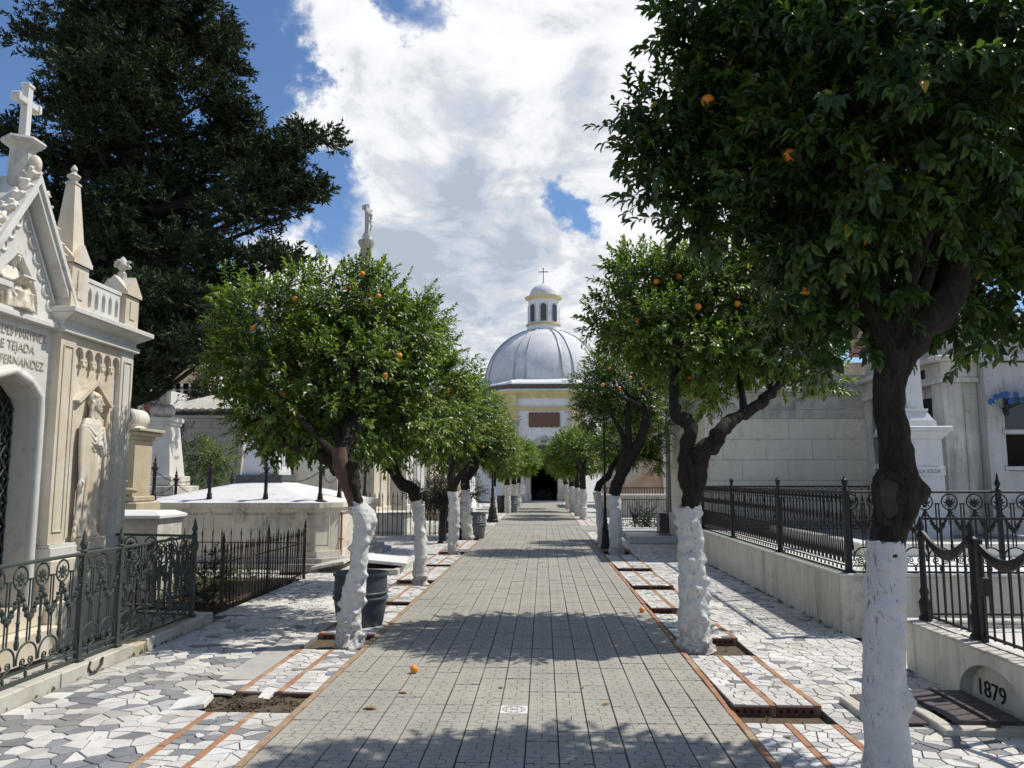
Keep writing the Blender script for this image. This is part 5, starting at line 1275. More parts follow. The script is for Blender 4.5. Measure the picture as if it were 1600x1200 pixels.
# centre bay: wall with a low pointed door opening
hole = [(CY-.36, 2.33), (CY-.34, 2.42), (CY-.20, 2.55), (CY, 2.625), (CY+.20, 2.55), (CY+.34, 2.42), (CY+.36, 2.33)]
part('bay_wall', M['marble'], ms, lambda b: wall_hole(b, (CY-.59, CY+.59, .4, 3.20), [(CY-.40, .4)]+[(CY+(p[0]-CY)*1.11, p[1]+.02) for p in hole]+[(CY+.40, .4)], -.40, 0, facade_M(BX)))
part('bay_step', M['marble_warm'], ms, lambda b: (b.box(-5.6, WX+.20, CY-.61, CY+.568, -.05, .22, bev=.01), b.box(-5.6, WX+.02, CY-.60, CY+.566, .223, .42, bev=.01)))
def mould(b):
    for off_, r_ in ((0.05, .045), (.085, .026)):
        pts = [(BX+.02, CY-.40-off_, .42), (BX+.02, CY-.40-off_, 2.33)]+[(BX+.02, CY+(p[0]-CY)*(1.11+off_*2.6), p[1]+.02+off_) for p in hole[1:-1]]+[(BX+.02, CY+.40+off_, 2.33), (BX+.02, CY+.40+off_, .42)]
        b.tube(pts, r_, 10)
part('door_moulding', M['marble'], ms, mould, smooth=True)
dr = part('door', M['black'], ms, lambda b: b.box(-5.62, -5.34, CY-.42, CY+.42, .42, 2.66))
def grille(b):
    Mx = facade_M(-5.315)
    for k in range(-5, 6): b.tube([(-5.325, CY+k*.078, .44), (-5.325, CY+k*.078, 2.55-.045*abs(k))], .008, 5)
    for zz in np.arange(.62, 2.45, .115):
        for k in range(-5, 5):
            if (k+int(round(zz/.115))) % 2: b.tube([(-5.315, CY+k*.078, zz), (-5.315, CY+(k+1)*.078, zz+.115)], .0085, 5)
            else: b.tube([(-5.315, CY+(k+1)*.078, zz), (-5.315, CY+k*.078, zz+.115)], .0085, 5)
            b.ell((-5.31, CY+k*.078, zz), (.012, .016, .016), 6, 4)
part('door_grille', M['iron_green'], ms, grille)
for s, z_, y_ in (('MERCEDES MARTINEZ', 3.035, CY+.0), ('DE TEJADA', 2.90, CY+.02), ('DE FERNANDEZ', 2.755, CY+.06)):
    text_obj('inscription', s, .125, M['letter'], ms, textM_east(BX+.004, y_, z_), .005, xs=.80 if s[0] == 'M' else .95)
part('sill', M['marble'], ms, lambda b: (b.box(BX-.3, BX+.085, CY-.56, CY+.56, 3.20, 3.255, bev=.006), b.box(BX-.3, BX+.06, CY-.585, CY+.585, 3.258, 3.285)))
# gable with niche
GA, GW, GZ0 = 4.45, .74, 3.29
def gab(b):
    Mx = facade_M(BX)
    ap = [(CY-.33, 3.29)]+[(CY-.33+.02*k/6+(.31)*(k/6)**1.9, 3.29+.56*(k/6)**.78) for k in range(1, 6)]+[(CY, 3.88)]
    ap += [(2*CY-p[0], p[1]) for p in reversed(ap[:-1])]
    zt = lambda u: GA-(abs(u-CY)/GW)*(GA-GZ0)
    for i in range(len(ap)-1):
        a, c = ap[i], ap[i+1]; poly_front(b, [a, c, (c[0], zt(c[0])), (a[0], zt(a[0]))], -.30, 0, Mx)
    poly_front(b, [(CY-GW, GZ0), (ap[0][0], GZ0), (ap[0][0], zt(ap[0][0]))], -.30, 0, Mx); poly_front(b, [(ap[-1][0], GZ0), (CY+GW, GZ0), (ap[-1][0], zt(ap[-1][0]))], -.30, 0, Mx)
    b.box(BX-.40, BX-.25, CY-.40, CY+.40, 3.28, 4.0)
part('gable_wall', M['marble'], ms, gab)
def rake(b):
    for s in (-1, 1):
        A = Vector((0, CY, GA+.02)); E_ = Vector((0, CY+s*(GW+.03), GZ0+.02)); d = (E_-A).normalized(); nrm = Vector((0, s*abs(d.z), abs(d.y)))
        for x0, x1, t0, t1 in ((BX-.35, BX+.14, .0, .05), (BX-.35, BX+.165, .05, .095)):
            q = [A+nrm*t0, E_+nrm*t0, E_+nrm*t1, A+nrm*t1]
            if t0 == 0: q[0] = Vector((0, CY, GA+.02)); q[3] = Vector((0, CY, GA+.02+t1/abs(d.y)*1.0))
            else: q[0] = Vector((0, CY, GA+.02+t0/abs(d.y))); q[3] = Vector((0, CY, GA+.02+t1/abs(d.y)))
            b.add([(x0, p.y, p.z) for p in q]+[(x1, p.y, p.z) for p in q], [(0, 1, 2, 3), (7, 6, 5, 4), (0, 4, 5, 1), (1, 5, 6, 2), (2, 6, 7, 3), (3, 7, 4, 0)])
        b.tube([(BX+.012, CY, GA-.10), (BX+.012, CY+s*(GW-.075), GZ0+.03)], .014, 6); b.tube([(BX+.008, CY, GA-.16), (BX+.008, CY+s*(GW-.11), GZ0+.03)], .008, 6)
part('raking_cornice', M['marble'], ms, rake)
def cusps(b):      # half-round tracery along the gable slopes
    for s in (-1, 1):
        for k in range(6):
            t = .10+.145*k; c = Vector((BX+.006, CY+s*(GW-.15)*t*1.02+s*.02, GA-.20-(GA-GZ0-.18)*t)); ang = math.atan2(GA-GZ0, GW)
            pts = []
            for q in range(11):
                a = -math.pi/2+math.pi*q/10; lx = .060*math.sin(a); lz = -.055*math.cos(a)
                pts.append((c.x, c.y+s*(lx*math.cos(ang)+lz*math.sin(ang)*1.0), c.z+(-lx*math.sin(ang)+lz*math.cos(ang))))
            b.tube(pts, .015, 6); b.ell(pts[-1], (.020, .022, .022), 6, 5)
part('tracery', M['marble'], ms, cusps, smooth=True)
def crock(b):      # leafy crockets climbing the gable
    for s in (-1, 1):
        A = Vector((BX+.08, CY, GA+.24)); E_ = Vector((BX+.08, CY+s*(GW+.10), GZ0+.14)); n = 9
        for k in range(n):
            p = A.lerp(E_, (k+.4)/n); r_ = .115
            b.ell(p, (r_*.45, r_*.4, r_*.5), 8, 6)
            for j in range(9):
                a_ = rnd.uniform(0, 6.28); e_ = rnd.uniform(-.4, 1.2); d_ = Vector((math.cos(a_)*math.cos(e_), math.sin(a_)*math.cos(e_), math.sin(e_)))
                q0 = p+d_*r_*.3; b.tube([q0, q0+d_*r_*.35, q0+d_*r_*.5+Vector((0, 0, -.012))], [.024, .020, .008], 6)
    b.ell((BX+.08, CY, GA+.30), (.07, .06, .10), 12, 8)
fig_mesh('crockets', crock, M['marble_warm'], ms, .009, 1)
part('roof_block', M['marble_grey'], ms, lambda b: (b.frus(BX-.75, CY, 1.1, .72, 3.9, 1.0, .30, 4.62), b.box(-6.9, -5.5, CY-.57, CY+.57, 3.25, 3.9)))
op_ = part('cross_pedestal', M['marble_grey'], ms, lambda b: (b.lathe([(.12, 4.40), (.115, 4.80), (.13, 4.815), (.185, 4.85), (.20, 4.875), (.19, 4.90), (.08, 4.93)], 6, c=(BX-.05, CY), rot=.5)))
op_.location.z += .10
cx_ = BX-.05
oc_ = part('cross', M['marble'], ms, lambda b: (b.box(cx_-.036, cx_+.036, CY-.036, CY+.036, 4.92, 5.48, bev=.008), b.box(cx_-.035, cx_+.035, CY-.15, CY-.0365, 5.26, 5.33, bev=.006), b.box(cx_-.035, cx_+.035, CY+.0365, CY+.15, 5.26, 5.33, bev=.006),
    b.box(cx_-.046, cx_+.046, CY-.175, CY-.14, 5.245, 5.345, bev=.01), b.box(cx_-.046, cx_+.046, CY+.14, CY+.175, 5.245, 5.345, bev=.01), b.box(cx_-.046, cx_+.046, CY-.048, CY+.048, 5.45, 5.495, bev=.01)))
oc_.location.z += .10
part('body', M['marble_warm'], ms, lambda b: b.box(-8.2, -7.0, CY-2.15, CY+2.15, -.05, 3.44))
def seated(b):     # mourning figure seated with an open book
    c = BX-.10; y = CY+.01
    robe(b, [(3.29, c+.05, y, .17, .22, .14), (3.36, c+.05, y, .16, .20, .14), (3.46, c+.03, y, .15, .17, .10), (3.53, c, y, .105, .14, .06), (3.64, c-.02, y, .085, .125, .05), (3.71, c-.02, y, .07, .12, .03), (3.745, c-.02, y, .035, .045, 0)], folds=7, seed=2)
    for s in (-1, 1):
        b.tube([(c-.02, y+s*.06, 3.46), (c+.16, y+s*.075, 3.47)], [.07, .055], 12); b.tube([(c+.16, y+s*.075, 3.47), (c+.13, y+s*.08, 3.32)], [.055, .05], 12)
        b.tube([(c-.02, y+s*.115, 3.70), (c+.03, y+s*.15, 3.58)], [.042, .036], 10); b.tube([(c+.03, y+s*.15, 3.58), (c+.13, y+s*.05, 3.55)], [.036, .024], 10)
        hand(b, (c+.11, y+s*.065, 3.553), (.7, -s*.4, .1), (0, 0, 1), .75, curl=.5)
        for k in range(3): b.tube([(c+.10, y+s*(.03+.05*k), 3.50), (c+.17, y+s*(.04+.045*k), 3.40), (c+.15, y+s*(.05+.05*k), 3.30)], .015, 6)
    b.add(*[(lambda q: (q, [(0, 1, 2, 3), (4, 5, 6, 7), (0, 1, 5, 4), (1, 2, 6, 5), (2, 3, 7, 6), (3, 0, 4, 7)]))([(c+.12, y-.10, 3.545), (c+.22, y-.10, 3.60), (c+.22, y+.09, 3.60), (c+.12, y+.09, 3.545), (c+.115, y-.10, 3.565), (c+.215, y-.10, 3.62), (c+.215, y+.09, 3.62), (c+.115, y+.09, 3.565)])][0])
    head(b, (0, 0, 0), .72, Matrix.Translation((c+.03, y, 3.82)) @ Matrix.Rotation(R(-90), 4, 'Z') @ Matrix.Rotation(R(-28), 4, 'X'))
    for s in (-1, 1): b.tube([(c-.03, y+s*.03, 3.90), (c-.02, y+s*.08, 3.82), (c-.03, y+s*.10, 3.70)], [.03, .035, .03], 10)
fig_mesh('seated_figure', seated, M['marble_warm'], ms, .008, 2)

# ------------------------------------------------ box tomb behind the fence
bt = thing('box_tomb', 'low grey-white box tomb with flat slab lid between the mausoleum and the big roofed tomb', 'tomb', (-5.8, 11.3, 0))
part('tomb_box', M['marble_grey'], bt, lambda b: (b.box(-7.6, -5.22, 10.75, 11.5, -.05, .62), b.box(-7.58, -5.235, 10.765, 11.49, .625, 1.12)))
part('lid', M['marble_white'], bt, lambda b: (b.box(-7.64, -5.18, 10.70, 11.54, 1.125, 1.175, bev=.008), b.frus(-6.41, 11.12, 2.44, .82, 1.176, 2.2, .6, 1.225)))
# tan pillar with carved scrolls
tp = thing('stone_pedestal', 'tan stone pedestal with scrolled top standing just right of the mausoleum', 'monument', (-7.1, 13.3, 0))
x0, x1, y0, y1 = -7.7, -6.88, 13.2, 13.8
part('pedestal_base', M['limestone'], tp, lambda b: (b.box(x0-.2, x1+.22, y0-.2, y1+.2, -.05, 1.12, bev=.01), b.box(x0-.12, x1+.14, y0-.12, y1+.12, 1.123, 1.28, bev=.02), b.box(x0-.06, x1+.06, y0-.06, y1+.06, 1.283, 1.38, bev=.02)))
part('pedestal_shaft', M['limestone'], tp, lambda b: b.box(x0, x1, y0, y1, 1.383, 2.33))
part('pedestal_cap', M['limestone'], tp, lambda b: (b.box(x0-.03, x1+.03, y0-.03, y1+.03, 2.333, 2.40), b.box(x0-.10, x1+.10, y0-.10, y1+.10, 2.403, 2.47, bev=.015), b.box(x0-.15, x1+.15, y0-.15, y1+.15, 2.473, 2.52, bev=.008)))
def scr(b):
    for xx in (x0+.20, x1-.20):
        b.lathe([(.17, 0), (.17, .5)], 16, M=Matrix.Translation((xx, y0+.02, 2.70)) @ Matrix.Rotation(R(-90), 4, 'X'))
        for r_ in (.14, .08): b.tube([(xx+r_*math.cos(a*.4), y0+.01, 2.70+r_*math.sin(a*.4)) for a in range(16)], .02, 6, close=True)
    b.ell((-7.29, 13.5, 2.54), (.42, .3, .06), 14, 6)
part('scrolls', M['marble_grey'], tp, scr, smooth=True)
def rel(b):
    b.ell((-7.25, 13.17, 1.75), (.16, .05, .28), 12, 8); b.ell((-7.2, 13.15, 2.06), (.07, .05, .09), 10, 8); b.tube([(-7.35, 13.14, 1.9), (-7.1, 13.12, 1.72), (-6.95, 13.12, 1.6)], .04, 8); b.ell((-7.05, 13.15, 1.47), (.3, .05, .06), 12, 6)
part('relief', M['limestone'], tp, rel, smooth=True)

# ------------------------------------------------ big low tomb with pyramid roof
ot = thing('roofed_tomb', 'large low tomb with chamfered corners and white pyramid roof behind the spiked fence', 'tomb', (-6.0, 17.3, 0))
ax0, ax1, ay0, ay1 = -8.05, -3.98, 15.25, 19.4
def oct_(q, c=.36): return [(ax0-q+c, ay0-q), (ax1+q-c, ay0-q), (ax1+q, ay0-q+c), (ax1+q, ay1+q-c), (ax1+q-c, ay1+q), (ax0-q+c, ay1+q), (ax0-q, ay1+q-c), (ax0-q, ay0-q+c)]
def ext(b, pl, z0, z1, pl2=None):
    pl2 = pl2 or pl; n = len(pl); b.add([(x, y, z0) for x, y in pl]+[(x, y, z1) for x, y in pl2], [tuple(range(n-1, -1, -1)), tuple(range(n, 2*n))]+[(i, (i+1) % n, n+(i+1) % n, n+i) for i in range(n)])
part('base_step', M['cement'], ot, lambda b: (ext(b, oct_(.32), -.05, .09), ext(b, oct_(.18), .093, .18)))
part('tomb_wall', M['plaster'], ot, lambda b: (ext(b, oct_(0), .183, 1.03), ext(b, oct_(.035), .183, .30)))
part('tomb_cornice', M['plaster'], ot, lambda b: (ext(b, oct_(.04), 1.033, 1.12), ext(b, oct_(.085), 1.123, 1.215)))
def pan(b):
    for k in range(3):
        u = -7.05+k*1.22
        for a, c, d, e in ((u-.53, u+.53, .955, .985), (u-.53, u+.53, .40, .43), (u-.53, u-.50, .431, .954), (u+.50, u+.53, .431, .954)): b.box(a, c, ay0-.022, ay0, d, e)
        b.lathe([(.12, 0), (.12, .035)], 20, M=Matrix.Translation((u, ay0-.023, .955)) @ Matrix.Rotation(R(90), 4, 'X')); b.lathe([(.055, 0), (.055, .05)], 14, M=Matrix.Translation((u, ay0-.058+.0, .955)) @ Matrix.Rotation(R(90), 4, 'X') )
part('wall_panels', M['plaster'], ot, pan)
def roof(b):
    o1 = oct_(-.02, .40); cx, cy = -6.05, 17.35; i_ = [(cx+(x-cx)*.235, cy+(y-cy)*.235) for x, y in o1]
    ext(b, o1, 1.217, 1.60, i_); 
part('pyramid_roof', M['marble_white'], ot, roof)
part('downpipe', M['copper'], ot, lambda b: (b.tube([(-3.945, 15.63, 1.02), (-3.945, 15.63, .20)], .022, 8), b.box(-3.99, -3.90, 15.60, 15.66, .98, 1.0), b.box(-3.99, -3.90, 15.60, 15.66, .50, .52)))
op = thing('obelisk_monument', 'tapered white pedestal with a dark inscription tablet on top of the pyramid roof', 'monument', (-6.05, 17.35, 1.6))
part('dark_base', M['dark_stone'], op, lambda b: b.box(-6.56, -5.56, 16.85, 17.85, 1.602, 1.76))
part('shaft', M['marble_white'], op, lambda b: (b.frus(-6.06, 17.35, .82, .82, 1.762, .56, .56, 3.3), b.frus(-6.06, 17.35, .56, .56, 3.303, .5, .5, 5.4)))
part('tablet', M['dark_stone'], op, lambda b: b.add([(-5.648, 17.15, 2.05), (-5.648, 17.55, 2.05), (-5.735, 17.50, 2.95), (-5.735, 17.20, 2.95), (-5.60, 17.15, 2.05), (-5.60, 17.55, 2.05), (-5.70, 17.50, 2.95), (-5.70, 17.20, 2.95)], [(0, 1, 2, 3), (4, 7, 6, 5), (0, 4, 5, 1), (1, 5, 6, 2), (2, 6, 7, 3), (3, 7, 4, 0)]))
part('tablet_frame', M['marble_white'], op, lambda b: (b.tube([(-5.63, 17.12, 1.95), (-5.70, 17.17, 3.0), (-5.72, 17.35, 3.15), (-5.70, 17.53, 3.0), (-5.63, 17.58, 1.95)], .04, 6)))
# iron posts and chains round the roof
pm_ = MB(); pm_.lathe([(.16, 0), (.15, .02), (.10, .035), (.055, .06), (.06, .09), (.046, .12), (.05, .16), (.036, .18), (.034, .50), (.045, .52), (.036, .54), (.034, .60), (.07, .66), (.085, .675), (.035, .70), (.028, .74), (.045, .76), (.018, .79), (.026, .83), (.010, .86), (.003, .96)], 10)
pme = pm_.mesh('post', M['iron_black'], smooth=True)
def chain_posts(labels, pts, z, grp, catl, close=True, s=1.0):
    obs = []
    for k, (x, y) in enumerate(pts):
        o = link('chain_post', pme, None, (x, y, z)); o.scale = (s, s, s); tag(o, labels[k], 'post', grp); obs.append(o)
    return obs
def chain(b, p, q, sag, r=.012):
    p = Vector(p); q = Vector(q); n = max(6, int((q-p).length/.07))
    for k in range(n):
        t0 = k/n; t1 = (k+.95)/n
        a = p.lerp(q, t0); c = p.lerp(q, t1); a.z -= sag*4*t0*(1-t0); c.z -= sag*4*t1*(1-t1)
        d = (c-a); m_ = (a+c)/2; side = Vector((0, 0, 1)) if k % 2 else d.cross(Vector((0, 0, 1))).normalized()
        L = d.length*.62; dn = d.normalized(); b.tube([m_-dn*L-side*r*.2, m_-dn*L*.6+side*r, m_+dn*L*.6+side*r, m_+dn*L, m_+dn*L*.6-side*r, m_-dn*L*.6-side*r], r*.42, 4, close=True)
pp = [(-6.56, 15.55), (-5.44, 15.55), (-4.36, 15.55), (-4.28, 16.7), (-4.28, 19.1), (-7.7, 15.6)]
chain_posts(['iron chain post on the tomb roof edge, second from its left corner', 'iron chain post on the tomb roof edge, in line with the tapered pedestal', 'iron chain post at the front right corner of the tomb roof', 'iron chain post on the right side of the tomb roof, behind the corner post',
             'iron chain post at the back right corner of the tomb roof', 'iron chain post at the front left corner of the tomb roof'], pp, 1.217, 'iron chain posts round the roofed tomb', 'post')
ch = thing('iron_chain', 'sagging black chains linking the iron posts on the tomb roof', 'chain', (-5.4, 15.55, 1.8))
for i, j in ((5, 0), (0, 1), (1, 2), (2, 3), (3, 4)):
    p, q = pp[i], pp[j]; L = math.hypot(p[0]-q[0], p[1]-q[1]); part('chain_length', M['iron_black'], ch, lambda b: chain(b, (*p, 1.83), (*q, 1.83), .20*L if L < 2 else .4))
# ------------------------------------------------ cross on tapered pedestal further left
cm = thing('cross_monument', 'tall stone cross column on a tapered pedestal in front of the small tiled mausoleum', 'monument', (-9.85, 20.3, 0))
qx_ = -9.85
part('pedestal_steps', M['marble_grey'], cm, lambda b: (b.box(qx_-1.0, qx_+.9, 19.3, 21.2, -.05, 1.25, bev=.02), b.box(qx_-.78, qx_+.70, 19.55, 21.0, 1.253, 1.5, bev=.02), b.box(qx_-.56, qx_+.52, 19.75, 20.85, 1.503, 1.75, bev=.02)))
part('tapered_pedestal', M['marble'], cm, lambda b: (b.frus(qx_, 20.3, .84, .84, 1.753, .58, .58, 3.05), ))
part('pedestal_cap', M['marble'], cm, lambda b: (b.box(qx_-.33, qx_+.33, 19.97, 20.63, 3.053, 3.13, bev=.01), b.box(qx_-.37, qx_+.37, 19.93, 20.67, 3.133, 3.25, bev=.01)))
part('rock_foot', M['marble_grey'], cm, lambda b: (b.ell((qx_, 20.3, 3.40), (.27, .25, .22), 12, 8), b.ell((qx_-.16, 20.15, 3.45), (.16, .16, .15), 10, 8), b.ell((qx_+.18, 20.2, 3.43), (.15, .16, .17), 10, 8)), smooth=True)
part('cross_shaft', M['marble_grey'], cm, lambda b: (b.box(qx_-.10, qx_+.10, 20.2, 20.4, 3.4, 6.0), b.box(qx_-.45, qx_-.102, 20.2, 20.4, 5.4, 5.6), b.box(qx_+.102, qx_+.45, 20.2, 20.4, 5.4, 5.6)))
text_obj('inscription', 'E.P.D.', .10, M['letter_grey'], cm, textM_east(qx_+.40, 20.3, 2.2) , .003)
pq = [(-10.6, 18.8), (-9.6, 18.8), (-8.75, 18.8), (-8.6, 20.3), (-10.7, 20.9), (-8.5, 21.6)]
chain_posts(['iron chain post nearest the tan pedestal', 'iron chain post in front of the tapered pedestal with the cross', 'iron chain post right of the tapered pedestal', 'iron chain post against the green bush',
             'small iron chain post behind the tapered pedestal at left', 'iron chain post farthest back beside the green bush'], pq, 1.0, 'iron chain posts round the cross monument', 'post')
ch = thing('iron_chain', 'thin chains hanging between the posts round the cross monument', 'chain', (-9.3, 18.9, 1.6))
for i, j in ((0, 1), (1, 2), (2, 3), (3, 5), (0, 4)):
    p, q = pq[i], pq[j]; part('chain_length', M['iron_black'], ch, lambda b: chain(b, (*p, 1.6), (*q, 1.6), .26))
part('kerb_platform', M['marble_grey'], cm, lambda b: b.box(-11.0, -8.3, 18.6, 21.9, -.05, .98))
bs = thing('green_bush', 'bright green bush behind the chain posts, left of the tiled mausoleum', 'bush', (-9.0, 23, 0))
crown(bs, [pblob(325, 715, 23, 34, 26, .8), pblob(305, 700, 23, 16, 14, .5), pblob(345, 720, 23, 20, 22, .6), pblob(320, 745, 23, 32, 20, .7)], 420, 11, .09, M['leaf_bright'], gl, detailed=False)
bs = thing('green_bush', 'dark shrub squeezed between the tan pedestal and the tapered pedestal', 'bush', (-8.6, 17, 0))
crown(bs, [((-10.0, 21.8, 2.3), (.5, .5, .9), 1)], 160, 11, .09, M['grey_leaf'], gl, detailed=False)

# ================================================================== RIGHT SIDE
# raised enclosure: low wall with coping, marble floor, cast railing
we = thing('low_wall', 'pale plastered low wall carrying the black railing on the right', 'wall', (3.4, 9.1, 0))
ye = [9.02, 10.3, 11.75, 13.2, 14.7, 17.2]
for k in range(5): part('wall_panel', M['plaster'], we, lambda b: b.box(3.24, 3.54, ye[k]+.002, ye[k+1]-.002, -.05, .60, bev=.006))
xe = [3.545, 4.6, 5.8, 7.0, 8.4]
for k in range(4): part('wall_panel', M['plaster'], we, lambda b: b.box(xe[k]+.002, xe[k+1]-.002, 9.03, 9.30, -.05, .60, bev=.006))
part('coping', M['marble'], we, lambda b: (b.box(3.225, 3.56, 9.0, 17.2, .603, .635, bev=.006), b.box(3.563, 8.4, 9.0, 9.32, .603, .635, bev=.006)))
part('raised_floor', M['marble_white'], we, lambda b: (b.box(3.545, 8.4, 9.305, 17.2, -.05, .615)))
part('floor_curb', M['marble'], we, lambda b: (b.box(4.3, 7.6, 11.2, 11.45, .617, .80, bev=.01), b.box(4.3, 4.55, 11.455, 15.5, .617, .80, bev=.01), b.box(7.35, 7.6, 11.455, 15.5, .617, .80, bev=.01)))
part('grave_slab', M['dark_stone'], we, lambda b: b.box(4.56, 7.34, 11.46, 15.4, .617, .74, bev=.01))
rf = thing('iron_railing', 'black cast iron railing with lancet arches on the low wall at right', 'railing', (3.4, 9.1, .63))
D2 = motif2_meshes(M['iron_black'], .135, .80)
D3 = motif_meshes(M['iron_black'], .27, .80)
for a_, b_ in ((9.12, 11.62), (11.68, 14.46), (14.52, 17.1)): railing(rf, (3.36, a_, 0), (3.36, b_, 0), .705, .80, D2, .135, M['iron_black'], far_from=12.2)
rf2 = thing('iron_railing', 'black cast iron railing with rings and palmettes facing the camera on the right', 'railing', (3.4, 9.12, .63))
railing(rf2, (3.42, 9.12, 0), (8.3, 9.12, 0), .705, .80, D3, .27, M['iron_black'])
for y_ in (9.09, 11.65, 14.49, 17.15): iron_post(rf, 3.36, y_, .635, 1.54, .06, M['iron_black'], 'lantern')
for x_ in (5.04, 6.6, 8.3): iron_post(rf2, x_, 9.12, .635, 1.54, .045, M['iron_black'], 'flame')
rf3 = thing('iron_railing', 'far side of the black railing beyond the raised marble floor', 'railing', (5, 16.9, .63))
railing(rf3, (3.42, 17.12, 0), (8.3, 17.12, 0), .705, .80, D2, .135, M['iron_black'], far_from=1)
pf = thing('yellow_flowers', 'small yellow-flowered plant at the foot of the corner railing post', 'plant', (3.75, 9.5, .62))
crown(pf, [((3.75, 9.5, .76), (.12, .10, .13), 1)], 60, 8, .04, M['leaf_bright'], gl, detailed=False, tw=False)
part('petals', M['orange'], pf, lambda b: [b.ell((3.75+rnd.uniform(-.12, .12), 9.42+rnd.uniform(-.05, .05), .78+rnd.uniform(-.06, .08)), (.014, .014, .012), 6, 4) for k in range(12)])

# front tomb enclosure with arched vault mouth and swagged railing
wf = thing('vault_wall', 'low plastered wall with an arched vault opening at the lower right', 'wall', (3.3, 6, 0))
AX = 3.18; AC, AR = 6.02, .45     # arch centre along y, half width
hz = .41
arcp = [(AC-AR, -.3), (AC-AR, .03)]+[(AC-AR*math.cos(R(t)), .03+.29*math.sin(R(t))) for t in range(10, 180, 10)]+[(AC+AR, .03), (AC+AR, -.3)]
part('wall_face', M['plaster'], wf, lambda b: wall_hole(b, (3.6, 7.22, -.3, hz), arcp, 0, .085, facade_M(AX)))
part('wall_return', M['plaster'], wf, lambda b: (b.box(3.20, 8.0, 7.225, 7.40, -.3, hz)))
part('capstones', M['marble_grey'], wf, lambda b: [b.box(3.165+rnd.uniform(-.008, .008), 3.36, y_+.004, y_+.30, hz+.002, hz+.022+rnd.uniform(-.004, .004), bev=.004) for y_ in np.arange(3.6, 7.0, .305)])
part('capstones', M['marble_grey'], wf, lambda b: (b.box(3.17, 8.0, 7.235, 7.41, hz+.003, hz+.025, bev=.004), ))
part('vault_floor', M['marble'], wf, lambda b: (b.box(3.53, 8.0, 3.6, 7.22, .28, .38), b.box(3.345, 3.525, 3.6, 7.22, .345, .388)))
part('vault_back', M['plaster'], wf, lambda b: b.box(3.268, 3.34, 3.6, 7.22, -.3, hz-.002))
Mt = Matrix(((0, 0, -1, 3.265), (-1, 0, 0, AC+.16), (0, 1, 0, .06), (0, 0, 0, 1)))
text_obj('date', '1879', .17, M['letter_dark'], wf, Mt, .004, xs=1.15)
# front railing with iron drapery
sr = thing('swagged_railing', 'black iron railing with drooping iron drapery above the vault arch', 'railing', (3.33, 6, hz))
def turned(b, x, y, z0, z1, s=1.0):
    b.lathe([(.055*s, z0), (.055*s, z0+.03), (.04*s, z0+.05), (.048*s, z0+.12), (.052*s, z0+.16), (.030*s, z0+.20), (.040*s, z0+.25), (.028*s, z0+.29), (.025*s, z1-.20), (.03*s, z1-.12), (.045*s, z1-.08), (.022*s, z1-.04), (.03*s, z1), (.018*s, z1+.05), (.003, z1+.09)], 12, c=(x, y))
pys = [7.28, 6.44, 5.6, 4.76, 3.92]
for y_ in pys: part('post', M['iron_black'], sr, lambda b: turned(b, 3.33, y_, hz+.02, 1.24), smooth=True)
part('gate_post', M['iron_black'], sr, lambda b: (b.box(3.31, 3.35, 6.32, 6.36, hz+.02, 1.20), b.box(3.305, 3.355, 6.26, 6.318, .78, .92, bev=.006)))
bmB = MB(); bmB.tube([(0, 0, 0), (0, 0, 1)], .0085, 6); bme_ = bmB.mesh('bar', M['iron_black'])
for a_, b_ in zip(pys[:-1], pys[1:]):
    n = 7
    for k in range(1, n):
        y_ = a_+(b_-a_)*k/n; sg = 1.19-.20*math.sin(math.pi*k/n)
        o = link('bar', bme_, sr, (0, y_-6, .055)); o.scale = (1, 1, sg-hz-.055)
    def swag(b, a_=a_, b_=b_):
        n = 20; vs = []; fs = []
        for k in range(n+1):
            t = k/n; y_ = a_+(b_-a_)*t; zt = 1.22-.19*math.sin(math.pi*t); hw = .012+.030*math.sin(math.pi*t)**.8
            tw_ = .03*math.sin(t*18)
            for (dx, dz) in ((-.012, hw), (.012, hw), (.026+tw_*.3, 0), (.012, -hw), (-.012, -hw), (-.026+tw_*.3, 0)): vs.append((3.33+dx, y_, zt+dz))
        for k in range(n):
            for j in range(6): fs.append((6*k+j, 6*k+(j+1) % 6, 6*k+6+(j+1) % 6, 6*k+6+j))
        b.add(vs, fs)
    part('iron_drapery', M['iron_black'], sr, swag, smooth=True)
    part('rail', M['iron_black'], sr, lambda b: b.box(3.318, 3.342, b_+.03, a_-.03, hz+.065, hz+.083))
part('rail', M['iron_black'], sr, lambda b: (b.box(3.36, 8.0, 7.27, 7.29, hz+.07, hz+.085), b.box(3.36, 8.0, 7.265, 7.295, 1.30, 1.32)))
for k in range(24): o = link('bar', bme_, sr, (.18+k*.19, 1.28, .06)); o.scale = (1, 1, .83)
# the two iron vault doors lying over the steps
vd = thing('vault_hatch', 'dark iron plate hatch lying on a stone frame before the arched vault opening', 'hatch', (3.0, 5.8, 0))
part('hatch_frame', M['kerbstone'], vd, lambda b: (b.box(2.60, 3.17, 5.50, 5.60, -.08, .045, bev=.008), b.box(2.60, 2.69, 5.603, 6.45, -.08, .05, bev=.008)))
def plate(b):
    b.box(2.70, 3.17, 5.25, 6.02, .02, .038)
for k in range(5): part('plate_slat', M['steel_plate'], vd, lambda b: b.box(2.72, 3.17, 5.62+.16*k, 5.773+.16*k, .052, .066, bev=.003))
part('plate_bar', M['steel_plate'], vd, lambda b: (b.box(2.93, 2.965, 5.58, 6.42, .0665, .088, bev=.003), b.box(2.92, 2.975, 5.545, 5.595, -.0, .088), b.box(2.70, 3.18, 5.605, 5.617, .03, .072)))
hp = thing('iron_plate', 'flat dark metal plate on the paving behind the nearest white trunk', 'plate', (2.35, 5.9, 0))
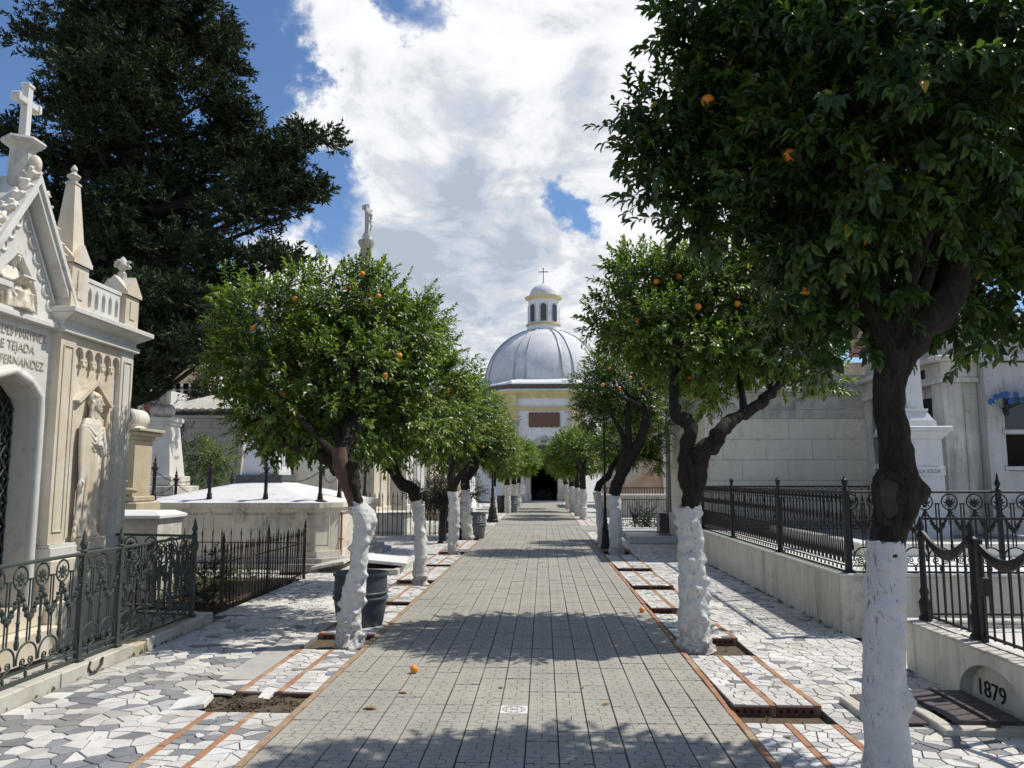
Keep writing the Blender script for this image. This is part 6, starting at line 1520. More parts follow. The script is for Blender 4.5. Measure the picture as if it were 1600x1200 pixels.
part('plate', M['steel_plate'], hp, lambda b: b.box(2.33, 2.58, 5.70, 6.42, .012, .026, bev=.002))
part('stone_edge', M['kerbstone'], hp, lambda b: b.box(2.20, 2.30, 5.45, 6.28, -.02, .045, bev=.008))

# ashlar mausoleum
am = thing('ashlar_mausoleum', 'large square ashlar stone mausoleum with projecting cornice behind the right railing', 'mausoleum', (5.8, 20, 0))
x0, x1, Y0 = 3.60, 8.60, 17.55
part('wall', M['mortar'], am, lambda b: b.box(x0+.012, x1-.012, Y0+.012, 23.0, -.05, 3.80))
part('base_course', M['ashlar_dark'], am, lambda b: b.box(x0-.05, x1+.05, Y0-.05, 23.0, -.05, .75, bev=.01))
zc = .753; rowh = .445; r_i = 0
while zc+rowh < 3.36:
    xs = [x0]; u_ = x0+(.32 if r_i % 2 else .72)
    while u_ < x1-.3: xs.append(u_); u_ += .98+rnd.uniform(-.06, .06)
    xs.append(x1)
    for a_, b_ in zip(xs[:-1], xs[1:]): part('stone_block', M['ashlar'], am, lambda b: b.box(a_+.003, b_-.003, Y0+rnd.uniform(-.002, .002), Y0+.25, zc+.003, zc+rowh-.003, bev=.004))
    ys_ = Y0+.252; 
    while ys_ < 22.8: part('stone_block', M['ashlar'], am, lambda b: b.box(x0, x0+.25, ys_+.0018, min(ys_+1.0, 23)-.0018, zc+.0018, zc+rowh-.0018, bev=.0022)); ys_ += 1.0
    zc += rowh; r_i += 1
part('frieze', M['ashlar_dark'], am, lambda b: (b.box(x0-.01, x1, Y0-.01, 23, zc+.002, zc+.20), b.box(x0-.04, x1+.04, Y0-.04, 23, zc+.203, zc+.25, bev=.008)))
part('cornice', M['ashlar_dark'], am, lambda b: (b.box(x0-.02, x1+.02, Y0-.02, 23, zc+.253, zc+.50), b.box(x0-.10, x1+.10, Y0-.10, 23, zc+.503, zc+.56, bev=.01), b.box(x0-.20, x1+.20, Y0-.20, 23, zc+.563, zc+.67, bev=.015), b.box(x0-.05, x1, Y0, 23, zc+.673, zc+.95), b.box(x0+.4, x1-.4, Y0+.5, 23, zc+.953, zc+1.3)))
part('corner_pilaster', M['ashlar'], am, lambda b: (b.box(x0-.055, x0-.002, Y0+.03, Y0+.40, .753, 3.38), b.box(x0-.055, x0-.002, 19.8, 20.2, .753, 3.38)))
# portico column
pc = thing('stone_column', 'grey stone column on a square block beside the ashlar mausoleum', 'column', (3.75, 23.4, 0))
part('block', M['dark_stone'], pc, lambda b: (b.box(3.52, 3.98, 23.2, 23.66, -.05, .62, bev=.01), b.box(3.30, 3.515, 23.1, 23.7, -.05, .72, bev=.02)))
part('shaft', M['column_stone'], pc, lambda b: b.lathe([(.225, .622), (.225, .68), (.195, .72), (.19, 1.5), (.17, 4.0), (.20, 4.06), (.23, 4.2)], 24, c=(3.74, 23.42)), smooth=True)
part('lintel', M['ashlar_dark'], pc, lambda b: b.box(3.50, 4.0, 17.0+6.01, 23.75, 4.203, 4.6))

# white column monument in the enclosure
wm = thing('column_monument', 'bright white marble pedestal and column rising behind the nearest trunk on the right', 'monument', (6.1, 13.2, .6))
cx, cy = 6.10, 13.3
part('pedestal', M['marble_white'], wm, lambda b: (b.box(cx-.40, cx+.32, cy-.36, cy+.36, .617, .95, bev=.01), b.frus(cx-.04, cy, .64, .64, .953, .60, .60, 2.30)))
part('pedestal_cap', M['marble_white'], wm, lambda b: (b.frus(cx-.04, cy, .62, .62, 2.303, .80, .80, 2.42), b.box(cx-.47, cx+.39, cy-.43, cy+.43, 2.423, 2.50, bev=.008)))
part('scroll_foot', M['marble_white'], wm, lambda b: (b.box(cx-.30, cx+.22, cy-.26, cy+.26, 2.503, 2.60), b.frus(cx-.04, cy, .48, .48, 2.603, .32, .32, 2.76), b.box(cx-.22, cx+.14, cy-.18, cy+.18, 2.763, 2.80)))
part('shaft', M['marble_white'], wm, lambda b: (b.frus(cx-.04, cy, .26, .26, 2.803, .20, .20, 4.6)))
part('name_plate', M['marble_white'], wm, lambda b: b.box(cx-.36, cx+.275, cy-.34, cy-.322, 1.72, 1.86, bev=.003))
text_obj('inscription', 'FAMILIA SOLDA', .085, M['letter_grey'], wm, textM_south(cx-.04, cy-.342, 1.76), .002, xs=.80)

# tall weathered pantheon with dark niches behind
tn = thing('niche_pantheon', 'tall weathered grey stone pantheon with dark burial niches at far right', 'mausoleum', (9, 17, 0))
nY = 13.78
part('pier', M['marble_grey'], tn, lambda b: (b.box(6.82, 7.12, nY, nY+.4, .6, 3.30), b.box(7.123, 7.41, nY+.05, nY+.4, .6, 3.30), b.box(7.18, 7.36, nY+.035, nY+.048, .75, 3.1)))
part('rear_block', M['marble_grey'], tn, lambda b: (b.box(7.0, 7.41, nY+.403, nY+3.4, .6, 3.30), b.box(6.83, 6.998, nY+3.0, nY+3.4, .6, 3.30)))
for k, zz in enumerate((.72, 1.36, 2.0, 2.64)):
    for j in range(2): part('niche', M['black'], tn, lambda b: b.box(6.985, 6.998, nY+.50+1.25*j, nY+1.55+1.25*j, zz, zz+.48))
    part('niche_shelf', M['marble_grey'], tn, lambda b: b.box(6.83, 6.998, nY+.403, nY+2.998, zz-.12, zz-.02))
part('niche_pillar', M['marble_grey'], tn, lambda b: b.box(6.86, 6.983, nY+1.57, nY+1.73, .6, 3.30))
part('entablature', M['marble_grey'], tn, lambda b: (b.box(6.77, 7.41, nY-.05, nY+3.4, 3.303, 3.38), b.box(6.80, 7.41, nY-.02, nY+3.4, 3.383, 3.66), b.box(6.66, 7.41, nY-.16, nY+3.4, 3.663, 3.76, bev=.02), b.box(6.9, 10.5, nY+.5, nY+3.4, 3.763, 4.35)))
part('square_vent', M['black'], tn, lambda b: b.box(6.795, 6.798, nY+.55, nY+.75, 3.44, 3.60))
part('tiled_roof', M['rooftile'], tn, lambda b: b.add([(6.8, nY+.3, 4.353), (10.6, nY+.3, 4.353), (10.6, nY+4, 5.3), (6.8, nY+4, 5.3), (6.8, nY+4, 4.353), (10.6, nY+4, 4.353)], [(0, 1, 2, 3), (0, 4, 5, 1), (0, 3, 4), (1, 5, 2), (3, 2, 5, 4)]))
nb = thing('niche_block', 'white painted burial niche block with blue flowers at the right edge', 'wall', (8, 13.6, 0))
qx, qY = 7.42, 13.6
part('pilaster', M['limewash_shaded'], nb, lambda b: (b.box(qx, qx+.235, qY, qY+.6, .6, 3.62), b.box(qx-.05, qx+.29, qY-.06, qY+.6, 3.623, 3.74, bev=.01)))
part('back_wall', M['limewash_shaded'], nb, lambda b: (b.box(qx+.24, qx+3.5, qY+.45, qY+.9, .6, 3.8)))
zs = (.66, 1.27, 1.88, 2.49, 3.10)
for k in range(5):
    for j in range(2):
        a_ = qx+.31+j*1.0
        part('niche_frame', M['limewash_shaded'], nb, lambda b: (b.box(a_-.07, a_+.88, qY-.02, qY+.45, zs[k]-.07, zs[k]-.004, bev=.006), b.box(a_-.07, a_-.003, qY+.03, qY+.45, zs[k], zs[k]+.535), b.box(a_+.81, a_+.877, qY+.03, qY+.45, zs[k], zs[k]+.535)))
        part('niche_front', M['glass_dark'] if k == 3 else (M['black'] if k == 2 else M['limewash_shaded']), nb, lambda b: b.box(a_+.002, a_+.808, qY+.10+(.25 if k == 2 else 0), qY+.44, zs[k]+.001, zs[k]+.53))
part('top_slab', M['limewash_shaded'], nb, lambda b: b.box(qx+.295, qx+3.5, qY-.02, qY+.9, 3.66, 3.76))
bf = thing('blue_flowers', 'bunch of blue cloth flowers hung on the white niche block', 'flowers', (7.7, 13.5, 2.8))
for k in range(9):
    p = (qx+.02+.085*k, qY-.13+rnd.uniform(-.05, .05), 2.98+rnd.uniform(-.09, .12))
    b = MB()
    for j in range(7): a_ = j*.9+rnd.random()*.5; e_ = Vector((.034*math.cos(a_), rnd.uniform(-.018, .018), .034*math.sin(a_))); b.add([(p[0], p[1], p[2]), (p[0]+e_.x*1.2-e_.z*.7, p[1]+e_.y, p[2]+e_.z*1.2+e_.x*.7), (p[0]+e_.x*2.0, p[1]+e_.y-.012, p[2]+e_.z*2.0), (p[0]+e_.x*1.2+e_.z*.7, p[1]+e_.y, p[2]+e_.z*1.2-e_.x*.7)], [(0, 1, 2), (0, 2, 3)])
    b.ell((p[0], p[1]-.01, p[2]), (.016, .014, .016), 7, 5); b.build('bloom', M['blue_flower'], bf)
part('stems', M['leaf_dark'] if False else M['grey_leaf'], bf, lambda b: [b.tube([(qx+.05+.08*k, qY-.11, 2.98), (qx+.26, qY-.05, 2.80)], .006, 4) for k in range(9)])
part('vase', M['iron_black'], bf, lambda b: b.lathe([(.03, 2.71), (.05, 2.76), (.05, 2.83), (.035, 2.85)], 10, c=(qx+.28, qY-.08)))

# ================================================================== CHAPEL
chp = thing('chapel', 'octagonal white chapel with yellow trim and grey lead dome at the end of the path', 'chapel', (.1, 66, 0))
OC = Vector((.08, 66, 0)); AP = 6.0
def octp(ap, n=8): r_ = ap/math.cos(math.pi/8); return [(OC.x+r_*math.cos(R(22.5+45*k)), OC.y+r_*math.sin(R(22.5+45*k))) for k in range(n)]
def octring(b, ap0, z0, ap1, z1): ext(b, octp(ap0), z0, z1, octp(ap1))
CZ = 8.05
# walls (the door facet is built with its opening)
def walls(b):
    pts = octp(AP)
    for k in range(8):
        p, q = Vector((*pts[k], 0)), Vector((*pts[(k+1) % 8], 0)); mid = (p+q)/2
        if mid.y < OC.y-AP+.2: continue
        i0, i1 = Vector((*octp(AP-.5)[k], 0)), Vector((*octp(AP-.5)[(k+1) % 8], 0))
        b.add([(*p[:2], 0), (*q[:2], 0), (*q[:2], CZ), (*p[:2], CZ), (*i0[:2], 0), (*i1[:2], 0), (*i1[:2], CZ), (*i0[:2], CZ)], [(0, 1, 2, 3), (7, 6, 5, 4), (0, 4, 5, 1), (1, 5, 6, 2), (2, 6, 7, 3), (3, 7, 4, 0)])
part('wall', M['white_paint'], chp, walls)
hs = AP*math.tan(math.pi/8); Yf = OC.y-AP
Mf = Matrix(((1, 0, 0, 0), (0, -1, 0, Yf), (0, 0, 1, 0), (0, 0, 0, 1)))
dcx = .06; dp = [(dcx-1.03, -.05), (dcx-1.03, 3.30)]+[(dcx-1.03*math.cos(R(t)), 3.30+1.03*math.sin(R(t))) for t in range(15, 180, 15)]+[(dcx+1.03, 3.30), (dcx+1.03, -.05)]
part('front_wall', M['white_paint'], chp, lambda b: wall_hole(b, (OC.x-hs+.002, OC.x+hs-.002, -.05, CZ), dp, -.5, 0, Mf))
part('floor', M['marble_grey'], chp, lambda b: b.box(-3, 3, Yf-.9, Yf+6, -.05, .10))
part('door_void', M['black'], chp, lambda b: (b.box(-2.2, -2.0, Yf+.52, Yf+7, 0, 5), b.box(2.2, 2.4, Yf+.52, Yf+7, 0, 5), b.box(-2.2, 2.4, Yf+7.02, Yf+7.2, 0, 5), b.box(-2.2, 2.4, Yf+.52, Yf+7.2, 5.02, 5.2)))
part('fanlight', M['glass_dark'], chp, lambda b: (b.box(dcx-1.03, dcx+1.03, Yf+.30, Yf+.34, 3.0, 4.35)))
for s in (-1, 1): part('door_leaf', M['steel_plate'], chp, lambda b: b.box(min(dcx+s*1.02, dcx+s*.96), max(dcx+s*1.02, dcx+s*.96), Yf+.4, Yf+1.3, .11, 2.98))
def vous(b):
    for k in range(11):
        t0, t1 = R(180-k*180/11), R(180-(k+1)*180/11)
        ri, ro = 1.06, 1.52+(.07 if k == 5 else 0)
        poly_front(b, [(dcx+ri*math.cos(t0-.01), 3.32+ri*math.sin(t0-.01)), (dcx+ro*math.cos(t0-.01), 3.32+ro*math.sin(t0-.01)), (dcx+ro*math.cos(t1+.01), 3.32+ro*math.sin(t1+.01)), (dcx+ri*math.cos(t1+.01), 3.32+ri*math.sin(t1+.01))], .002, .10, Mf)
part('door_arch', M['marble_grey'], chp, vous)
for s in (-1, 1): part('door_jamb', M['marble_grey'], chp, lambda b: (b.box(dcx+s*1.28-.24, dcx+s*1.28+.24, Yf-.10, Yf-.002, .65, 3.30), b.box(dcx+s*1.30-.34, dcx+s*1.30+.34, Yf-.16, Yf-.002, .10, .648, bev=.02)))
text_obj('date', 'IHS', .30, M['letter_dark'], chp, textM_south(dcx, Yf-.11, 4.42), .01)
part('altar', M['dark_stone'], chp, lambda b: (b.box(-.6, .7, Yf+5, Yf+5.8, .12, .9, bev=.05), [b.ell((-.7+.23*k, Yf+4.6, .5+.2*(k%3)), (.12, .12, .14), 8, 5) for k in range(8)]))
# steps
part('door_step', M['marble_grey'], chp, lambda b: (b.box(-2.4, 2.5, Yf-1.5, Yf-.9, -.05, .05, bev=.01),))
# yellow pilasters on the corners
for k in range(8):
    p = Vector((*octp(AP+.0)[k], 0)); ang = math.atan2(p.y-OC.y, p.x-OC.x)
    if p.y > OC.y+2: continue
    def pil(b):
        for s in (-1, 1):
            a_ = ang+s*math.pi/8; nrm = Vector((math.cos(a_), math.sin(a_), 0)); tg = Vector((-math.sin(a_), math.cos(a_), 0))*(-s)
            Mp = Matrix(((tg.x, nrm.x, 0, p.x), (tg.y, nrm.y, 0, p.y), (0, 0, 1, 0), (0, 0, 0, 1)))
            b.box(-.02, .58, -.02, .06, 0, 6.85, Mp); b.box(-.04, .64, -.02, .11, .0, .55, Mp); b.box(-.04, .66, -.02, .13, 6.62, 6.74, Mp); b.box(-.03, .62, -.02, .10, 6.40, 6.44, Mp); b.box(-.02, .56, -.02, .05, 7.203, CZ, Mp)
    part('pilaster', M['yellow_paint'], chp, pil)
part('frieze_band', M['yellow_paint'], chp, lambda b: octring(b, AP+.07, 6.853, AP+.07, 7.20))
part('cornice', M['yellow_paint'], chp, lambda b: (octring(b, AP+.10, CZ-.25, AP+.12, CZ), octring(b, AP+.14, CZ+.003, AP+.42, CZ+.22), octring(b, AP+.45, CZ+.223, AP+.48, CZ+.32)))
part('cornice_edge', M['marble_white'], chp, lambda b: octring(b, AP+.52, CZ+.323, AP+.50, CZ+.42))
part('tile_edge', M['cornice_brown'], chp, lambda b: octring(b, AP+.30, CZ+.423, AP+.30, CZ+.80))
part('roof_edge', M['marble_white'], chp, lambda b: (octring(b, AP+.36, CZ+.803, AP+.30, CZ+.92), octring(b, AP+.2, CZ+.923, AP-1.0, CZ+1.35), [b.lathe([(.45, CZ+.93), (.25, CZ+1.1), (.02, CZ+1.2)], 4, c=octp(AP-.1)[k]) for k in range(8)]))
# dome
DZ, DRr, DH = CZ+1.30, 5.02, 4.95
def drad(t): return DRr*(1-.745*t**1.78) if t < 1 else DRr*.255
def dome(b, r_off=0, n=64):
    pr = [(4.98+r_off, CZ+.94)]
    for k in range(25):
        a = k/24*R(75.5); pr.append((DRr*math.cos(a)+r_off, DZ-.02+DRr*.985*math.sin(a)*.985))
    b.lathe(pr, n, c=(OC.x, OC.y))
part('dome', M['zinc'], chp, dome, smooth=True)
for k in range(8):
    for da in (-6.0, -4.1, 4.1, 6.0) if False else (-5.6, 5.6):
        a0 = R(22.5+45*k+da)
        def rib(b):
            pts = []
            for q in range(25):
                a = q/24*R(75.0); r_ = DRr*math.cos(a)+.03; sp = 1 if q < 24 else 1; an = R(22.5+45*k)+ (a0-R(22.5+45*k))*1.0
                pts.append((OC.x+r_*math.cos(an), OC.y+r_*math.sin(an), DZ-.02+DRr*.97*math.sin(a)+.02))
            b.tube(pts, .055, 6)
        part('dome_rib', M['zinc_light'], chp, rib, smooth=True)
LZ = DZ+DRr*.97*math.sin(R(75.5))-.05; LR = 1.27
part('lantern_base', M['white_paint'], chp, lambda b: b.lathe([(1.42, LZ-.15), (1.40, LZ+.28), (LR+.05, LZ+.30), (LR+.05, LZ+.42)], 40, c=(OC.x, OC.y)), smooth=True)
part('lantern_band', M['yellow_paint'], chp, lambda b: b.lathe([(LR+.06, LZ+.423), (LR+.22, LZ+.50), (LR+.22, LZ+.58), (LR+.03, LZ+.62)], 40, c=(OC.x, OC.y)), smooth=True)
lw = part('lantern_wall', M['white_paint'], chp, lambda b: b.lathe([(LR, LZ+.622), (LR, LZ+2.62)], 40, c=(OC.x, OC.y)), smooth=True)
for k in range(8):
    a = R(-90+45*k); Ml = Matrix.Translation((OC.x+math.cos(a)*(LR-.03), OC.y+math.sin(a)*(LR-.03), LZ+.72)) @ Matrix.Rotation(a+R(90), 4, 'Z')
    sh_ = [(-.22, 0), (.22, 0), (.22, 1.25)]+[(.22*math.cos(R(t)), 1.25+.22*math.sin(R(t))) for t in range(20, 180, 20)]+[(-.22, 1.25)]
    wdw = part('window', M['glass_dark'], chp, lambda b: b.prism(sh_, -.055, 0, Ml)); 
    so = [(p[0]*1.22, p[1]*1.03-.02) for p in sh_]
    part('window_frame', M['zinc_light'], wdw, lambda b: b.tube([Ml @ Vector((p[0]*1.1, -.06, p[1])) for p in sh_], .03, 5, close=True))
    part('window_post', M['white_paint'], chp, lambda b: b.box(-.14, .14, -.05, .05, LZ+.63, LZ+2.60, Matrix.Translation((OC.x+math.cos(a+R(22.5))*LR, OC.y+math.sin(a+R(22.5))*LR, 0)) @ Matrix.Rotation(a+R(112.5), 4, 'Z')))
part('lantern_cornice', M['yellow_paint'], chp, lambda b: b.lathe([(LR+.02, LZ+2.623), (LR+.12, LZ+2.72), (LR+.30, LZ+2.80), (LR+.32, LZ+2.90), (LR-.1, LZ+2.95)], 40, c=(OC.x, OC.y)), smooth=True)
part('lantern_dome', M['zinc'], chp, lambda b: b.lathe([(1.20, LZ+2.93)]+[(1.20*math.cos(R(t)), LZ+2.98+1.12*math.sin(R(t))) for t in range(0, 86, 8)]+[(.08, LZ+4.12)], 40, c=(OC.x, OC.y)), smooth=True)
part('cross_foot', M['zinc'], chp, lambda b: b.lathe([(.18, LZ+4.08), (.10, LZ+4.16), (.07, LZ+4.32)], 10, c=(OC.x, OC.y)))
zt = LZ+4.30
part('cross', M['iron_black'], chp, lambda b: (b.box(OC.x-.032, OC.x+.032, OC.y-.03, OC.y+.03, zt, zt+1.25), b.box(OC.x-.42, OC.x-.033, OC.y-.028, OC.y+.028, zt+.84, zt+.90), b.box(OC.x+.033, OC.x+.42, OC.y-.028, OC.y+.028, zt+.84, zt+.90)))
# ceramic plaque and lamp on the wall
plq = thing('wall_plaque', 'brown wavy-edged ceramic plaque above the chapel door', 'plaque', (dcx+.03, Yf-.02, 6.2))
def pq_(b):
    pts = []; x0_, x1_, z0_, z1_ = -1.05, 1.23, 5.62, 6.68
    def seg(p, q, n, amp):
        for k in range(n): t = k/n; w_ = amp*math.sin(t*math.pi*6)**2; d = Vector((q[0]-p[0], q[1]-p[1])).normalized(); nn = Vector((d.y, -d.x)); pts.append((p[0]+(q[0]-p[0])*t+nn.x*w_, p[1]+(q[1]-p[1])*t+nn.y*w_))
    seg((x0_, z0_), (x1_, z0_), 36, .06); seg((x1_, z0_), (x1_, z1_), 24, .06); seg((x1_, z1_), (x0_, z1_), 36, .06); seg((x0_, z1_), (x0_, z0_), 24, .06)
    poly_front(b, pts, .002, .09, Mf)
part('panel', M['plaque'], plq, pq_); part('rim', M['cornice_brown'], plq, lambda b: (b.box(-.93, 1.11, Yf-.105, Yf-.092, 5.72, 5.75), b.box(-.93, 1.11, Yf-.105, Yf-.092, 6.55, 6.58), b.box(-.93, -.90, Yf-.105, Yf-.092, 5.751, 6.549), b.box(1.08, 1.11, Yf-.105, Yf-.092, 5.751, 6.549)))
wl = thing('wall_lamp', 'round wall lamp on the left yellow pilaster of the chapel', 'lamp', (-2.1, Yf-.3, 5.6)); lx_, lz_ = PY(804, 662, Yf-.3).x, PY(804, 662, Yf-.3).z
part('globe', M['lamp_glass'], wl, lambda b: b.ell((lx_, Yf-.35, lz_), (.22, .22, .22), 14, 10), smooth=True); part('bracket', M['iron_black'], wl, lambda b: (b.tube([(lx_, Yf-.06, lz_-.3), (lx_, Yf-.35, lz_-.34), (lx_, Yf-.35, lz_-.22)], .03, 6), b.tube(arc(0, 0, .24, .24, 0, 360, 16)[:-1], .03, 5, Matrix.Translation((lx_, Yf-.35, lz_)), close=True)))

# ================================================================== BACKGROUND, LEFT
def mausoleum(label, x0, x1, y0, y1, h, mat, pil=3, roof='flat', name='mausoleum', side=True, base=.8, extra=None, doorless=True):
    t = thing(name, label, 'mausoleum', ((x0+x1)/2, y0, 0)); m1 = M[mat]
    part('base', m1, t, lambda b: (b.box(x0-.10, x1+.10, y0-.10, y1+.1, -.05, base*.55, bev=.01), b.box(x0-.05, x1+.05, y0-.05, y1+.05, base*.55+.003, base, bev=.02)))
    part('wall', m1, t, lambda b: b.box(x0+.06, x1-.06, y0+.06, y1-.06, base+.003, h))
    n = pil; w_ = (x1-x0)/n
    for k in range(n+1):
        xc = x0+w_*k; a_ = max(x0, xc-.13); c_ = min(x1, xc+.13); part('pilaster', m1, t, lambda b: (b.box(a_, c_, y0, y0+.09, base+.004, h-.002), b.box(a_-.02, c_+.02, y0-.02, y0+.05, base+.003, base+.12)))
    n2 = max(2, round((y1-y0)/1.4)); w2 = (y1-y0)/n2
    for k in range(n2+1):
        yc = y0+w2*k; a_ = max(y0+.092, yc-.13); c_ = min(y1, yc+.13)
        if c_-a_ > .05: part('pilaster', m1, t, lambda b: (b.box(x1-.09, x1, a_, c_, base+.004, h-.002), b.box(x1-.05, x1+.02, a_-.02, c_+.02, base+.003, base+.12)))
    for k in range(n):
        xc = x0+w_*(k+.5); part('panel', m1, t, lambda b: (b.box(xc-w_/2+.20, xc+w_/2-.20, y0+.035, y0+.062, base+.95, h-.25), b.box(xc-w_/2+.20, xc+w_/2-.20, y0+.035, y0+.062, base+.15, base+.80)))
    part('cornice', m1, t, lambda b: (b.box(x0-.02, x1+.02, y0-.02, y1, h+.003, h+.22), b.box(x0-.12, x1+.12, y0-.12, y1+.1, h+.223, h+.32, bev=.02), b.box(x0-.2, x1+.2, y0-.2, y1+.15, h+.323, h+.42, bev=.02)))
    if roof == 'pyr':
        xc, yc = (x0+x1)/2, (y0+y1)/2
        part('attic', m1, t, lambda b: b.box(x0, x1, y0, y1, h+.423, h+.62))
        n = 6
        for k in range(n):
            a_ = k/n; w_o = 1.12-.98*a_; w_i = 1.12-.98*(k+1)/n-.02
            part('roof_course', M['marble_grey'], t, lambda b: b.frus(xc, yc, (x1-x0)*w_o, (y1-y0)*w_o, h+.625+.105*k, (x1-x0)*w_i, (y1-y0)*w_i, h+.62+.105*(k+1)+.02))
        part('eave_tiles', M['marble_grey'], t, lambda b: [b.ell((x0-.1+(x1-x0+.2)*k/11, y0-.13, h+.62), (.13, .12, .07), 8, 5) for k in range(12)])
        part('finial', M['marble'], t, lambda b: b.lathe([(.28, h+1.22), (.15, h+1.30), (.07, h+1.38), (.08, h+1.5), (.13, h+1.62), (.07, h+1.72), (.10, h+1.8), (.03, h+1.95)], 10, c=(xc, yc)), smooth=True)
        part('dark_band', M['cornice_brown'], t, lambda b: b.box(x0-.02, x1+.02, y0-.02, y1+.02, h+.425, h+.55))
    elif roof == 'gable':
        part('pediment', m1, t, lambda b: b.prism([(x0-.15, h+.423), (x1+.15, h+.423), ((x0+x1)/2, h+.423+.28*(x1-x0))], y0-.12, y1))
    else: part('parapet', m1, t, lambda b: b.box(x0+.05, x1-.05, y0+.05, y1-.05, h+.423, h+.66))
    return t
mausoleum('small square mausoleum with tiled pyramid roof and finial beyond the green bush', -13.05, -10.15, 26.5, 29.6, 3.4, 'marble_grey', 1, 'pyr')
# rounded headstones behind the roofed tomb
for lab, x_, Y_, w_, h_ in (('white arched headstone just right of the tapered pedestal', -6.35, 21.5, .62, 2.55), ('lower white headstone beside the arched one', -5.82, 21.5, .50, 2.3)):
    t = thing('headstone', lab, 'gravestone', (x_, Y_, 0), 'headstones behind the roofed tomb')
    part('stone', M['marble_warm'], t, lambda b: poly_front(b, [(x_-w_/2, 0), (x_+w_/2, 0), (x_+w_/2, h_-.3)]+[(x_+w_/2*math.cos(R(a)), h_-.3+.3*math.sin(R(a))) for a in range(20, 180, 20)]+[(x_-w_/2, h_-.3)], 0, .22, Matrix(((1, 0, 0, 0), (0, 1, 0, Y_), (0, 0, 1, 0), (0, 0, 0, 1)))))
    part('foot', M['marble_warm'], t, lambda b: b.box(x_-w_/2-.06, x_+w_/2+.06, Y_-.05, Y_+.3, -.05, .4, bev=.01))
mausoleum('cream panelled mausoleum behind the chain posts at the left', -8.8, -5.2, 24.5, 27, 4.4, 'marble_warm', 3)
mausoleum('white panelled mausoleum with bright corner behind the second left trunk', -6.9, -4.75, 27.6, 29.6, 3.9, 'marble', 2, 'gable')
mausoleum('white stepped mausoleum right behind the iron enclosure on the left', -6.6, -4.9, 31.0, 33.4, 3.3, 'marble', 2)
mausoleum('beige panelled mausoleum with a dark doorway between the left trunks', -7.4, -4.9, 34.6, 38.0, 3.6, 'marble_warm', 3)
mausoleum('long grey ashlar mausoleum behind the third and fourth left trees', -7.8, -5.0, 39.6, 46.0, 3.7, 'ashlar_dark', 2)
mausoleum('plain white mausoleum nearest the chapel on the left', -8.4, -4.6, 48.0, 54.5, 3.4, 'white_paint', 2)
mausoleum('farthest grey mausoleum on the left, beside the chapel flank', -14, -9.2, 44, 52.0, 3.9, 'marble_grey', 3)
# tall white column with cross, seen above the nearest left tree
cc = thing('crucifix_column', 'white stone crucifix on a tall column rising above the nearest left orange tree', 'monument', tuple(Vector((*PY(573, 375, 27)[:2], 0))))
ccx, ccY = PY(573, 375, 27).x, 27.0; zb_ = PY(573, 375, ccY).z; zt_ = PY(573, 320, ccY).z; H_ = zt_-zb_
part('column', M['marble_grey'], cc, lambda b: b.lathe([(.42, 0), (.42, 4.2), (.30, 4.4), (.24, 4.6), (.20, zb_-.35), (.22, zb_-.3), (.30, zb_-.12), (.30, zb_-.04), (.12, zb_-.01)], 18, c=(ccx, ccY)), smooth=True)
part('cross_foot', M['marble'], cc, lambda b: (b.box(ccx-.13, ccx+.13, ccY-.13, ccY+.13, zb_-.005, zb_+.16, bev=.02), b.box(ccx-.10, ccx+.10, ccY-.10, ccY+.10, zb_+.163, zb_+.22)))
part('cross', M['marble'], cc, lambda b: (b.box(ccx-.065, ccx+.055, ccY-.07, ccY+.07, zb_+.223, zt_-.08), b.box(ccx-.085, ccx+.075, ccY-.09, ccY+.09, zt_-.08+.002, zt_, bev=.01), b.box(ccx-.065, ccx+.055, ccY-.38, ccY-.071, zb_+H_*.76, zb_+H_*.86), b.box(ccx-.065, ccx+.055, ccY+.071, ccY+.38, zb_+H_*.76, zb_+H_*.86), b.box(ccx-.085, ccx+.075, ccY-.44, ccY-.381, zb_+H_*.745, zb_+H_*.875)))
def corpus(b):
    c = ccx+.11; y = ccY; z = zb_+H_*.50
    b.tube([(c, y, z+.02), (c+.03, y, z+.14), (c+.02, y, z+.30)], [.055, .050, .075], 10); b.ell((c+.035, y+.015, z+.42), (.045, .042, .055), 10, 8)
    for s in (-1, 1):
        b.tube([(c, y+s*.06, z+.30), (c-.01, y+s*.18, z+.35), (c-.03, y+s*.33, z+.40)], [.030, .024, .016], 8)
        b.tube([(c, y+s*.03, z+.02), (c+.06, y+s*.035, z-.14), (c+.0, y+s*.02, z-.38)], [.04, .036, .020], 8); b.tube([(c, y+s*.02, z-.36), (c+.05, y+s*.02, z-.42)], [.02, .014], 6)
    b.ell((c+.02, y, z+.03), (.07, .075, .055), 10, 6)
fig_mesh('carved_figure', corpus, M['marble'], cc, .012, 1)

# fallen slab tomb by the path, left
st_ = thing('open_tomb', 'low open tomb with a white lid slab slid sideways between the nearest left trees', 'tomb', (-3.3, 15, 0))
part('tomb_frame', M['marble_grey'], st_, lambda b: (b.box(-3.55, -2.55, 14.1, 14.2, -.02, .10, bev=.01), b.box(-3.55, -3.46, 14.205, 16.3, -.02, .10, bev=.01), b.box(-2.64, -2.55, 14.205, 16.3, -.02, .10, bev=.01)))
part('dark_opening', M['black'], st_, lambda b: b.box(-3.455, -2.645, 14.21, 16.2, -.02, .03))
b = MB(); b.box(-.40, .40, -.95, .95, 0, .06, bev=.008); o = b.build('lid', M['marble_white'], None); o.parent = st_; o.location = (.32, .25, .13); o.rotation_euler = (R(-2), R(6), R(8))
b = MB(); b.box(-.3, .3, -.9, .9, 0, .05, bev=.006); o = b.build('lid_fragment', M['marble_grey'], None); o.parent = st_; o.location = (-.62, .3, .10); o.rotation_euler = (0, R(-10), R(3))

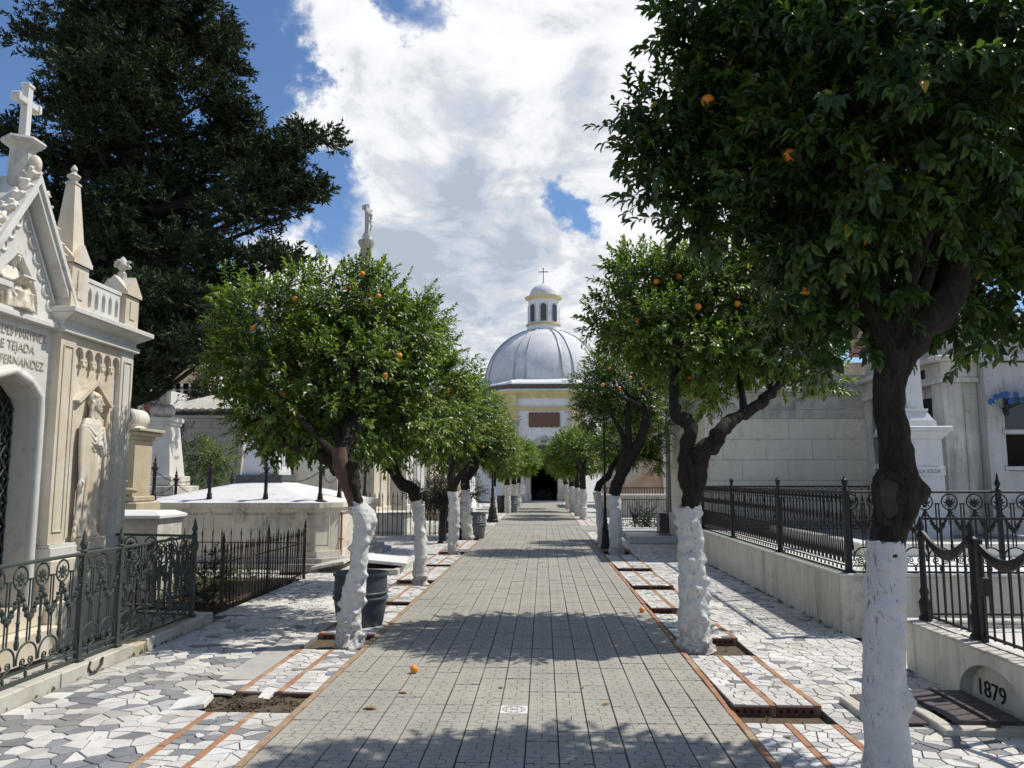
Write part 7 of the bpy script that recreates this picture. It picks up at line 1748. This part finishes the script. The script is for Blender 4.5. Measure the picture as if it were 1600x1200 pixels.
# spiked enclosure across the path side, left
s2 = thing('spiked_fence', 'black spear-headed fence round white graves behind the second left trunk', 'fence', (-4.4, 23.6, 0))
sp2 = MB(); sp2.lathe([(.012, .03), (.012, .98), (.020, 1.0), (.012, 1.02), (.022, 1.06), (.003, 1.18)], 5); sp2m = sp2.mesh('spear_bar', M['iron_black'])
spike_run(s2, (-6.4, 23.7, 0), (-2.95, 23.7, 0), 26, me=sp2m, zs=1.1)
spike_run(s2, (-2.95, 23.8, 0), (-2.95, 25.7, 0), 10, me=sp2m, zs=1.1)
part('corner_post', M['iron_black'], s2, lambda b: (b.lathe([(.05, 0), (.045, 1.2), (.07, 1.25), (.02, 1.4)], 8, c=(-2.95, 23.7)), b.lathe([(.05, 0), (.045, 1.2), (.07, 1.25), (.02, 1.4)], 8, c=(-6.4, 23.7))))
part('grave_block', M['marble'], s2, lambda b: (b.box(-5.3, -4.2, 24.1, 25.6, -.05, .62, bev=.02), b.box(-5.4, -4.1, 24.0, 25.7, .623, .68, bev=.01)))
hd = thing('dark_hedge', 'dark clipped plants in an iron basket rack behind the white trunk', 'plant', (-2.9, 22.8, 0))
crown(hd, [((PY(678, 773, 24.5).x, 24.5, 1.35), (.9, .4, .38), 1), ((-2.15, 24.6, 1.3), (.3, .3, .3), .5)], 420, 9, .09, M['grey_leaf'], gl, detailed=False)
part('rack', M['iron_black'], hd, lambda b: [b.tube([(-3.9+.16*k, 24.3, 0), (-3.9+.16*k, 24.3, 1.1)], .012, 4) for k in range(8)])
ph = thing('potted_palm', 'spiky dark plant in a black post-like planter beside the third left trunk', 'plant', (PY(690, 840, 21).x, 21.2, 0))
phx = PY(690, 840, 21).x
part('planter', M['iron_black'], ph, lambda b: b.lathe([(.16, 0), (.10, .06), (.08, .9), (.13, .98)], 10, c=(phx, 21.2)))
crown(ph, [((phx, 21.2, 1.12), (.34, .34, .24), 1)], 160, 9, .14, M['grey_leaf'], gl, detailed=False, width=.25)
# low rust coloured wall, kerb
rw = thing('rusty_low_wall', 'low rust-stained wall running to the chapel on the left', 'wall', (-4.6, 34, 0))
part('wall', M['orange_wall'], rw, lambda b: b.box(-4.75, -4.4, 33, 46, -.05, 1.35)); part('kerb', M['marble_white'], rw, lambda b: b.box(-4.35, -3.7, 33, 44, -.05, .22, bev=.02))

# bins
def barrel(name, label, x, y, r_, h_, mat, num=None, grp='grey plastic bins by the trees'):
    t = thing(name, label, 'bin', (x, y, 0), grp)
    pr = [(r_*.78, 0), (r_*.84, .02), (r_*.93, h_*.30), (r_*.985, h_*.50), (r_*1.035, h_*.515), (r_*1.035, h_*.545), (r_*.99, h_*.56), (r_*.99, h_*.60), (r_*1.035, h_*.615), (r_*1.035, h_*.64), (r_*.985, h_*.655), (r_*.975, h_*.93), (r_*1.03, h_*.945), (r_*1.04, h_), (r_*.98, h_*1.0), (r_*.93, h_*.94), (r_*.84, h_*.1), (.01, h_*.08)]
    b = MB(); b.lathe(pr, 40, c=(x, y)); b.build('body', M[mat], t, smooth=True)
    part('dark_inside', M['black'], t, lambda b: b.lathe([(.01, h_*.55), (r_*.87, h_*.56), (.01, h_*.57)], 24, c=(x, y)))
    if num:
        me_o = text_obj('number', num, h_*.30, M['paint_mark'], None, Matrix(), .002, xs=.8); me = me_o.data
        for v_ in me.vertices:      # wrap the stencil round the drum
            a = -math.pi/2+.55+v_.co.x/r_; q = r_*1.0+v_.co.z+.004; z = v_.co.y+h_*.70
            v_.co = (q*math.cos(a), q*math.sin(a), z)
        me_o.parent = t
    return t
barrel('litter_bin', 'large dark grey ribbed plastic bin behind the nearest left trunk', -2.10, 9.28, .305, .60, 'plastic')
barrel('litter_bin', 'grey bin stencilled 15 behind the fourth left trunk', -1.98, 23.0, .34, .72, 'plastic_grey', '15')
barrel('litter_bin', 'dark bin left of the one stencilled 15', -2.42, 23.3, .30, .72, 'plastic')
barrel('litter_bin', 'grey bin right behind the sixth left trunk, far down the path', -1.62, 41.2, .30, .85, 'plastic_grey')
barrel('litter_bin', 'dark bin left of the sixth left trunk, far down the path', -2.25, 41.4, .28, .85, 'plastic')
oc = thing('orange_crate_lid', 'flat orange board on a dark box between the third and fourth left trunks', 'crate', (-2.75, 26, 0))
part('box', M['plastic'], oc, lambda b: b.box(-3.15, -2.55, 25.2, 25.7, 0, .62, bev=.02)); part('board', M['awning_o'], oc, lambda b: b.box(-3.2, -2.5, 25.15, 25.75, .622, .68, bev=.01))
# lamp posts
def lamp(label, x, y, h_, s=1.0):
    t = thing('lamp_post', label, 'street lamp', (x, y, 0), 'black iron lamp posts by the path')
    part('base', M['iron_black'], t, lambda b: b.lathe([(.20*s, 0), (.20*s, .10), (.165*s, .13), (.17*s, .20), (.15*s, .24), (.13*s, .50), (.10*s, .60), (.075*s, .64), (.10*s, .68), (.07*s, .72), (.075*s, .95), (.05*s, 1.0)], 16, c=(x, y)), smooth=True)
    part('pole', M['iron_black'], t, lambda b: b.lathe([(.05*s, 1.0), (.055*s, 1.3), (.04*s, 1.34), (.034*s, h_-.3), (.055*s, h_-.25), (.03*s, h_-.2), (.03*s, h_)], 12, c=(x, y)), smooth=True)
    part('lantern', M['lamp_glass'], t, lambda b: b.frus(x, y, .15, .15, h_+.003, .28, .28, h_+.34)); part('lantern_cap', M['iron_black'], t, lambda b: (b.frus(x, y, .34, .34, h_+.343, .05, .05, h_+.5), [b.tube([(x+sx*.075, y+sy*.075, h_), (x+sx*.14, y+sy*.14, h_+.34)], .012, 4) for sx in (-1, 1) for sy in (-1, 1)]))
lamp('black iron lamp post on the left with flared base beside the path', -2.0, 31.6, 3.5, 1.15)
lamp('slim black lamp post on the right, beside the third right trunk', 1.50, 19.7, 3.25, .62)

# ================================================================== BACKGROUND, RIGHT
ow = thing('stained_wall', 'pale wall with peeling orange plaster seen between the right trees', 'wall', (5.3, 42, 0))
xa, xb = PY(960, 780, 42).x, PY(1036, 780, 42).x
part('wall', M['orange_wall'], ow, lambda b: b.box(xa-.6, xb, 42, 42.5, -.05, PY(1000, 700, 42).z)); part('upper_wall', M['marble_grey'], ow, lambda b: b.box(xa-.6, xb, 42.05, 42.5, PY(1000, 700, 42).z+.003, PY(1000, 680, 42).z+.6))
part('side_pillar', M['marble'], ow, lambda b: (b.box(xb+.002, xb+.45, 41.8, 42.5, -.05, 6.2), b.box(xb-.05, xb+.50, 41.7, 42.5, 3.0, 3.15)))
pw_ = thing('parapet_wall', 'long low white wall topped with a coping behind the picket railing', 'wall', (5, 36, 0))
part('wall', M['marble_grey'], pw_, lambda b: b.box(2.5, 9, 36, 36.3, -.05, .95)); part('coping', M['marble_white'], pw_, lambda b: b.box(2.4, 9, 35.9, 36.4, .953, 1.03, bev=.02))
part('low_railing', M['iron_black'], pw_, lambda b: [b.tube([(2.6+.12*k, 36.15, 1.03), (2.6+.12*k, 36.15, 1.30)], .014, 4) for k in range(50)]+[b.box(2.5, 8.8, 36.13, 36.17, 1.28, 1.32)])
pk = thing('picket_railing', 'plain grey picket railing across the right side before the low white wall', 'railing', (4.6, 32, 0))
pkm = MB(); pkm.tube([(0, 0, 0), (0, 0, .93)], .011, 5); pkme = pkm.mesh('picket', M['iron_rust'])
for k in range(44): link('picket', pkme, pk, (2.75-4.6+.095*k, 0, .02))
part('rail', M['iron_rust'], pk, lambda b: (b.box(2.7, 6.95, 31.98, 32.02, .86, .89), b.box(2.7, 6.95, 31.98, 32.02, .08, .11)))
ag = thing('agave_plant', 'spiky grey-green agave on the paving by the right cross path', 'plant', (3.3, 26.5, 0)); agp = GZ(1001, 832)
crown(ag, [((agp.x, agp.y, .18), (.28, .28, .20), 1)], 90, 8, .22, M['grey_leaf'], gl, detailed=False, tw=False, width=.16)
tm_ = thing('yucca_plant', 'thin upright yucca leaves before the picket railing', 'plant', (PY(992, 810, 30).x, 30, 0)); yx = PY(992, 810, 30).x
part('leaves', M['grey_leaf'], tm_, lambda b: [b.add([(yx-.02, 30, 0), (yx+.02, 30, 0), (yx+.35*math.sin(a), 30+.1*math.cos(a*3), .95)], [(0, 1, 2)]) for a in np.linspace(-1.2, 1.2, 11)])
for k, (gx, gy, ww, ll, lab) in enumerate(((3.0, 22.6, 1.3, 2.4, 'flat white grave slab left of the stone column, nearer one'), (3.1, 25.3-.5, 1.2, .7, 'flat grave slab left of the stone column, farther one'))):
    t = thing('grave_slab', lab, 'grave', (gx, gy, 0), 'flat graves right of the path'); part('slab', M['marble_white'] if k else M['dark_stone'], t, lambda b: b.box(gx-ww/2, gx+ww/2, gy-ll/2, gy+ll/2, .0, .14, bev=.01)); part('surround', M['marble_white'], t, lambda b: (b.box(gx-ww/2-.12, gx+ww/2+.12, gy-ll/2-.14, gy-ll/2-.003, 0, .19, bev=.01), b.box(gx-ww/2-.12, gx+ww/2+.12, gy+ll/2+.003, gy+ll/2+.14, 0, .19, bev=.01)))
sg_ = thing('direction_sign', 'small white sign on a post behind the slim lamp post', 'sign', (PY(960, 755, 27).x, 27, 0)); sx_ = PY(960, 755, 27).x
part('board', M['sign_white'], sg_, lambda b: b.box(sx_-.16, sx_+.16, 27, 27.03, 1.52, 1.68)); part('post', M['marble_grey'], sg_, lambda b: b.box(sx_-.10, sx_+.10, 27.035, 27.09, -.05, 1.69))
for lab, px_, py_s, Yn in (('left white notice board by the chapel door', 802, 764, 52), ('right white notice board by the chapel door', 815, 765, 54)):
    p = PY(px_, py_s, Yn); t = thing('notice_board', lab, 'sign', (p.x, Yn, 0), 'white notice boards by the chapel')
    part('board', M['sign_white'], t, lambda b: b.box(p.x-.25, p.x+.25, Yn, Yn+.04, p.z-.3, p.z+.3)); part('post', M['zinc'], t, lambda b: b.box(p.x-.03, p.x+.03, Yn+.045, Yn+.09, -.05, p.z+.2)); part('print', M['letter_grey'], t, lambda b: [b.box(p.x-.18, p.x+.18, Yn-.006, Yn-.001, p.z-.18+.12*k, p.z-.15+.12*k) for k in range(4)])
mausoleum('dark stone pantheon just right of the chapel behind the lamp post', 5.0, 9.0, 50, 56, 6.0, 'marble_grey', 2)
mausoleum('ornate white mausoleum far right with red roof, behind the stone column', 7.8, 12, 46.0, 50, 7.2, 'marble', 3)
mausoleum('pale mausoleum behind the railing on the far right', 10.6, 16, 19, 26, 4.4, 'marble_grey', 3)
mausoleum('long white niche building behind the ashlar mausoleum', 9.2, 26, 30, 36, 4.8, 'white_paint', 5)
mausoleum('stone mausoleum hidden behind the big left cypress trunk', -24, -15, 24, 30, 3.2, 'marble_grey', 3)
rr2 = thing('far_roofs', 'low yellow building with rooftop aerials left of the chapel dome', 'building', (-9, 90, 0))
part('wall', M['yellow_paint'], rr2, lambda b: b.box(-14, -7.6, 88, 96, 0, 11.5)); part('roof_parapet', M['marble_white'], rr2, lambda b: (b.box(-14.2, -7.4, 87.8, 96, 11.503, 11.7), [b.box(-10.5+.5*k, -10.4+.5*k, 88, 88.1, 11.703, 12.2+rnd.uniform(0, .3)) for k in range(6)]))

# apartment block and striped wall beyond the cypress
ap = thing('apartment_block', 'beige apartment block with rows of white shuttered windows beyond the cypress', 'building', (-42, 92, 0))
ax_0, ax_1 = PY(226, 600, 92).x, PY(322, 600, 92).x; zt = PY(300, 505, 92).z
part('wall', M['apart'], ap, lambda b: b.box(ax_0-14, ax_1, 92, 104, 0, zt))
part('side_tower', M['apart'], ap, lambda b: b.box(PY(372, 600, 92).x, PY(372, 600, 92).x+9, 93, 104, 0, zt-3))
def win(px_, py_, Yw, w_=1.5, h_=1.2, sh=.55, root=ap):
    p = PY(px_, py_, Yw); f = part('window', M['window_white'], root, lambda b: b.box(p.x-w_/2, p.x+w_/2, Yw-.08, Yw-.003, p.z-h_/2, p.z+h_/2)); part('pane', M['glass_dark'], f, lambda b: b.box(p.x-w_/2+.1, p.x+w_/2-.1, Yw-.10, Yw-.082, p.z-h_/2+.08, p.z+h_/2-sh*h_))
for j, yy in enumerate((540, 560, 582, 604, 615, 626, 638)[:3]):
    for xx in (240, 252, 273, 285, 297, 309): win(xx, yy-18, 92)
for yy in (604, 615, 626): 
    for xx in (260, 272, 285, 297, 309): win(xx, yy, 92, 1.6, .75, .5)
win(322-2, 584, 92, 1.2, 1.0)
a2 = thing('apartment_block', 'lower flats with a red awning and glazed balcony beside the striped wall', 'building', (-40, 80, 0))
bx0, bx1 = PY(233, 610, 80).x, PY(256, 610, 80).x
part('wall', M['apart2'], a2, lambda b: b.box(bx0-8, bx1, 80, 90, 0, PY(240, 608, 80).z)); part('awning', M['awning'], a2, lambda b: b.box(PY(243, 610, 79).x, PY(257, 610, 79).x, 79, 79.9, PY(243, 616, 79).z, PY(243, 609, 79).z))
part('balcony', M['glass_dark'], a2, lambda b: b.box(bx0+.2, bx1, 78.9, 79.99, PY(243, 634, 79).z, PY(243, 622, 79).z)); part('balcony_rail', M['zinc_light'], a2, lambda b: (b.box(bx0+.1, bx1+.1, 78.8, 78.89, PY(243, 629, 79).z, PY(243, 627, 79).z)))
sw = thing('striped_wall', 'cream building wall with vertical red brick bands behind the cross monument', 'building', (-26, 55, 0))
wx0, wx1 = PY(195, 650, 55).x, PY(330, 650, 55).x
part('wall', M['cream_wall'], sw, lambda b: b.add([(wx0-12, 55, 0), (wx1, 55, 0), (wx1, 55, PY(300, 645, 55).z), (wx0-12, 55, PY(130, 620, 55).z), (wx0-12, 60, 0), (wx1, 60, 0), (wx1, 60, PY(300, 645, 55).z), (wx0-12, 60, PY(130, 620, 55).z)], [(0, 1, 2, 3), (7, 6, 5, 4), (1, 5, 6, 2), (2, 6, 7, 3), (3, 7, 4, 0), (0, 4, 5, 1)]))
for px_ in (208, 229, 250, 270, 290):
    xq = PY(px_, 650, 54.9).x; part('red_band', M['red_band'], sw, lambda b: b.box(xq-.22, xq+.22, 54.9, 54.997, 0, PY(px_, 628+(px_-205)*.13, 54.9).z))
aw = thing('orange_awning', 'orange striped awning poking above the tiled mausoleum', 'awning', (-20, 50, 4)); pA = PY(298, 636, 52)
part('canopy', M['awning_o'], aw, lambda b: (b.add([(pA.x-.7, 52, pA.z), (pA.x+.7, 52, pA.z), (pA.x+.7, 53.4, pA.z+.4), (pA.x-.7, 53.4, pA.z+.4), (pA.x-.7, 52, pA.z-.08), (pA.x+.7, 52, pA.z-.08), (pA.x+.7, 53.4, pA.z+.32), (pA.x-.7, 53.4, pA.z+.32)], [(0, 1, 2, 3), (7, 6, 5, 4), (0, 4, 5, 1), (1, 5, 6, 2), (2, 6, 7, 3), (3, 7, 4, 0)])))
part('frame', M['zinc'], aw, lambda b: [b.tube([(pA.x+s*.85, 52.1, pA.z-.1), (pA.x+s*.85, 53.3, 0)], .04, 5) for s in (-1, 1)])
tt = thing('background_tree', 'grey-green pine tree behind the tiled mausoleum roof', 'tree', (-22, 60, 0))
crown(tt, [pblob(330, 600, 60, 22, 32, 1.6), pblob(352, 615, 60, 16, 20, 1.4), pblob(318, 620, 60, 18, 18, 1.4), pblob(336, 565, 60, 12, 16, 1)], 500, 10, .30, M['grey_leaf'], gl, detailed=False, tw=False)
pT = PY(335, 640, 60); trunk_mesh('trunk', [Vector((pT.x, 60, 0)), Vector((pT.x, 60, pT.z)), Vector((pT.x+.2, 60, pT.z+3))], [.25, .2, .1], M['bark'], tt, .1, 0, 8, .5)
tt = thing('background_tree', 'dark leafy trees low behind the marble mausoleum', 'tree', (-18, 36, 0))
crown(tt, [((-19, 36, 3.4), (3, 2, 2), 1), ((-15.5, 37, 2.6), (2, 1.6, 1.4), 1)], 500, 10, .22, M['grey_leaf'], gl, detailed=False, tw=False)
trunk_mesh('trunk', [Vector((-18, 36, 0)), Vector((-18, 36, 3))], [.25, .2], M['bark'], tt, .1, 0, 8, .5)
# distant town along the horizon on both sides, where the gaps between the tombs show it
for k, (x_, y_, w_, d_, h_, mt, lab) in enumerate(((16, 88, 12, 9, 9, 'apart2', 'white block of flats far behind the right mausoleums'), (34, 100, 14, 9, 12, 'apart', 'beige block of flats at far right on the skyline'), (-62, 100, 14, 9, 10, 'apart2', 'white flats far left on the skyline'), (6, 100, 6, 9, 7, 'apart', 'low beige house far behind the chapel'))):
    t = thing('house', lab, 'building', (x_, y_, 0)); part('wall', M[mt], t, lambda b: b.box(x_-w_/2, x_+w_/2, y_, y_+d_, 0, h_)); part('roof', M['rooftile'], t, lambda b: b.frus(x_, y_+d_/2, w_+.6, d_+.6, h_+.003, w_*.6, .3, h_+1.8))
    for j in range(int(h_//3)):
        for i in range(int(w_//2.6)): 
            wx = x_-w_/2+1.3+2.6*i; f = part('window', M['glass_dark'], t, lambda b: b.box(wx-.5, wx+.5, y_-.05, y_-.003, 1.2+3*j, 2.5+3*j))

# ================================================================== LITTLE THINGS ON THE GROUND
for lab, p in (('fallen orange lying on the left half of the grey path', GZ(647, 1052)), ('fallen orange at the right brick edge of the path', GZ(1003, 957))):
    o = link('orange_fruit', orange_mesh(), None, (p.x, p.y, .034)); o.rotation_euler = (.4, .7, 0); tag(o, lab, 'orange', 'oranges fallen on the path')
def dry(label, px_, py_, L, a): 
    p = GZ(px_, py_); b = MB(); tv, tf = LEAF_D
    vs = [(v_[0]*L*.45, v_[1]*L, .004+abs(v_[0])*L*.25) for v_ in tv]; b.add(vs, tf, Matrix.Translation((p.x, p.y, .001)) @ Matrix.Rotation(a, 4, 'Z')); o = b.build('dry_leaf', M['dry_leaf']); tag(o, label, 'leaf', 'dry leaves fallen on the path')
dry('curled yellow leaf on the path just below the fallen orange', 637, 1085, .09, 1.2); dry('thin brown leaf in the tile joint right of centre', 908, 1076, .07, -.4); dry('brown leaf curled over the joint left of the emblem tile', 785, 1077, .07, .5)
dry('yellow leaf at the joint nearest the right tree shadow', 954, 1100, .08, 2.0); dry('brown stalk lying across the tiles at left', 590, 1109, .12, 1.5); dry('dry leaf on the middle brick line at right', 1236, 1155, .06, .3)
lt = MB()
for k in range(1100):
    y_ = 4.3+12*rnd.random()**1.4; x_ = rnd.choice([rnd.uniform(PX0, PX1), PX0+TW*rnd.randint(0, 15)+rnd.uniform(-.01, .01), rnd.uniform(1.3, 3.2), rnd.uniform(-3.8, -1.7)])
    s_ = rnd.uniform(.004, .013); a = rnd.uniform(0, 6.28); lt.add([(x_, y_, .004), (x_+s_*math.cos(a), y_+s_*math.sin(a), .006), (x_+s_*2.2*math.cos(a+.4), y_+s_*2.2*math.sin(a+.4), .004)], [(0, 1, 2)])
tag(lt.build('leaf_litter', M['dry_leaf'], recalc=False), kind='stuff')
# tufts of weeds in pits and along the walls
wd = MB(); 
g7 = np.random.default_rng(77); ps = []
for side, pits, xs in (('R', PR, (1.37, 1.93)), ('L', PL, (-2.36, -1.82))):
    for (p0, p1) in pits:
        for k in range(5): ps.append((g7.uniform(*xs), g7.uniform(p0+.02, p1-.03), -.06))
for k in range(40): ps.append((3.215, g7.uniform(5, 17), 0.0)); 
for k in range(22): ps.append((-3.87, g7.uniform(5, 9.3), 0.0))
pos = []; dr_ = []
for p in ps:
    for j in range(9): pos.append((p[0]+g7.normal(0, .012), p[1]+g7.normal(0, .02), p[2])); dr_.append((g7.normal(0, .5), g7.normal(0, .5), 1))
pos = np.array(pos); dr_ = np.array(dr_); n_ = len(pos)
v_ = leaves_np(pos, dr_, unit(n_, g7), g7.uniform(.015, .05, n_), np.full(n_, .3), LEAF_S)
wo_ = thing('weeds', None, None, (0, 0, 0)); bpy.data.objects.remove(wo_)
tag(mesh_np('weeds', v_, LEAF_S, n_, M['leaf_bright'], np.tile([[.4, 0.]], (n_, 1)), None, (0, 0, 0)), kind='stuff')
